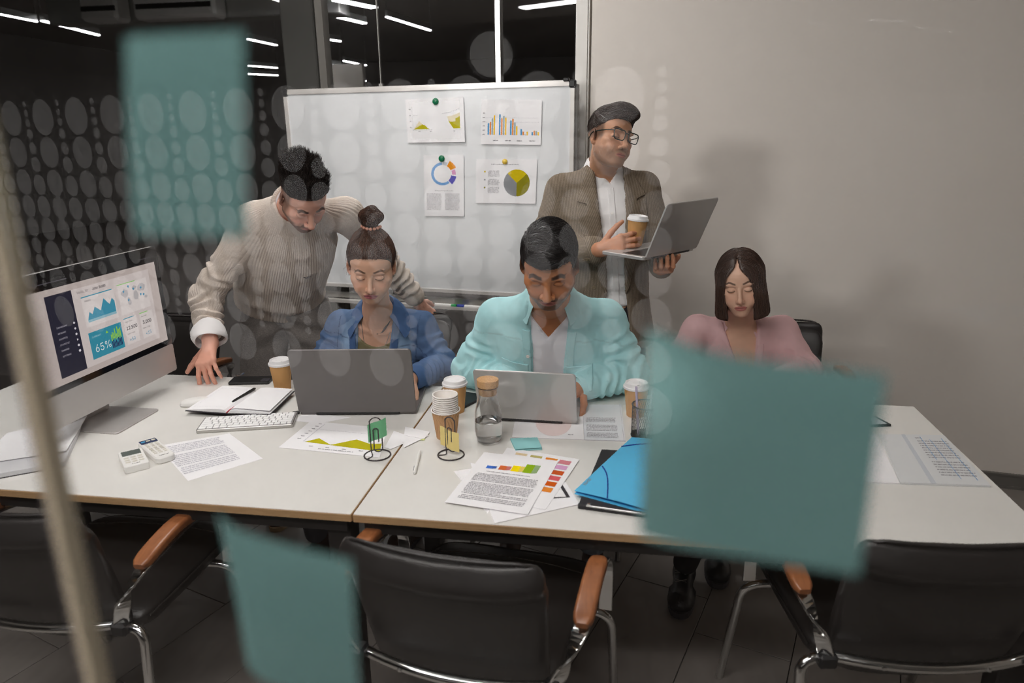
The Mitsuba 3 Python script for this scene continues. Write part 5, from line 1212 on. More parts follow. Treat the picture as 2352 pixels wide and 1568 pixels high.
plain('white_cotton', srgb(224, 224, 230), 0.9, 0.1, sheen=0.3)
bs('cloth', {'type': 'twosided', 'bsdf': {'type': 'principled', 'base_color': VC, 'roughness': 0.85, 'specular': 0.15, 'sheen': 0.3}})
plain('turq_cloth', srgb(174, 220, 224), 0.85, 0.15, sheen=0.3)
plain('blue_jeans', srgb(70, 84, 110), 0.9, 0.1); plain('jeans_inside', srgb(150, 160, 172), 0.9, 0.1); plain('brown_leather', srgb(70, 46, 36), 0.45, 0.4)
make_turquoise()

# ================================================================ the woman in the denim shirt
def sleeve_shirt(TF, zs, A, B, Yc, arms, top, n=2.4, ar=(.062, .046, .036), k=.04, frac=.86):
    def f(p):
        q = TF.to(p).astype(F4); d = prof(q, zs, A, B, Yc, n, 0.0, top, .03)
        for a, b, c in arms: d = smin(smin(d, chain(p, [a, b, b + (c - b) * frac], ar, .03), k), cone(p, TF.at(0, -.008, top - .055), a, .040, ar[0] * .80), .04)
        return d, q
    return f
def cuffs(t, arms, r, m, at0=.80, l=.05):
    for a, b, c in arms:
        u = nrm(c - b); o = b + (c - b) * at0
        cu = tube([o, o + u * .010, o + u * l, o + u * (l + .003)], [r, r + .0015, r - .0015, r - .004], 28, cap=False)
        put('cuff', patch(cu, np.ones(len(cu.vertices), bool), .001, .002), m, t, smooth=40)
def make_denim():
    t = thing('person', 'woman in a blue denim shirt with her hair in a bun, at the dark laptop', 'person')
    rng = np.random.default_rng(7)
    F = Frame((-.8411, 2.2832, 1.1841), 14, 22, 2.5); S = .97
    P = {**HEAD, 'open': .0026, 'jaw': 1.02, 'w': 1.03, 'nose': .92, 'lip': 1.05, 'cheek': 1.05, 'brow': .7, 'smile': .05, 'lids': -.0065, 'browt': .9}
    pel, nk = V(-.965, 2.70, .50), V(-.880, 2.425, .985)
    hm, hq = head_mesh(F, P, S, nk, (.046, .050)); skin = lin(214, 168, 142)
    hc = head_colors(hq, P, skin, lin(176, 92, 104), lin(84, 60, 48), 0, None, lambda q: .75 * sstep(.060, .073, q[:, 2] + .25 * np.maximum(0, np.abs(q[:, 0]) - .03) + .3 * np.maximum(0, .02 - q[:, 1])), lin(70, 48, 38), .45)
    TF = Frame.spine(pel, nk, (-.367, .0, -.010)); L = float(np.linalg.norm(nk - pel))
    zs = [0, .10, .22, .34, .44, .50, L, L + .05]; A = [.165, .150, .148, .160, .155, .118, .062, .055]; B = [.115, .105, .112, .122, .098, .080, .056, .050]; Yc = [0, .005, .012, .016, .004, -.006, -.004, .0]
    shR, shL = V(-1.060, 2.51, .905), V(-.745, 2.51, .912); elR, elL = V(-1.125, 2.47, .775), V(-.660, 2.47, .775); wrR, wrL = V(-.945, 2.25, .785), V(-.715, 2.26, .790)
    arms = [(shR, elR, wrR), (shL, elL, wrL)]
    base = sleeve_shirt(TF, zs, A, B, Yc, arms, L + .02, ar=(.054, .048, .038))
    opening = lambda q: np.abs(q[:, 0] - .004) - np.interp(q[:, 2], [.05, .22, .34, .44, L], [.034, .040, .050, .064, .070])
    def shirt(p):
        d, q = base(p); cut = np.maximum(opening(q), F4(.005) - q[:, 1]); d = smax(d, -cut.astype(F4), .005)
        return smax(d, -cone(p, nk, F.at(0, -.02, -.05), .052, .050), .006)
    m = surf(shirt, *bounds([pel, nk, shR, shL, elR, elL, wrR, wrL], .14), .0048); v = m.vertices
    disp = soft_folds(v, .0050, 8, 3, (1, 1, .6)) + soft_folds(v, .0018, 22, 9, (1, 1, .5))
    for i, (a, b, c) in enumerate(arms): disp += ring_folds(v, a, b, .0045, .042, 12 + i, .3, .98) + ring_folds(v, b, c, .0042, .032, 15 + i, .02, .75)
    m = puff(m, disp); v = m.vertices; q = TF.to(v); n8 = meshkit.fbm(v * 40, 3, 8); front = normals_of(m) @ TF.y > .05
    ax = np.abs(q[:, 0])
    wash = np.exp(-((ax - .095) / .034) ** 2 - ((q[:, 2] - .455) / .060) ** 2) * (q[:, 1] > .02) * 1.1 + .35 * meshkit.fbm(v * 7, 2, 6) + .25 * sstep(.006, -.004, disp) * 0
    wash = np.clip(wash, 0, 1); C = lin(58, 82, 122) * (1 - wash[:, None]) + lin(140, 166, 196) * wash[:, None]; C = C * (1 + .35 * (n8 - .5))[:, None]
    def stitch(k): 
        w = np.exp(-(k / .0016) ** 4) * front; return w
    for sm in (q[:, 2] - (L - .085 - .3 * np.abs(ax - .09)), ax - (.150 - .25 * np.maximum(0, .40 - q[:, 2]) * 0 + .02 * np.sin(q[:, 2] * 20) * 0)):
        w = .55 * stitch(sm)[:, None]; C = C * (1 - w) + lin(30, 46, 80) * w
    put('shirt', m, 'cloth', t, smooth=True, color=C)
    mn = np.minimum; tq = lambda v: TF.to(v)
    for s in (1, -1):
        def pl(v):
            q = tq(v); op = opening(q); return mn.reduce([op + .001, .024 - op, q[:, 1] - .02, L - .06 - q[:, 2], q[:, 2] - .03, s * (q[:, 0] - .004)])
        put('placket', fine_patch(m, pl, .0030, .0026), 'denim', t, smooth=True)
        px = .095 * s
        pk = lambda v: (lambda q: mn.reduce([.042 - np.abs(q[:, 0] - px), q[:, 2] - .27, .395 - q[:, 2], q[:, 1] - .02]))(tq(v))
        fl = lambda v: (lambda q: mn.reduce([.045 - np.abs(q[:, 0] - px), q[:, 2] - .360 - .3 * np.abs(q[:, 0] - px), .408 - q[:, 2], q[:, 1] - .02]))(tq(v))
        kp = put('pocket', fine_patch(m, pk, .0024, .0020), 'denim', t, smooth=True); put('flap', fine_patch(m, fl, .0050, .0028), 'denim', kp, smooth=True); put('stud', button_at(m, TF.at(px, .14, .370), .0060), 'snap', kp)
    for z in (.20, .29, .37, .44):
        for s in (1, -1): put('stud', button_at(m, TF.at(.004 + s * (np.interp(z, [.05, .22, .34, .44], [.034, .040, .050, .064]) + .012), .14, z), .0055), 'snap', t)
    cuffs(t, arms, .041, 'denim')
    CF = Frame(nk + V(0, .006, .018), 6, 24, 0)
    ring = lambda p: (.060 * math.sin(-p), -.054 * math.cos(p), .022 - .024 * sstep(1.0, 2.3, abs(p)))
    leaf = lambda p: ((.094 + .034 * sstep(1.0, 2.2, abs(p))) * math.sin(-p) * (1 + .10 * sstep(1.9, 2.35, abs(p))), -.082 * math.cos(p) + .020 * sstep(1.8, 2.35, abs(p)), -.016 - .064 * sstep(1.1, 2.3, abs(p)))
    stand = lambda p: (.056 * math.sin(-p), -.050 * math.cos(p), -.012 - .02 * sstep(1.2, 2.3, abs(p)))
    cm = collar(CF, ring, leaf, 2.36, stand=stand); put('collar', cm, 'denim', t, smooth=50)
    # olive top, bare neckline
    def top(p):
        q = TF.to(p).astype(F4); d = prof(q, zs, [a - .008 for a in A], [b - .009 for b in B], Yc, 2.4, 0, L, .02); d = smax(d, np.abs(q[:, 0]) - F4(.11), .01)
        return smax(d, q[:, 2] - (F4(.462) + 6.0 * q[:, 0] ** 2 + np.where(q[:, 1] < 0, .1, 0)).astype(F4), .003)
    tp = surf(top, *bounds([pel, nk], .17), .0042); put('tank_top', puff(tp, soft_folds(tp.vertices, .0015, 11, 5)), 'olive_cotton', t, smooth=True, label='olive tank top')
    def chest(p):
        q = TF.to(p).astype(F4); d = prof(q, zs, [a - .013 for a in A], [b - .0125 for b in B], Yc, 2.3, 0, L + .03, .02)
        q2 = np.stack([np.abs(q[:, 0]), q[:, 1], q[:, 2]], 1); d = smin(d, cone(q2, (.018, .052, L - .055), (.085, .034, L - .040), .008, .006), .012)
        return smin(d, cone(p, nk, F.at(0, -.02, -.06), .050, .046), .03)
    tk = surf(chest, *bounds([pel, nk, F.at(0, -.02, -.06)], .17), .0055)
    hl = hand_chains(wrL, V(-.30, -.95, -.10), V(.1, -.2, 1), -1, [(24, 30, 18)] * 4, s=.90); hr = hand_chains(wrR, V(.35, -.93, -.10), V(-.1, -.2, 1), 1, [(24, 30, 18)] * 4, s=.90)
    h1, h2 = hand_mesh(hl, elL + (wrL - elL) * .6, (.023, .03)), hand_mesh(hr, elR + (wrR - elR) * .6, (.023, .03))
    put_skin(t, [hm, tk, h1, h2], [hc, skin_col(tk, skin), skin_col(h1, skin), skin_col(h2, skin)])
    # necklace
    pts = []
    for s in np.linspace(-1, 1, 40):
        x = .060 * s; z = L - .012 - .150 * (1 - abs(s) ** 1.6); pts.append(TF.at(x, .2, z))
    nn = normals_of(tk); on = []
    for p_ in pts:
        d_ = ((tk.vertices - p_) - np.outer((tk.vertices - p_) @ TF.y, TF.y)); i = np.argmin((d_ ** 2).sum(1) + 10 * ((tk.vertices - pel) @ TF.y < .02)); on.append(tk.vertices[i] + nn[i] * .0012)
    nc = put('necklace', tube(spline(on[::3], 80), .0009, 5), 'silver', t, label='thin silver chain'); put('pendant', trimesh.creation.icosphere(2, .0032).apply_translation(on[20] + TF.y * .002), 'silver', nc)
    for s in (1, -1): put('earring', trimesh.creation.icosphere(2, .0032).apply_translation(F.at(V(.079 * s, .002, -.036) * S)), 'silver', t)
    # a dark feather tattoo at the neck side
    fea = [TF.at(x, .2, z) for x, z in ((-.052, L - .004), (-.040, L - .026), (-.026, L - .044), (-.008, L - .054))]; on = []
    for p_ in fea:
        d_ = ((tk.vertices - p_) - np.outer((tk.vertices - p_) @ TF.y, TF.y)); i = np.argmin((d_ ** 2).sum(1) + 10 * ((tk.vertices - pel) @ TF.y < .02)); on.append(tk.vertices[i] + nn[i] * .0004)
    put('tattoo', tube(spline(on, 24), [.0012 + .0030 * math.sin(PI * min(1, i / 17)) for i in range(24)], 6), 'tattoo_ink', t)
    # hair pulled up into a bun
    bun = V(-.004, -.050, .150)
    def hs(q):
        c = ell(q, (0, -.022, .036), (.0835, .1020, .0865)); c = smin(c, cone(q, (0, -.04, .10), (0, -.05, .13), .045, .022), .03)
        low = np.interp(q[:, 1], [-.13, -.06, -.015, .015, .040, .085], [-.060, -.045, -.028, .012, .046, .071]) - .09 * np.maximum(0, np.abs(q[:, 0]) - .045) * (q[:, 1] > .03)
        return smax(c, (low - q[:, 2]).astype(F4), .005)
    def bs_(q):
        b = ell(q, bun + V(0, 0, .016), (.040, .038, .033)); a_ = np.arctan2(q[:, 2] - bun[2] - .012, q[:, 0] - bun[0]); return b - (.003 * np.sin(4 * a_ + 60 * (q[:, 1] - bun[1]) + 2)).astype(F4)
    hb, bb = surf(hs, (-.1, -.14, -.08), (.1, .12, .17), .0038), surf(bs_, bun - .06, bun + V(.06, .06, .07), .0028)
    toB = lambda p, s: (bun - V(0, 0, .012)) - p + .02 * (np.stack([meshkit.noise(p * 60, k) for k in (1, 2, 3)], 1) - .5)
    r = sample(hb, 2000, rng, lambda c: (ell(c, (0, -.022, .035), (.0735, .096, .081)) > .001)); pa = flow(hs, r, toB, 7, .0075, .0006, .03, rng, .0012)
    sw = lambda p, s: np.cross(p - bun, V(.25, .9, .2)) + .01 * rng.normal(size=p.shape)
    r2 = sample(bb, 900, rng); pb = flow(bs_, r2, sw, 8, .006, .0008, .08, rng, .002)
    fl = sample(hb, 60, rng, lambda c: (np.abs(c[:, 0]) > .065) * (c[:, 2] < .05)); k_ = np.linspace(0, 1, 7)[None, :, None]
    fly = fl[:, None] + k_ * (rng.normal(0, .008, (60, 1, 3)) + V(0, .0, -.040)) + k_ * (1 - k_) * V(.020, .004, 0) * np.sign(fl[:, None, :1])
    H = [hair_mesh(F.out(x.reshape(-1, 3) * S).reshape(x.shape), .0007, .0003) for x in (pa, pb)] + [hair_mesh(F.out(fly.reshape(-1, 3) * S).reshape(fly.shape), .0004, .0002)]
    base_c = lin(66, 44, 34); cols = [np.tile(base_c * .8, (len(hb.vertices), 1)), np.tile(base_c * .75, (len(bb.vertices), 1)), strand_colors(2000, 7, 3, base_c * 1.25, rng), strand_colors(900, 8, 3, base_c * 1.2, rng), strand_colors(60, 7, 3, base_c * 1.2, rng)]
    hk = put('hair', cat([F.mesh(tm(hb.vertices * S, hb.faces)), F.mesh(tm(bb.vertices * S, bb.faces))] + H), 'hair', t, smooth=True, color=np.vstack(cols))
    put('hair_tie', cat([trimesh.creation.icosphere(1, .006).apply_translation(F.at((bun + V(.034 * math.sin(a), .034 * math.cos(a), -.014)) * S)) for a in np.linspace(-1.1, 1.1, 7)]), 'rose_tie', hk, smooth=True, label='rose coloured hair tie')
    # jeans and boots
    hips = [pel + V(.08, .02, .02), pel + V(-.08, .02, .02)]; kn = [V(-.86, 2.28, .50), V(-1.10, 2.22, .50)]; an = [V(-.80, 2.46, .13), V(-1.145, 2.30, .13)]
    lm = legs_mesh(hips, kn, an, [.085, .060, .044]); put('trousers', puff(lm, soft_folds(lm.vertices, .003, 9, 6)), 'grey_jeans', t, smooth=True)
    sh = shoe((-.87, 2.36), (-.80, 2.53), 'brown_leather', t, w=.040, hgt=.12, label='brown boot with gold laces'); shoe((-1.16, 2.16), (-1.14, 2.38), 'brown_leather', t, w=.040, hgt=.12)
    put('laces', cat([tube([V(-.835 - .02 * i, 2.435 - .022 * i + s * .012, .125 - .017 * i), V(-.855 - .02 * i, 2.425 - .022 * i - s * .025, .120 - .018 * i)], .0016, 5) for i in range(4) for s in (1, -1)]), 'gold_lace', sh)
plain('denim', srgb(74, 100, 142), 0.85, 0.12, sheen=0.3); plain('snap', srgb(206, 200, 188), 0.3, metal=0.7); plain('olive_cotton', srgb(120, 112, 84), 0.9, 0.1); plain('silver', srgb(200, 196, 192), 0.25, metal=0.9)
plain('tattoo_ink', srgb(70, 60, 58), 0.6, 0.2); plain('rose_tie', srgb(206, 150, 128), 0.5, 0.3); plain('grey_jeans', srgb(92, 92, 98), 0.9, 0.1); plain('gold_lace', srgb(168, 138, 84), 0.5, 0.4)
make_denim()

# ================================================================ the woman in the pink blouse
def make_pink():
    t = thing('person', 'woman with a dark bob in a pink blouse, looking down behind the large blue note', 'person')
    rng = np.random.default_rng(9)
    F = Frame((.4286, 2.6333, 1.0809), -9.5, 9, -7.4); S = .96
    P = {**HEAD, 'open': .0026, 'jaw': .88, 'nose': .90, 'lip': 1.25, 'cheek': .97, 'brow': .6, 'smile': .05, 'lids': -.0065, 'w': .97, 'browt': .9}
    pel, nk = V(.520, 2.86, .47), V(.452, 2.720, .905)
    hm, hq = head_mesh(F, P, S, nk, (.044, .047)); skin = lin(212, 170, 146)
    hc = head_colors(hq, P, skin, lin(170, 96, 92), lin(78, 54, 42), 0, None, None, None, .35)
    TF = Frame.spine(pel, nk, (-.349, -.02, 0)); L = float(np.linalg.norm(nk - pel))
    zs = [0, .10, .20, .30, .38, .43, L + .01, L + .05]; A = [.165, .150, .148, .158, .150, .112, .060, .052]; B = [.115, .108, .112, .118, .096, .080, .054, .046]; Yc = [0, .006, .012, .014, .003, -.006, -.004, 0]
    shR, shL = V(.302, 2.745, .868), V(.622, 2.765, .868); elR, elL = V(.215, 2.62, .765), V(.685, 2.64, .750); wrR, wrL = V(.31, 2.36, .785), V(.52, 2.36, .785)
    arms = [(shR, elR, wrR), (shL, elL, wrL)]
    base = sleeve_shirt(TF, zs, A, B, Yc, arms, L + .02, ar=(.054, .050, .042))
    opening = lambda q: np.abs(q[:, 0]) - np.maximum(.002, np.interp(q[:, 2], [.17, .30, L], [.001, .024, .062]))
    def shirt(p):
        d, q = base(p); cut = np.maximum(np.maximum(opening(q), F4(.005) - q[:, 1]), F4(.17) - q[:, 2]); d = smax(d, -cut.astype(F4), .004)
        return smax(d, -cone(p, nk, F.at(0, -.02, -.05), .050, .048), .006)
    m = surf(shirt, *bounds([pel, nk, shR, shL, elR, elL, wrR, wrL], .14), .0050); v = m.vertices; q = TF.to(v)
    drape = .0055 * np.sin(q[:, 0] * 95 + q[:, 2] * 22 * np.sign(q[:, 0]) + 3.5 * meshkit.noise(v * 7, 4)) * sstep(L - .02, L - .16, q[:, 2]) * sstep(.03, .06, np.abs(q[:, 0])) * (q[:, 1] > -.02)
    disp = soft_folds(v, .0045, 8, 3, (1.2, 1, .4)) + drape
    for i, (a, b, c) in enumerate(arms): disp += ring_folds(v, b, c, .0040, .036, 25 + i, .02, .75)
    m = puff(m, disp); q = TF.to(m.vertices); n8 = meshkit.fbm(m.vertices * 30, 2, 8)
    put('blouse', m, 'cloth', t, smooth=True, color=lin(214, 176, 178) * (1 + .10 * (n8 - .5))[:, None])
    pl = lambda v: (lambda q: np.minimum.reduce([opening(q) + .001, .022 - opening(q), q[:, 1] - .02, L - .05 - q[:, 2], -q[:, 0]]))(TF.to(v))
    put('placket', fine_patch(m, pl, .0026, .0022), 'pink_cloth', t, smooth=True)
    for z in (.05, .12, .20): put('button', button_at(m, TF.at(-.012 - .06 * max(0, z - .17), .14, z), .0050), 'pink_cloth', t)
    cuffs(t, arms, .044, 'pink_cloth')
    CF = Frame(nk + V(0, .004, .016), -4, 16, 0)
    ring = lambda p: (.055 * math.sin(-p), -.050 * math.cos(p), .020 - .024 * sstep(1.0, 2.4, abs(p)))
    leaf = lambda p: ((.088 + .024 * sstep(1.0, 2.2, abs(p))) * math.sin(-p), -.078 * math.cos(p) + .022 * sstep(1.8, 2.4, abs(p)), -.014 - .066 * sstep(1.2, 2.4, abs(p)))
    stand = lambda p: (.052 * math.sin(-p), -.047 * math.cos(p), -.010 - .02 * sstep(1.2, 2.4, abs(p)))
    put('collar', collar(CF, ring, leaf, 2.40, stand=stand), 'pink_cloth', t, smooth=50)
    def chest(p):
        q = TF.to(p).astype(F4); d = prof(q, zs, [a - .010 for a in A], [b - .010 for b in B], Yc, 2.3, 0, L + .03, .02)
        q2 = np.stack([np.abs(q[:, 0]), q[:, 1], q[:, 2]], 1); d = smin(d, cone(q2, (.018, .050, L - .050), (.080, .034, L - .040), .007, .005), .012)
        return smin(d, cone(p, nk, F.at(0, -.02, -.06), .048, .044), .03)
    tk = surf(chest, *bounds([pel, nk, F.at(0, -.02, -.06)], .17), .0055)
    hl = hand_chains(wrL, V(-.30, -.95, -.10), V(.1, -.2, 1), -1, [(24, 30, 18)] * 4, s=.90); hr = hand_chains(wrR, V(.35, -.93, -.10), V(-.1, -.2, 1), 1, [(24, 30, 18)] * 4, s=.90)
    h1, h2 = hand_mesh(hl, elL + (wrL - elL) * .6, (.023, .03), .0035), hand_mesh(hr, elR + (wrR - elR) * .6, (.023, .03), .0035)
    put_skin(t, [hm, tk, h1, h2], [hc, skin_col(tk, skin), skin_col(h1, skin), skin_col(h2, skin)])
    # bob, parted in the middle
    def face_cut(q):      # the face stays free between the two curtains
        ax = np.abs(q[:, 0] - .006); w = np.interp(q[:, 2], [-.15, -.07, .0, .045, .078, .1], [.049, .052, .053, .040, .010, .0]); w = w - np.where(q[:, 0] > 0, .006 * sstep(.03, -.03, q[:, 2]), 0)
        return np.maximum(ax - w, F4(.030) - q[:, 1])
    def hs(q):
        c = ell(q, (0, -.020, .040), (.0860, .1060, .0870)); ax = np.abs(q[:, 0])
        body = prof(q, [-.16, -.10, 0, .05, .10], [.104, .099, .090, .084, .05], [.088, .092, .096, .090, .05], [-.012, -.016, -.014, -.014, -.014], 2.5, -.128 + .0, .07, .03)
        d = smin(c, body, .02); inner = smax(ell(q, (0, .012, -.02), (.068, .078, .090)), -q[:, 2] - F4(.2), .01)
        d = smax(d, -ell(q, (0, .0, -.10), (.062, .070, .12)), .01)
        d = smax(d, -face_cut(q).astype(F4), .006)
        return d - .0035 * np.exp(-((q[:, 0] / .006) ** 2)).astype(F4) * -1 * (q[:, 2] > .06)
    hb = surf(hs, (-.125, -.14, -.15), (.125, .13, .15), .0042)
    def dirs(p, s):
        top = sstep(.045, .10, p[:, 2]); sg = np.sign(p[:, 0] - .006) + (p[:, 0] == .006)
        return np.stack([sg * top * 1.0 + .12 * sg, .10 * top * np.sign(p[:, 1]) + .08 * (1 - top), -1.0 + .5 * top], 1) + .05 * (np.stack([meshkit.noise(p * 50, k) for k in (1, 2, 3)], 1) - .5)
    r = sample(hb, 2600, rng, lambda c: (ell(c, (0, -.02, -.01), (.070, .085, .110)) > .001)); pa = flow(hs, r, dirs, 9, .008, .0006, .012, rng, .0012)
    hh = hair_mesh(F.out(pa.reshape(-1, 3) * S).reshape(pa.shape), .0007, .0004); bc = lin(62, 44, 36)
    put('hair', cat(F.mesh(tm(hb.vertices * S, hb.faces)), hh), 'hair', t, smooth=True, color=np.vstack([np.tile(bc * .8, (len(hb.vertices), 1)), strand_colors(2600, 9, 3, bc * 1.2, rng, .3)]))
    hips = [pel + V(-.08, .02, .03), pel + V(.08, .02, .03)]; kn = [V(.42, 2.44, .50), V(.58, 2.46, .50)]; an = [V(.262, 2.30, .12), V(.40, 2.48, .12)]
    lm = legs_mesh(hips, kn, an, [.085, .060, .044]); put('trousers', lm, 'black_cloth', t, smooth=True)
    for (x, y), (x2, y2) in (((.235, 2.14), (.27, 2.38)), ((.385, 2.33), (.41, 2.56))):
        k = shoe((x, y), (x2, y2), 'black_boot', t, w=.046, hgt=.13); put('laces', cat([tube([V(x + .008 + s * .02, y + .10 + .028 * i, .075 + .016 * i), V(x + .010 - s * .02, y + .112 + .028 * i, .080 + .016 * i)], .0022, 5) for i in range(4) for s in (1, -1)]), 'thread', k)
plain('pink_cloth', srgb(216, 180, 182), 0.8, 0.15, sheen=0.3); plain('black_cloth', srgb(36, 34, 36), 0.9, 0.1); plain('black_boot', srgb(26, 25, 26), 0.35, 0.5)
make_pink()

# ================================================================ the standing man in the brown jacket
def stripes(p, n, uv):
    s = dr.sin(uv.x * (2 * PI / .0062)); w = fbm(uv.x * 300, uv.y * 120, 0.0, octaves=2)
    return mix(mi.Color3f(0.145, 0.112, 0.082), mi.Color3f(0.255, 0.205, 0.155), dr.clip(smoothstep(-.2, .9, s) * .8 + .3 * w, 0, 1))
bs('jacket_cloth', {'type': 'twosided', 'bsdf': {'type': 'principled', 'base_color': mikit.proc(stripes), 'roughness': 0.85, 'specular': 0.15, 'sheen': 0.3}})
plain('white_shirt', srgb(232, 230, 230), 0.8, 0.15, sheen=0.3); plain('horn_button', srgb(120, 104, 84), 0.35, 0.5); plain('glasses_frame', srgb(34, 42, 40), 0.25, 0.5)
def make_jacket():
    t = thing('person', 'standing man in a brown striped jacket and glasses holding an open laptop and a cup', 'person')
    rng = np.random.default_rng(12)
    F = Frame((-.0602, 2.9185, 1.5877), 39, -4, 14); S = 1.0
    P = {**HEAD, 'open': .0026, 'jaw': 1.12, 'nose': 1.08, 'lip': .95, 'cheek': 1.02, 'brow': 1.1, 'browt': 1.3, 'smile': .06}
    pel, nk = V(-.050, 3.07, .930), V(-.088, 3.010, 1.470)
    hm, hq = head_mesh(F, P, S, nk, (.053, .058)); skin = lin(190, 140, 110)
    fade = lambda q: .80 * sstep(.052, .066, np.abs(q[:, 0])) * sstep(-.030, .0, q[:, 2]) * sstep(.046, .028, q[:, 1]) + .8 * sstep(-.06, -.09, q[:, 1]) * sstep(-.06, -.02, q[:, 2])
    hc = head_colors(hq, P, skin, lin(166, 100, 90), lin(40, 30, 26), .45, lin(104, 80, 66), fade, lin(78, 60, 52), .25)
    TF = Frame.spine(pel, nk, (-.985, -.12, 0)); L = float(np.linalg.norm(nk - pel))
    zs = [-.23, -.12, 0, .15, .28, .38, .44, .48, L, L + .05]; A = [.190, .182, .170, .168, .188, .192, .165, .118, .072, .06]; B = [.128, .125, .118, .120, .130, .118, .098, .080, .062, .054]; Yc = [0, 0, 0, .004, .008, .004, -.002, -.006, -.004, 0]
    shR, shL = V(-.262, 3.02, 1.385), V(.082, 3.05, 1.390); elR, elL = V(-.345, 3.00, 1.120), V(.160, 3.02, 1.120); wrR, wrL = V(-.085, 2.790, 1.168), V(.150, 2.765, 1.105)
    arms = [(shR, elR, wrR), (shL, elL, wrL)]
    def base(p):
        q = TF.to(p).astype(F4); d = prof(q, zs, A, B, Yc, 2.5, -.225, L + .02, .03)
        for a, b, c in arms: d = smin(smin(d, chain(p, [a, b, b + (c - b) * .92], [.058, .056, .046], .03), .045), cone(p, nk - TF.z * .030, a, .048, .050), .04)
        return d, q
    cx_ = -.020
    opening = lambda q: np.abs(q[:, 0] - cx_) - np.interp(q[:, 2], [-.23, -.15, .0, .15, .35, L], [.100, .058, .045, .042, .056, .066])
    def jack(p):
        d, q = base(p); d = smax(d, -np.maximum(opening(q), F4(.0) - q[:, 1]).astype(F4), .006)
        return smax(d, -cone(p, nk, F.at(0, -.02, -.05), .062, .056), .006)
    m = surf(jack, *bounds([pel - V(0, 0, .22), nk, shR, shL, elR, elL, wrR, wrL], .14), .0050); v = m.vertices
    disp = soft_folds(v, .0035, 7, 3, (1, 1, .5))
    for i, (a, b, c) in enumerate(arms): disp += ring_folds(v, a, b, .0035, .060, 42 + i, .45, .98) + ring_folds(v, b, c, .0035, .045, 45 + i, .02, .55)
    m = puff(m, disp); v = m.vertices; q = TF.to(v)
    def uv_of(v):
        q = TF.to(v); u = q[:, 0].copy(); w = q[:, 2].copy()
        for a, b, c in arms:
            for s0, s1, lim in ((a, b, .07), (b, c, .07)):
                D = nrm(s1 - s0); r = v - s0; tt = r @ D; rad = r - tt[:, None] * D; e1_ = nrm(np.cross(D, TF.y)); e2_ = np.cross(D, e1_)
                k = (vl(rad) < lim) & (tt > (.03 if s0 is a else -.02)) & (tt < np.linalg.norm(s1 - s0) + .02) & ((np.abs(q[:, 0]) > .165) | (s0 is not a))
                u[k] = (np.arctan2(rad @ e1_, rad @ e2_) * .055)[k]; w[k] = tt[k]
        return np.stack([u, w], 1)
    put('jacket', m, 'jacket_cloth', t, smooth=True, uv=uv_of(v))
    mn = np.minimum
    for s in (1, -1):
        def lp(v):
            q = TF.to(v); op = opening(q); w_ = np.interp(q[:, 2], [.02, .20, .36, .44, .50], [-.004, .050, .080, .076, .040])
            return mn.reduce([op + .001, w_ - op, q[:, 1] - .015, s * (q[:, 0] - cx_), np.maximum(np.abs(q[:, 2] - .408 - .3 * op) - .0035, .040 - op)])
        pm = fine_patch(m, lp, .0070, .0050); put('lapel', pm, 'jacket_cloth', t, smooth=True, uv=TF.to(pm.vertices)[:, [0, 2]] @ np.array([[.9, .2 * s], [-.25 * s, 1]]))
    pk = lambda v: (lambda q: mn(.048 - np.abs(q[:, 0] + .118), mn(.011 - np.abs(q[:, 2] - .315 - .25 * (q[:, 0] + .115)), q[:, 1] - .02)))(TF.to(v))
    pm = fine_patch(m, pk, .0030, .0026); put('breast_pocket', pm, 'jacket_cloth', t, smooth=True, uv=TF.to(pm.vertices)[:, [0, 2]])
    put('button', button_at(m, TF.at(.070, .14, -.03), .0095), 'horn_button', t); put('button', button_at(m, TF.at(.075, .14, .075), .0085), 'horn_button', t)
    u = nrm(wrR - elR); nrmls = normals_of(m)
    for i in range(4): put('button', button_at(m, elR + (wrR - elR) * (.74 + .045 * i) + V(0, -.06, -.034), .0065), 'horn_button', t)
    # shirt
    def shirt(p):
        q = TF.to(p).astype(F4); d = prof(q, zs, [a - .010 for a in A], [b - .012 for b in B], Yc, 2.5, -.02, L + .01, .02); d = smax(d, np.abs(q[:, 0] - F4(cx_)) - F4(.12), .01)
        vn = q[:, 2] - (L - .060 + 1.5 * np.abs(q[:, 0] - cx_)); return smax(d, np.minimum(vn, q[:, 1]).astype(F4), .003)
    sm = surf(shirt, *bounds([pel, nk], .20), .0060); q2 = TF.to(sm.vertices)
    sm = puff(sm, soft_folds(sm.vertices, .004, 9, 12, (1, 1, .8)) + .004 * np.sin(q2[:, 2] * 60 + 9 * q2[:, 0] + 4 * meshkit.noise(sm.vertices * 9, 3)) * sstep(.20, .02, q2[:, 2])); put('shirt', sm, 'white_shirt', t, smooth=True, label='white shirt')
    put('placket', fine_patch(sm, lambda v: (lambda q: np.minimum.reduce([.013 - np.abs(q[:, 0] - cx_), q[:, 1] - .02, L - .07 - q[:, 2]]))(TF.to(v)), .0026, .0022), 'white_shirt', t, smooth=True)
    for z in (.02, .12, .22, .31, .40): put('button', button_at(sm, TF.at(cx_, .16, z), .0052), 'cup_white', t)
    CF = Frame(nk + V(0, .004, .014), 14, 10, 0)
    ring = lambda p: (.062 * math.sin(-p), -.058 * math.cos(p), .026 - .024 * sstep(1.2, 2.6, abs(p)))
    leaf = lambda p: ((.078 + .022 * sstep(1.2, 2.5, abs(p))) * math.sin(-p), -.074 * math.cos(p) + .014 * sstep(1.8, 2.5, abs(p)), -.010 - .062 * sstep(1.3, 2.5, abs(p)))
    stand = lambda p: (.058 * math.sin(-p), -.054 * math.cos(p), -.008 - .03 * sstep(1.2, 2.6, abs(p)))
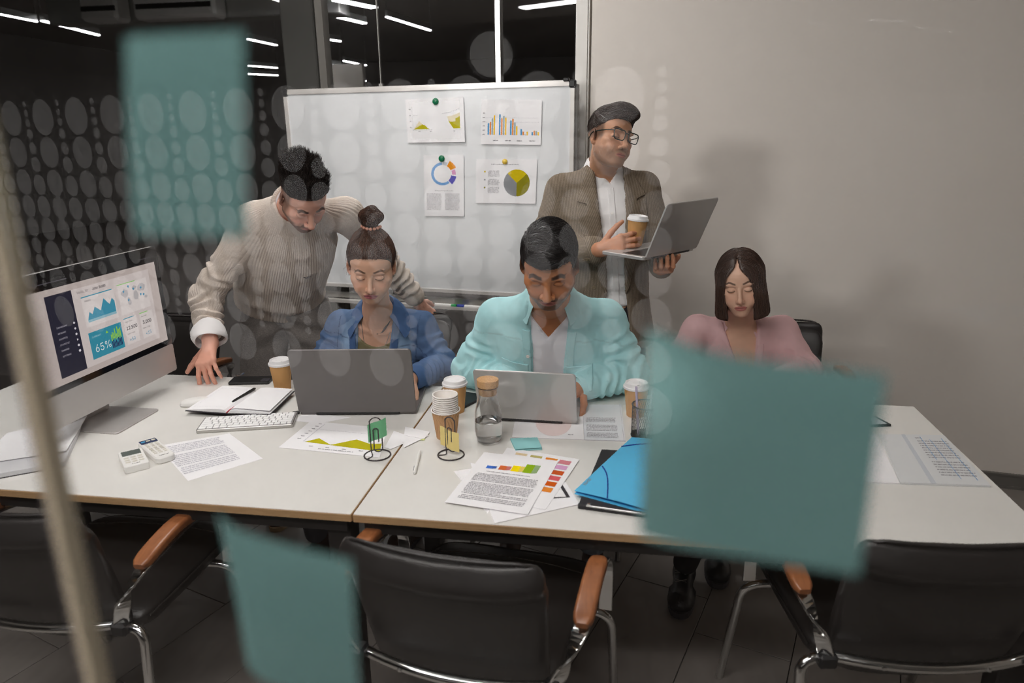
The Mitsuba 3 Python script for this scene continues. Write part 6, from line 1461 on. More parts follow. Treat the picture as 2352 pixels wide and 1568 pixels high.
    put('shirt_collar', collar(CF, ring, leaf, 2.50, stand=stand), 'white_shirt', t, smooth=50)
    trunk = surf(lambda p: smin(prof(TF.to(p).astype(F4), zs, [a - .018 for a in A], [b - .020 for b in B], Yc, 2.4, -.05, L + .02, .03), cone(p, nk, F.at(0, -.02, -.06), .056, .05), .03), *bounds([pel, nk], .18), .008)
    CUPC = V(.052, 2.792, 1.246)
    hr = hand_chains(wrR + V(0, -.035, .008), V(.86, -.22, .26), V(-.22, -.93, .20), -1, [(22, 42, 22), (24, 44, 24), (26, 44, 24), (26, 42, 22)], spread=(8, 1, -6, -13), thumb=(.80, .35, .15), s=1.0)
    hl = hand_chains(wrL, V(.05, -.97, .10), V(.05, .08, -1), 1, [(20, 62, 38), (22, 66, 40), (22, 64, 38), (20, 58, 36)], spread=(10, 3, -5, -12), thumb=(.55, .55, .3), s=.95)
    h1, h2 = hand_mesh(hr, elR + (wrR - elR) * .72, (.027, .032)), hand_mesh(hl, elL + (wrL - elL) * .72, (.027, .032))
    put_skin(t, [hm, trunk, h1, h2], [hc, skin_col(trunk, skin), skin_col(h1, skin * V(1, .92, .9)), skin_col(h2, skin * V(.95, .85, .8))])
    # hair: short sides, full top swept to the front
    def hs(q):
        c = ell(q, (0, -.018, .046), (.0770, .1000, .0850)); c = smin(c, ell(q, (-.004, .052, .098), (.058, .048, .034)), .03); c = smin(c, ell(q, (-.012, .088, .088), (.036, .024, .018)), .02)
        low = np.interp(q[:, 1], [-.13, -.06, .0, .03, .062, .10], [-.005, .012, .030, .040, .062, .070]); return smax(c, (low - q[:, 2]).astype(F4), .006)
    hb = surf(hs, (-.1, -.14, -.03), (.1, .13, .16), .0038)
    dirs = lambda p, s: np.stack([-.45 + .0 * p[:, 0], .85 - 1.2 * sstep(.0, -.06, p[:, 1]), .25 - .9 * sstep(.055, .075, np.abs(p[:, 0]))], 1) + .4 * (np.stack([meshkit.noise(p * 38, k) for k in (1, 2, 3)], 1) - .5)
    r = sample(hb, 2200, rng, lambda c: (ell(c, (0, -.018, .035), (.074, .096, .081)) > .003)); pa = flow(hs, r, dirs, 6, .007, .0008, .06, rng, .003)
    bc = lin(50, 38, 33)
    # cropped sides: a thin layer of stubble strands
    side = sample(tm(hq, np.array([[0, 1, 2]])), 1, rng) if 0 else None
    put('hair', cat(F.mesh(hb), hair_mesh(F.out(pa.reshape(-1, 3)).reshape(pa.shape), .0008, .0003)), 'hair', t, smooth=True, color=np.vstack([np.tile(bc * .85, (len(hb.vertices), 1)), strand_colors(2200, 6, 3, bc * 1.25, rng)]))
    # glasses
    def rim(s):
        o = rr(.050, .038, .012, 6); o[:, 0] *= 1 + .10 * (o[:, 1] / .019); return [F.at(s * .0335 + x, .1015 - 1.6 * (abs(s * .0335 + x)) ** 2 * .9, y + .000) for x, y in o]
    g = put('glasses', cat([tube(rim(s) + rim(s)[:2], .0021, 8) for s in (1, -1)] + [tube([F.at(x, .104 - 40 * x * x * .05, .008 + .003 * math.cos(x * 200)) for x in np.linspace(-.010, .010, 5)], .0022, 8)]), 'glasses_frame', t, smooth=40, label='dark rimmed glasses')
    for s in (1, -1):
        put('temple', tube(spline([F.at(s * .060, .0960, .012), F.at(s * .074, .060, .012), F.at(s * .0785, .0, .010), F.at(s * .079, -.020, .004), F.at(s * .078, -.034, -.016)], 20), .0020, 6), 'glasses_frame', g, smooth=True)
        put('lens', tm([F.at(s * .0335, .1000, 0)] + rim(s), [(0, 1 + i, 1 + (i + 1) % 28) for i in range(28)]), 'thin_glass', g)
    # trousers, shoes
    hips = [V(-.115, 3.08, .86), V(.015, 3.08, .86)]; kn = [V(-.14, 3.06, .48), V(.06, 3.09, .48)]; an = [V(-.14, 3.12, .10), V(.08, 3.14, .10)]
    lm = legs_mesh(hips, kn, an, [.088, .074, .056]); put('trousers', puff(lm, soft_folds(lm.vertices, .003, 9, 6)), 'black_cloth', t, smooth=True)
    for b in an: shoe((b[0], b[1] - .16), (b[0], b[1] + .08), 'black_boot', t)
    return CUPC
CUPC = make_jacket()
up = nrm((.10, -.02, 1)); xx = nrm(np.cross((0, 1, 0), up)); M = np.eye(4); M[:3, 0], M[:3, 1], M[:3, 2], M[:3, 3] = xx, np.cross(up, xx), up, CUPC - up * .055
cup(None, 'kraft coffee cup with a white lid in the standing man\'s hand', M=M)

# ================================================================ the bending man in the knitted sweater
bs('knit', {'type': 'twosided', 'bsdf': {'type': 'principled', 'base_color': mikit.proc(lambda p, n, uv: mix(mi.Color3f(.52, .445, .385), mi.Color3f(.66, .585, .52), fbm(p.x * 420, p.y * 420, p.z * 420, octaves=2))), 'roughness': .95, 'specular': .1, 'sheen': .5}})
def wool(p, n, uv):
    return mix(mi.Color3f(.135, .122, .115), mi.Color3f(.30, .275, .26), fbm(p.x * 330, p.y * 330, p.z * 330, octaves=3))
bs('wool', {'type': 'twosided', 'bsdf': {'type': 'principled', 'base_color': mikit.proc(wool), 'roughness': .95, 'specular': .1, 'sheen': .4}})
def make_sweater():
    t = thing('person', 'man in a beige ribbed sweater bending over the table at left, one hand down', 'person')
    rng = np.random.default_rng(5)
    F = Frame((-1.1278, 2.4206, 1.4032), 48, 50, -5.6); S = 1.0
    P = {**HEAD, 'open': .0026, 'jaw': 1.10, 'nose': 1.12, 'lip': .9, 'cheek': 1.0, 'browt': 1.2, 'smile': .10}
    pel, nk = V(-1.470, 2.835, .965), V(-1.235, 2.560, 1.355)
    hm, hq = head_mesh(F, P, S, nk, (.053, .060)); skin = lin(218, 166, 146)
    fade = lambda q: .75 * sstep(.052, .068, np.abs(q[:, 0])) * sstep(-.035, .0, q[:, 2]) * sstep(.046, .026, q[:, 1])
    hc = head_colors(hq, P, skin, lin(190, 120, 110), lin(48, 36, 32), .85, lin(84, 56, 42), fade, lin(92, 76, 68), .6)
    TF = Frame.spine(pel, nk, (-.359, -.10, -.015)); L = float(np.linalg.norm(nk - pel))
    zs = [-.07, -.02, .06, .18, .30, .38, .44, .49, L, L + .05]; A = [.178, .180, .178, .176, .186, .188, .160, .112, .074, .064]; B = [.118, .120, .122, .124, .124, .114, .098, .080, .064, .056]; Yc = [0, 0, .010, .014, .008, 0, -.004, -.008, -.004, 0]
    shR, shL = V(-1.405, 2.555, 1.295), V(-1.065, 2.655, 1.315); elR, elL = V(-1.600, 2.485, 1.010), V(*(-1.0241, 2.86, 1.1437)); wrR, wrL = V(-1.515, 2.345, .868), V(*(-0.8944, 3, 0.888))
    arms = [(shR, elR, wrR), (shL, elL, wrL)]
    def base(p):
        q = TF.to(p).astype(F4); d = prof(q, zs, A, B, Yc, 2.4, -.07, L + .02, .03)
        for (a, b, c), fr in zip(arms, (.70, .86)): d = smin(smin(d, chain(p, [a, b, b + (c - b) * fr], [.060, .054, .046], .03), .05), cone(p, nk - TF.z * .030, a, .050, .050), .045)
        d = smax(d, -cone(p, nk + TF.z * .0, F.at(0, -.02, -.05), .068, .062), .006); return d
    lo, hi = bounds([pel - TF.z * .08, nk, shR, shL, elR, elL, wrR, wrL], .16)
    fine = lambda v: (TF.to(v)[:, 1] > -.025) & ((TF.to(v)[:, 0] > -.235) | (TF.to(v)[:, 2] > .2)) & (v[:, 1] < 2.86)
    mf = surf(lambda p: smax(base(p), (F4(-.032) - TF.to(p)[:, 1]).astype(F4), .001), lo, hi, .0027); mf = keep(mf, fine(mf.vertices) & (np.abs(base(mf.vertices.astype(F4))) < .002))
    mc = surf(base, lo, hi, .0065); mc = keep(mc, ~fine(mc.vertices + TF.y * -.008))
    nf = len(mf.vertices); m = cat(mf, mc); v = m.vertices; q = TF.to(v)
    disp = soft_folds(v, .0050, 6, 3, (1, 1, .7)) + .010 * np.exp(-((q[:, 2] - .035) / .03) ** 2) * (vl(q[:, :2]) > .1) * (np.abs(q[:, 0]) < .21)
    for i, (a, b, c) in enumerate(arms): disp += ring_folds(v, a, b, .0045, .055, 52 + i, .55, .98) + ring_folds(v, b, c, .0065, .036, 55 + i, .0, .75)
    u = np.arctan2(q[:, 0], q[:, 1] + .02) * .160; w = q[:, 2].copy()
    for a, b, c in arms:
        for s0, s1 in ((a, b), (b, c)):
            D = nrm(s1 - s0); r = v - s0; tt = r @ D; rad = r - tt[:, None] * D; e1_ = nrm(np.cross(D, V(.2, 1, .1))); e2_ = np.cross(D, e1_)
            k = (vl(rad) < .085) & (tt > (.050 if s0 is a else -.03)) & (tt < np.linalg.norm(s1 - s0) + .05) & ((np.abs(q[:, 0]) > .195) | (s0 is not a) | (q[:, 2] < .1))
            u[k] = (np.arctan2(rad @ e2_, rad @ -e1_) * .055)[k]; w[k] = tt[k]
    per = np.where(q[:, 2] < .030, .0150, .0090)
    rib = (np.abs(np.sin(u * PI / per)) ** .7 - .6) * np.where(q[:, 2] < .030, .0030, .0021) + .0005 * np.sin(w * 2 * PI / .0075) * np.sin(u * 2 * PI / per)
    disp += rib * (np.arange(len(v)) < nf)
    m = puff(m, disp); v = m.vertices; q = TF.to(v)
    put('sweater', m, 'knit', t, smooth=True)
    CF = Frame.spine(nk, F.at(0, -.03, -.06), TF.x)
    rg = [CF.at(.074 * math.cos(a), .072 * math.sin(a) - .002, .004 - .020 * math.sin(a)) for a in np.linspace(0, 2 * PI, 49)]
    col = tube(rg, .0095, 10); put('neck_rib', col, 'rib_plain', t, smooth=True)
    put('ribs', cat([tube([CF.at((.074 + .0098 * math.cos(b)) * math.cos(a), (.072 + .0098 * math.cos(b)) * math.sin(a) - .002, .004 - .020 * math.sin(a) + .0098 * math.sin(b)) for b in np.linspace(-1.2, 3.2, 7)], .0016, 4) for a in np.linspace(0, 2 * PI, 66)]), 'rib_plain', t, kind='stuff')
    put('t_shirt_edge', tube([CF.at(.064 * math.cos(a), .062 * math.sin(a) - .002, .010 - .020 * math.sin(a)) for a in np.linspace(0, 2 * PI, 49)], .004, 8), 'white_cotton', t, smooth=True, label='white T-shirt edge at the neck')
    i = np.argmin(((v - TF.at(-.088, .145, .285)) ** 2).sum(1)); nn = normals_of(m)[i]; ex = nrm(np.cross(TF.z, nn)); ez = np.cross(nn, ex); o = v[i] + nn * .003
    put('emblem', cat([tube([o + ex * x + ez * z for x, z in ((-.017, -.006), (-.008, -.004), (-.002, -.007), (.002, -.002), (.008, .004), (.017, .010))], [.0006, .0014, .002, .0018, .0012, .0005], 6), tube([o + ex * x + ez * z for x, z in ((-.004, -.008), (.001, -.004), (.010, .001))], [.0006, .0018, .0006], 6)]), 'ink_dark', t, label='small dark bird emblem')
    # rolled shirt cuff of the lowered arm
    uu = nrm(wrR - elR); o = elR + (wrR - elR) * .66; a_ = np.linspace(0, 2 * PI, 33)[:-1]; e1_ = nrm(np.cross(uu, V(0, 0, 1))); e2_ = np.cross(uu, e1_)
    rings = [np.array([o + uu * (s * .062) + (r + .004 * math.sin(3 * x + k)) * (math.cos(x) * e1_ * (1 + .12 * s) + math.sin(x) * e2_) for x in a_]) for k, (s, r) in enumerate([(-.15, .050), (0, .056), (.35, .060), (.8, .058), (1.0, .054), (1.02, .050), (.7, .047)])]
    put('shirt_cuff', loft(rings, cap=False), 'white_shirt', t, smooth=50, label='white turned-up shirt cuff')
    # hands
    hr = hand_chains(wrR, V(.16, -.72, -.58), V(-.10, -.62, .78), -1 * -1, [(34, 16, 8), (44, 14, 8), (34, 20, 10), (26, 22, 12)], spread=(14, 3, -8, -20), thumb=(1.05, .45, .1), s=1.0)
    hl = hand_chains(wrL, V(.35, .35, -.62), V(.2, -.6, .75), -1, [(20, 24, 14)] * 4, s=1.0)
    h1, h2 = hand_mesh(hr, elR + (wrR - elR) * .60, (.027, .036)), hand_mesh(hl, elL + (wrL - elL) * .60, (.027, .036), .0036)
    trunk = surf(lambda p: smin(prof(TF.to(p).astype(F4), zs, [a - .018 for a in A], [b - .020 for b in B], Yc, 2.4, -.05, L + .02, .03), cone(p, nk, F.at(0, -.02, -.06), .058, .05), .03), *bounds([pel, nk], .20), .010)
    put_skin(t, [hm, trunk, h1, h2], [hc, skin_col(trunk, skin), skin_col(h1, skin * V(1.02, .95, .93)), skin_col(h2, skin)])
    put('nails', nails(hr, V(-.10, -.75, .6)), 'nail', t, kind='stuff')
    # hair: clipped sides, long spiky top standing up
    def hs(q):
        c = ell(q, (0, -.020, .042), (.0755, .0985, .0830)); low = np.interp(q[:, 1], [-.13, -.06, .0, .035, .064, .085], [.0, .022, .040, .046, .066, .074]); return smax(c, (low - q[:, 2]).astype(F4), .006)
    hb = surf(hs, (-.1, -.14, -.03), (.1, .12, .15), .0042)
    n_ = 5200; r = sample(hb, n_, rng, lambda c: (c[:, 2] > .035) * (ell(c, (0, -.018, .035), (.0735, .0955, .080)) > .001))
    ln = (.016 + .016 * rng.random(n_)) * sstep(.020, .070, r[:, 2]) + .008; cl = np.stack([meshkit.noise(r * 75, k) for k in (5, 6, 7)], 1) - .5
    d0 = nrm(V(0, -.1, 1)) * .85 + (r - V(0, -.02, .0)) * 4.0 + V(0, .10, 0) + cl * 1.4; d0 /= vl(d0)[:, None]
    k_ = np.linspace(0, 1, 5); pa = np.stack([r + d0 * (ln * s)[:, None] + V(0, -.012, .004) * s * s for s in k_], 1)
    bc = lin(38, 31, 29)
    put('hair', cat(F.mesh(hb), hair_mesh(F.out(pa.reshape(-1, 3)).reshape(pa.shape), .0010, .0002)), 'hair', t, smooth=True, color=np.vstack([np.tile(bc * .7, (len(hb.vertices), 1)), strand_colors(n_, 5, 3, bc * 1.2, rng)]))
    # wool trousers, shoes
    hips = [V(-1.555, 2.86, .86), V(-1.375, 2.88, .86)]; kn = [V(-1.585, 2.78, .48), V(-1.345, 2.92, .48)]; an = [V(-1.465, 2.66, .10), V(-1.300, 3.0, .10)]
    lo, hi = bounds(hips + kn + an, .16)
    def leg(p):
        d = None
        for a, b, c in zip(hips, kn, an):
            e = chain(p, [a, b, c], [.104, .082, .062], .03); d = e if d is None else smin(d, e, .02)
        return smin(d, ell(p, (hips[0] + hips[1]) / 2 + V(0, 0, .06), (.180, .125, .10)), .03)
    lm = surf(leg, lo, hi, .0070); vv = lm.vertices
    cr = .007 * np.sin((vv[:, 2] - .78) * 60 + (vv[:, 0] + 1.47) * 26 * np.sign(vv[:, 0] + 1.47)) * np.exp(-((vv[:, 2] - .79) / .08) ** 2) * (vv[:, 1] < 2.86)
    put('trousers', puff(lm, soft_folds(vv, .006, 7, 6, (1, 1, .7)) + cr), 'wool', t, smooth=True)
    shoe((-1.415, 2.475), (-1.46, 2.74), 'brown_leather', t, sole='tan_sole', label='brown shoe with a tan sole'); shoe((-1.27, 2.86), (-1.30, 3.11), 'brown_leather', t, sole='tan_sole')
plain('rib_plain', srgb(206, 194, 182), .95, .1, sheen=.4); plain('nail', srgb(236, 190, 176), .3, .5); plain('tan_sole', srgb(186, 160, 124), .8, .2)
make_sweater()

# ---------------------------------------------------------------- laptops
plain('laptop_grey', srgb(112, 108, 108), 0.42, 0.4, metal=0.35); plain('laptop_silver', srgb(190, 188, 186), 0.35, metal=0.55); plain('laptop_keys', srgb(36, 34, 34), 0.5, 0.4)
def laptop(label, A, B, L, ang, dep, mat, th=.006, group='open laptops', logo=None):
    """A, B: ends of the hinge seen from behind the lid (left, right); the base lies beyond it; ang: lid against the table, leaning towards the viewer"""
    k = thing('laptop', label, 'laptop', group); A, B = np.asarray(A, float), np.asarray(B, float)
    h = nrm(B - A); w = float(np.linalg.norm(B - A)); b = np.cross(V(0, 0, 1), h); b = nrm(b); n = V(0, 0, 1); a = math.radians(ang)
    put('base', basis(mv(plate(w, dep, .013, .012, .002), (w / 2, dep / 2 + .004, 0)), A, h, b, n), mat, k, smooth=25)
    ks = [mv(plate(w * .062, .0135, .001, .001, .0002, 1), (w * (.12 + .0585 * 1.0 * i + .006 * (j % 2)), .022 + .0165 * j, .0128)) for j in range(6) for i in range(14)]
    put('keyboard', basis(cat([mv(plate(w * .88, .106, .0004, .003, .0001), (w / 2, .066, .0129))]), A, h, b, n), 'laptop_keys', k)
    put('key', basis(cat(ks), A, h, b, n), 'laptop_keys', k, kind='stuff'); put('touchpad', basis(mv(plate(.10, .06, .0005, .004, .0001), (w / 2, dep - .040, .0128)), A, h, b, n), mat, k)
    up = -b * math.cos(a) + n * math.sin(a); out = np.cross(h, up); out = out if out @ b < 0 else -out     # out: the lid's back
    o = A + n * .011 - out * 0
    put('lid', basis(mv(plate(w, L, th, .012, .002), (w / 2, L / 2, 0)), o, h, up, np.cross(h, up)), mat, k, smooth=25)
    s_ = 1 if np.cross(h, up) @ b > 0 else -1
    put('screen', basis(mv(plate(w - .016, L - .02, .0006, .004, .0002), (w / 2, L / 2, th if s_ > 0 else -.0006)), o, h, up, np.cross(h, up)), 'black_plastic', k)
    put('hinge', tube([A + h * w * .15 + n * .008, A + h * w * .85 + n * .008], .0065, 12), 'black_plastic', k, smooth=30)
    return k
k = laptop('open dark grey laptop before the woman in denim', (-1.0239, 2.0215, 0.7355), (-0.6436, 2.0772, 0.7355), .236, 77, .235, 'laptop_grey')
A = np.array((-1.0239, 2.0215, 0.7355)); put('cable_plug', tube([A + [-.004, .012, .006], A + [-.022, .004, .005], A + [-.012, -.020, .004]], [.005, .006, .004], 8), 'black_plastic', k, smooth=40)
laptop('open silver laptop before the man in turquoise', (-0.4302, 2.0586, 0.7375), (-0.1208, 2.0517, 0.7375), .203, 66, .205, 'laptop_silver')
hA = V(.078, 2.555, 1.168); hd = nrm((.66, .75, .015))
laptop('open silver laptop held up by the standing man', hA, hA + hd * .30, .215, 66, .205, 'laptop_silver')
# ---------------------------------------------------------------- all-in-one computer
k = thing('desktop_computer', 'large all-in-one computer on a metal foot showing a dashboard', 'computer')
a = math.radians(89); hx = V(math.cos(a), math.sin(a), 0); out = V(math.sin(a), -math.cos(a), 0); upz = nrm(V(0, 0, 1) - out * .03); out = np.cross(hx, upz)
o = V(-1.596, 1.628, .803); W_, H_, CH = .600, .448, .098
put('shell', basis(mv(plate(W_, H_, .020, .012, .006), (W_ / 2, H_ / 2, -.020)), o, hx, upz, out), 'laptop_silver', k, smooth=30)
put('glass', basis(mv(plate(W_, H_ - CH, .0024, .010, .0006), (W_ / 2, CH + (H_ - CH) / 2, 0)), o, hx, upz, out), 'black_gloss', k, smooth=30)
put('chin', basis(mv(plate(W_, CH, .0022, .008, .0005), (W_ / 2, CH / 2, 0)), o, hx, upz, out), 'imac_silver', k, smooth=30)
bulge_ = [basis(plate(W_ * s, H_ * s, .002, .03, .0005), o + hx * W_ / 2 + upz * H_ / 2 - out * (.02 + .03 * (1 - s) ** .5), hx, upz, out) for s in (.9,)]
put('back', basis(loft([np.column_stack([rr(W_ * s, H_ * s, .05, 5), np.full(24, -z)]) for s, z in ((.98, .018), (.8, .034), (.5, .046), (.2, .05))]), o + hx * W_ / 2 + upz * H_ / 2, hx, upz, out), 'laptop_silver', k, smooth=40)
fc = o + hx * W_ * .46; fc[2] = TZ + .0004
put('foot', basis(mv(plate(.205, .20, .006, .012, .002), (0, 0, 0)), fc + out * -.022, hx, np.cross((0, 0, 1.0), hx), (0, 0, 1)), 'imac_silver', k, smooth=30)
put('neck', sweep([fc - out * .10 + [0, 0, .006], fc - out * .095 + [0, 0, .05], fc - out * .07 + [0, 0, .12], fc - out * .035 + [0, 0, .20]], rr(.008, .17, .003, 2), hx * 0 + out), 'imac_silver', k)
plain('black_gloss', srgb(16, 16, 20), 0.08, 0.6); plain('imac_silver', srgb(196, 192, 190), 0.42, metal=0.5)
bx, by, sw, sh_ = .022, CH + .020, W_ - .044, H_ - CH - .040
SCR = {}
def scr(mesh, c, lift, name, **kw):
    """a lit area of the display; mesh in display units (0..1, 0..1)"""
    v = mesh.vertices; P = o + hx * (bx + v[:, :1] * sw) + upz * (by + v[:, 1:2] * sh_) + out * (.0026 + lift * .00012)
    if np.cross(P[mesh.faces[0][1]] - P[mesh.faces[0][0]], P[mesh.faces[0][2]] - P[mesh.faces[0][0]]) @ out < 0: mesh = tm(v, mesh.faces[:, ::-1])
    put(name, tm(P, mesh.faces), 'black_plastic', DSP, emitter={'type': 'area', 'radiance': rgb(*(lin(*c) * .95)), 'sampling_weight': .01}, **kw)
DSP = put('display', basis(mv(plate(sw, sh_, .0003, .002, .0001), (bx + sw / 2, by + sh_ / 2, .0022)), o, hx, upz, out), 'black_gloss', k)
R = rect2
scr(R(0, .0, 1, .90), (186, 172, 166), 0, 'wallpaper'); scr(R(0, .955, .3, .962), (70, 66, 74), 0, 'menu_bar'); scr(R(.86, .955, .98, .962), (70, 66, 74), 0, 'menu_bar')
scr(R(.13, .06, .31, .84), (20, 18, 40), 1, 'sidebar'); scr(R(.31, .06, .93, .84), (206, 194, 190), 1, 'window')
scr(cat(R(.365, .44, .615, .74), R(.645, .44, .90, .76), R(.645, .12, .755, .40), R(.785, .12, .90, .40)), (218, 208, 204), 2, 'card', kind='stuff')
scr(R(.365, .115, .62, .385), (44, 138, 160), 2, 'summary_card')
scr(cat(R(.365, .735, .60, .745), R(.645, .395, .735, .403)), (50, 140, 165), 3, 'card_line', kind='stuff'); scr(cat(R(.645, .755, .80, .763), R(.785, .395, .86, .403)), (140, 200, 110), 3, 'card_line', kind='stuff')
scr(poly2([(.385, .51), (.405, .585), (.425, .555), (.45, .62), (.49, .565), (.525, .675), (.565, .60), (.59, .655), (.605, .62), (.605, .51)]), (58, 142, 168), 3, 'area_chart'); scr(R(.385, .485, .605, .51), (140, 180, 192), 3, 'area_chart')
rg = random.Random(3)
scr(cat([poly2([(x + rx * math.cos(t) * (.7 + .5 * rg.random()), y + ry * math.sin(t) * (.7 + .5 * rg.random())) for t in np.linspace(0, 2 * PI, 12)[:-1]]) for x, y, rx, ry in ((.70, .66, .030, .045), (.725, .56, .016, .045), (.79, .60, .022, .050), (.785, .69, .020, .022), (.845, .67, .040, .04), (.872, .56, .014, .018))]), (184, 178, 178), 3, 'world_map', kind='stuff')
scr(cat([poly2([(x, y - .018), (x + .008, y), (x + .004, y + .01), (x - .004, y + .01), (x - .008, y)]) for x, y in ((.69, .68), (.735, .72), (.775, .68), (.84, .67), (.83, .60), (.855, .59), (.72, .58))]), (60, 140, 176), 4, 'map_pin', kind='stuff')
scr(cat([R(.525 + .0105 * i, .15, .532 + .0105 * i, .15 + h_) for i, h_ in enumerate((.07, .10, .06, .09, .05, .09, .10, .08))]), (24, 40, 82), 4, 'bar_chart', kind='stuff')
scr(cat([R(.525 + .0105 * i, .225 + .01 * (i % 3), .532 + .0105 * i, .235 + h_) for i, h_ in enumerate((.06, .08, .07, .11, .05, .12, .09, .10))] + [poly2([(.49, .325), (.512, .325), (.501, .352)])]), (150, 206, 60), 4, 'bar_chart', kind='stuff')
def txt(s, x, y, h_, c, name, bold=False):
    m = meshkit.text_mesh(s, h_, .00001, bold); v = m.vertices.copy(); v[:, 0] = x + v[:, 0] * (sh_ / sw); v[:, 1] += y; v[:, 2] = 0
    f = m.faces; nn = np.cross(v[f[:, 1]] - v[f[:, 0]], v[f[:, 2]] - v[f[:, 0]])[:, 2]; scr(tm(v, f[nn > 1e-12]), c, 5, name, kind='stuff')
txt('Hello, Mr.', .345, .785, .026, (120, 112, 112), 'text'); txt('John Smith', .455, .785, .026, (40, 36, 44), 'text', True); txt('History', .385, .69, .018, (90, 84, 88), 'text')
txt('65%', .39, .175, .075, (232, 230, 230), 'text'); txt('SUMMARY', .385, .325, .018, (170, 206, 214), 'text'); txt('12.500', .655, .275, .036, (50, 46, 52), 'text', True); txt('3.000', .80, .275, .036, (50, 46, 52), 'text', True)
txt('+50', .665, .150, .036, (60, 140, 176), 'text'); txt('+15', .81, .150, .036, (60, 140, 176), 'text'); txt('Page Views', .657, .355, .014, (90, 84, 88), 'text'); txt('Item Sold', .795, .355, .014, (90, 84, 88), 'text'); txt('Reach Today', .657, .225, .014, (90, 84, 88), 'text'); txt('Reach Today', .795, .225, .014, (90, 84, 88), 'text')
for i, s in enumerate(('DASHBOARD', 'MESSAGE', 'FAVORITE', 'STATISTIC', 'EARNING', 'SETTINGS')): txt(s, .165, .525 - .055 * i, .015, (190, 184, 196), 'text'); 
scr(cat([poly2([(.285 + .008 * math.cos(t), .532 - .055 * i + .013 * math.sin(t)) for t in np.linspace(0, 2 * PI, [5, 5, 6, 4, 7, 12][i])[:-1]]) for i in range(6)]), (220, 214, 220), 5, 'icon', kind='stuff')
# ---------------------------------------------------------------- white cable of the computer
one('cable', tube(spline([(-2.06, 2.16, TZ + .0035), (-1.98, 2.02, TZ + .0035), (-1.88, 1.94, TZ + .0035), (-1.78, 1.93, TZ + .004), (-1.70, 1.95, TZ + .03)], 40), .003, 8), 'white_plastic', 'white cable curving over the table behind the big monitor', 'cable', smooth=True)
# ---------------------------------------------------------------- power strip on the floor under the table
pz = np.array((-1.7495, 2.2306, 0.02))
k = thing('power_strip', 'dark power strip with a white plug on the floor under the table', 'power strip')
put('body', mv(plate(.26, .06, .038, .012, .006), (pz[0] + .04, pz[1], .0005), 18), 'black_plastic', k, smooth=30)
k = thing('power_plug', 'white plug and cable in the dark power strip on the floor', 'plug')
put('plug', mv(tube([(0, 0, 0), (.03, 0, 0), (.05, 0, 0)], [.012, .014, .010], 10), (pz[0] - .02, pz[1], .052), 190), 'white_plastic', k, smooth=30)
put('cable', tube(spline([(pz[0] - .06, pz[1] - .006, .05), (pz[0] - .13, pz[1] - .04, .03), (pz[0] - .24, pz[1] - .06, .006), (pz[0] - .36, pz[1] - .02, .005)], 24), .0035, 8), 'white_plastic', k, smooth=True)
# ---------------------------------------------------------------- whiteboard on its stand
plain('board_white', srgb(226, 228, 230), 0.16, 0.5); plain('frame_white', srgb(222, 218, 214), 0.3, metal=0.25)
OFF = .12; T0, T1, B0, B1 = -2.322, -.756, .806, 1.842
def bd(t0, t1, z0, z1, th, front): return wall_slab(t0, t1, z0, z1, th, OFF + front)
k = thing('whiteboard', 'large white board on a stand carrying four chart sheets', 'whiteboard')
put('panel', bd(T0 + .012, T1 - .012, B0 + .012, B1 - .012, .012, .004), 'board_white', k)
for i, m in enumerate((bd(T0 + .02, T1 - .02, B1 - .020, B1 - .004, .022, .010), bd(T0 + .02, T1 - .02, B0, B0 + .018, .022, .010), bd(T0, T0 + .020, B0 + .02, B1 - .03, .022, .010), bd(T1 - .020, T1, B0 + .02, B1 - .03, .022, .010), bd(T0 + .02, T1 - .03, B1 - .004, B1 + .006, .02, .006))): put('frame_bar', m, 'frame_white', k)
for a_, b_ in ((T0, B1 - .010), (T1, B1 - .010), (T0, B0 + .006), (T1, B0 + .006)): put('corner', basis(cbox(.032, .030, .036, .006), wall_pt(a_ + (.010 if a_ == T0 else -.010), b_, OFF), WT, WN, (0, 0, 1)), 'black_plastic', k)
put('corner_cap', basis(cbox(.026, .03, .016, .003), wall_pt(T1 - .040, B1 + .008, OFF), WT, WN, (0, 0, 1)), 'black_plastic', k)
put('tray_back', bd(T0 + .03, T1 - .03, .745, .775, .018, .006), 'aluminium', k); put('tray', cat(bd(T0 + .03, T1 - .03, .728, .736, .065, .058), bd(T0 + .03, T1 - .03, .728, .744, .004, .060)), 'frame_white', k)
for a_ in (T0 - .004, T1 + .004):
    put('post', basis(cbox(.022, .03, 1.80, .003), wall_pt(a_, .93, OFF - .02), WT, WN, (0, 0, 1)), 'grey_trim', k); put('foot', basis(cbox(.04, .18, .03, .006), wall_pt(a_, .06, OFF - .02), WT, WN, (0, 0, 1)), 'grey_trim', k)
    for e in (-.07, .07): put('castor', basis(lathe([(.001, -.010), (.018, -.010), (.022, -.006), (.022, .006), (.018, .010), (.001, .010)], 20), wall_pt(a_, .023, OFF - .02 + e), (0, 0, 1), WN, WT), 'black_plastic', k)
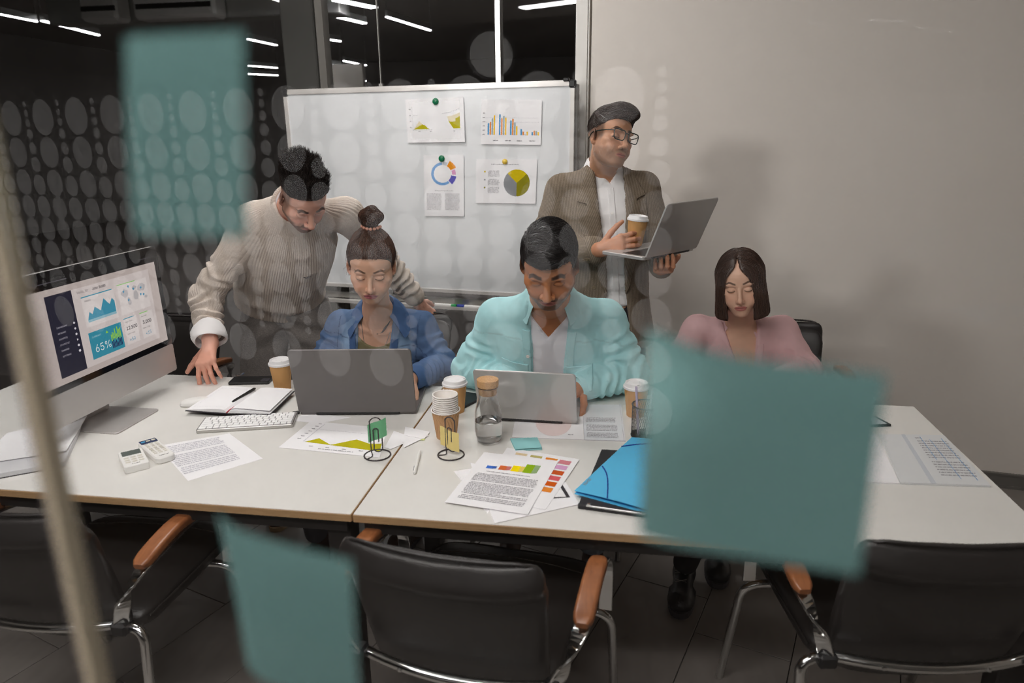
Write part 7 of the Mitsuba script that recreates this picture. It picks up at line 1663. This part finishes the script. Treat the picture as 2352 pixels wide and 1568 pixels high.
for i, (t0, c1, lb) in enumerate([(-1.352, 'marker_green', 'white marker pen with a green cap on the board tray'), (-1.265, 'marker_blue', 'white marker pen with a blue cap on the board tray')]):
    kk = thing('marker_pen', lb, 'marker', 'marker pens on the board tray'); y_ = OFF + .045
    s0, s1 = (t0 - .10, t0) if i == 0 else (t0, t0 - .0)
    if i == 0: seg = [('barrel', -1.49, -1.395, .009, 'white_plastic'), ('cap', -1.395, -1.366, .0098, 'marker_green')]
    else: seg = [('cap', -1.362, -1.322, .0098, 'marker_blue'), ('barrel', -1.322, -1.225, .009, 'white_plastic'), ('end', -1.225, -1.212, .0088, 'marker_blue')]
    for nm_, a_, b_, r_, mt in seg: put(nm_, tube([wall_pt(a_, .7465, y_), wall_pt(a_ + .002, .7465, y_), wall_pt(b_ - .002, .7465, y_), wall_pt(b_, .7465, y_)], [r_ * .8, r_, r_, r_ * .8], 14), mt, kk, smooth=40)
plain('marker_green', srgb(30, 150, 80), .4, .4); plain('marker_blue', srgb(40, 60, 160), .4, .4)
sheetW = lambda name, P, lab, pr: paper(name, P, lab, pr, 'chart')
bars = []
for g_, (x, hs_) in enumerate(((.115, (.26, .285, .37, .435)), (.305, (.455, .37, .42, .385)), (.49, (.32, .36, .28, .20)), (.665, (.135, .08, .02, .08)), (.845, (.07, .105, .095, .075)))):
    for i, h_ in enumerate(hs_): bars.append(('bar', rect2(x + .033 * i, .215, x + .033 * i + .024, .215 + h_), 'ink_bar_' + ('blue', 'orange', 'grey', 'yellow')[i]))
sheetW('wall_chart', [(-1.093, 3.6122, 1.5734), (-0.7853, 3.5602, 1.5752), (-0.789, 3.5668, 1.7874), (-1.0954, 3.6126, 1.7808)], 'area chart sheet under a green magnet, upper left on the whiteboard', [
    ('area_back', poly2([(.12, .31), (.26, .56), (.40, .38), (.65, .57), (.80, .60), (.93, .66), (.93, .31)]), 'ink_olive_pale'), ('area_front', poly2([(.12, .31), (.27, .42), (.45, .35), (.65, .53), (.82, .51), (.93, .58), (.93, .31)]), 'ink_olive'),
    ('chart_line', cat(poly2([(.125, .63), (.4, .66), (.62, .645), (.78, .68), (.93, .75), (.93, .745), (.78, .675), (.62, .64), (.4, .655), (.125, .625)]), rect2(.105, .29, .108, .83), rect2(.10, .29, .96, .294)), 'ink'),
    ('print', cat([rect2(.05, .345 + .14 * i, .085, .36 + .14 * i) for i in range(4)] + [rect2(.20 + .20 * i, .25, .24 + .20 * i, .262) for i in range(4)]), 'ink')])
sheetW('wall_chart', [(-0.7055, 3.5543, 1.5642), (-0.4028, 3.5091, 1.558), (-0.3966, 3.5082, 1.7638), (-0.6959, 3.5529, 1.7731)], 'bar chart sheet with blue, orange, grey and yellow bars, upper right on the whiteboard', bars + [
    ('print', cat([rect2(.03, .215 + .095 * i, .065, .23 + .095 * i) for i in range(6)] + [words(.19 + .20 * i, .10, .31 + .20 * i, 1, .03, .024, i) for i in range(4)]), 'ink'), ('grid_line', cat([rect2(.07, .60, .97, .603), rect2(.07, .50, .97, .503)]), 'ink_pale')])
def arc(c, r0, r1, a0, a1, n=20, ky=.65):
    t = np.radians(np.linspace(a0, a1, n)); return poly2([(c[0] + r1 * math.cos(x), c[1] + r1 * math.sin(x) * ky) for x in t] + [(c[0] + r0 * math.cos(x), c[1] + r0 * math.sin(x) * ky) for x in t[::-1]])
cR = (.47, .695)
sheetW('wall_chart', [(-1.0181, 3.6011, 1.207), (-0.8029, 3.5689, 1.2095), (-0.7955, 3.5678, 1.5147), (-1.0103, 3.5999, 1.5132)], 'ring chart sheet under a green magnet, lower left on the whiteboard', [
    ('ring_part', arc(cR, .22, .285, 92, 308, 40), 'ink_blue_ring'), ('ring_part', arc(cR, .22, .30, 64, 88), 'ink_ring_grey'), ('ring_part', arc(cR, .22, .37, 24, 60), 'ink_ring_orange'), ('ring_part', arc(cR, .24, .33, -4, 20), 'ink_ring_pink'), ('ring_part', arc(cR, .22, .35, -48, -10), 'ink_ring_violet'),
    ('print', cat(words(.24, .425, .74, 1, .02, .006, 1), words(.06, .375, .44, 15, .0185, .0075, 2, False), words(.52, .375, .90, 15, .0185, .0075, 3, False)), 'ink')])
cP = (.68, .47); pie = lambda a0, a1: poly2([cP] + [(cP[0] + .215 * math.cos(x), cP[1] + .305 * math.sin(x)) for x in np.radians(np.linspace(a0, a1, 30))])
sheetW('wall_chart', [(-0.7379, 3.5592, 1.2785), (-0.4291, 3.513, 1.2793), (-0.42, 3.5117, 1.4912), (-0.7299, 3.558, 1.4936)], 'pie chart sheet under a yellow magnet, lower right on the whiteboard', [
    ('pie_slice', pie(42, 136), 'ink_pie_yellow'), ('pie_slice', pie(136, 270), 'ink_pie_grey'), ('pie_slice', pie(-90, 42), 'ink_pie_olive'),
    ('print', cat(words(.23, .89, .72, 1, .02, .012, 4), words(.20, .74, .40, 6, .024, .011, 5), words(.20, .55, .40, 6, .024, .011, 6), words(.20, .37, .40, 6, .024, .011, 7)), 'ink'), ('key_square', rect2(.135, .70, .16, .735), 'ink_pie_yellow'), ('key_square', rect2(.135, .52, .16, .55), 'ink_pie_grey'), ('key_square', rect2(.135, .34, .16, .375), 'ink_pie_olive')])
plain('magnet_green', srgb(18, 112, 74), .25, .5); plain('magnet_yellow', srgb(222, 186, 40), .25, .5)
for P_, c_, r_, lb in (((-0.9329, 3.5883, 1.7687), 'green', .0165, 'green round magnet on the area chart'), ((-0.912, 3.5852, 1.496), 'green', .0165, 'green round magnet on the ring chart'), ((-0.582, 3.5359, 1.481), 'yellow', .0135, 'yellow round magnet on the pie chart')):
    one('magnet', basis(lathe([(.0001, 0), (r_ * .9, 0), (r_, .003), (r_ * .95, .006), (r_ * .7, .0095), (r_ * .3, .0105), (.0001, .0106)], 24), np.array(P_) - WN * .0012, WT, (0, 0, 1), -WN), 'magnet_' + c_, lb, 'magnet', 'round magnets on the whiteboard', smooth=40)
# ---------------------------------------------------------------- sticky notes on the front glass
bs('sticky', {'type': 'principledthin', 'base_color': srgb(124, 164, 163), 'roughness': 0.75, 'diff_trans': 0.75, 'spec_trans': 0.0})
YN = YP + .0012
def sticky(P, lab, fn):
    P = np.array(P, float); nu, nv = 26, 20; u, v = [x.ravel() for x in np.meshgrid(np.linspace(0, 1, nu), np.linspace(0, 1, nv), indexing='ij')]
    S_ = ((1 - u) * (1 - v))[:, None] * P[0] + (u * (1 - v))[:, None] * P[1] + (u * v)[:, None] * P[2] + ((1 - u) * v)[:, None] * P[3]
    dx, dy = fn(u, v); S_[:, 1] += dy; S_[:, 0] += dx
    i, j = [x.ravel() for x in np.meshgrid(np.arange(nu - 1), np.arange(nv - 1), indexing='ij')]
    one('sticky_note', tm(S_, quads(np.stack([i * nv + j, (i + 1) * nv + j, (i + 1) * nv + j + 1, i * nv + j + 1], 1))), 'sticky', lab, 'sticky note', 'blue sticky notes on the front glass', smooth=True)
yp = YN
sticky([(-0.1912, 0.236, 1.5712), (-0.1335, 0.236, 1.571), (-0.126, 0.236, 1.639), (-0.1828, 0.236, 1.6389)], 'square blue note at upper left on the front glass, its left edge curled', lambda u, v: (.012 * np.exp(-u / .05) - .004 * np.exp(-u / .10) * np.sin(PI * v), .0012 + .034 * np.exp(-u / .09)))
sticky([(-0.1708, 0.236, 1.3682), (-0.1081, 0.236, 1.3648), (-0.1039, 0.236, 1.4408), (-0.1715, 0.236, 1.4522)], 'blue note at the bottom on the front glass, cut by the picture edge', lambda u, v: (.002 * np.sin(PI * v) * (1 - u), .0012 + .016 * np.exp(-u / .16) + .006 * (1 - v) ** 2))
sticky([(0.0097, 0.236, 1.4598), (0.0878, 0.236, 1.4519), (0.0875, 0.236, 1.528), (0.0103, 0.236, 1.5349)], 'large blue note at lower right on the front glass', lambda u, v: (0 * u, .0012 + .020 * np.exp(-((u / .20) ** 2 + ((1 - v) / .28) ** 2)) + .004 * np.exp(-u / .08)))

scene['type'] = 'scene'
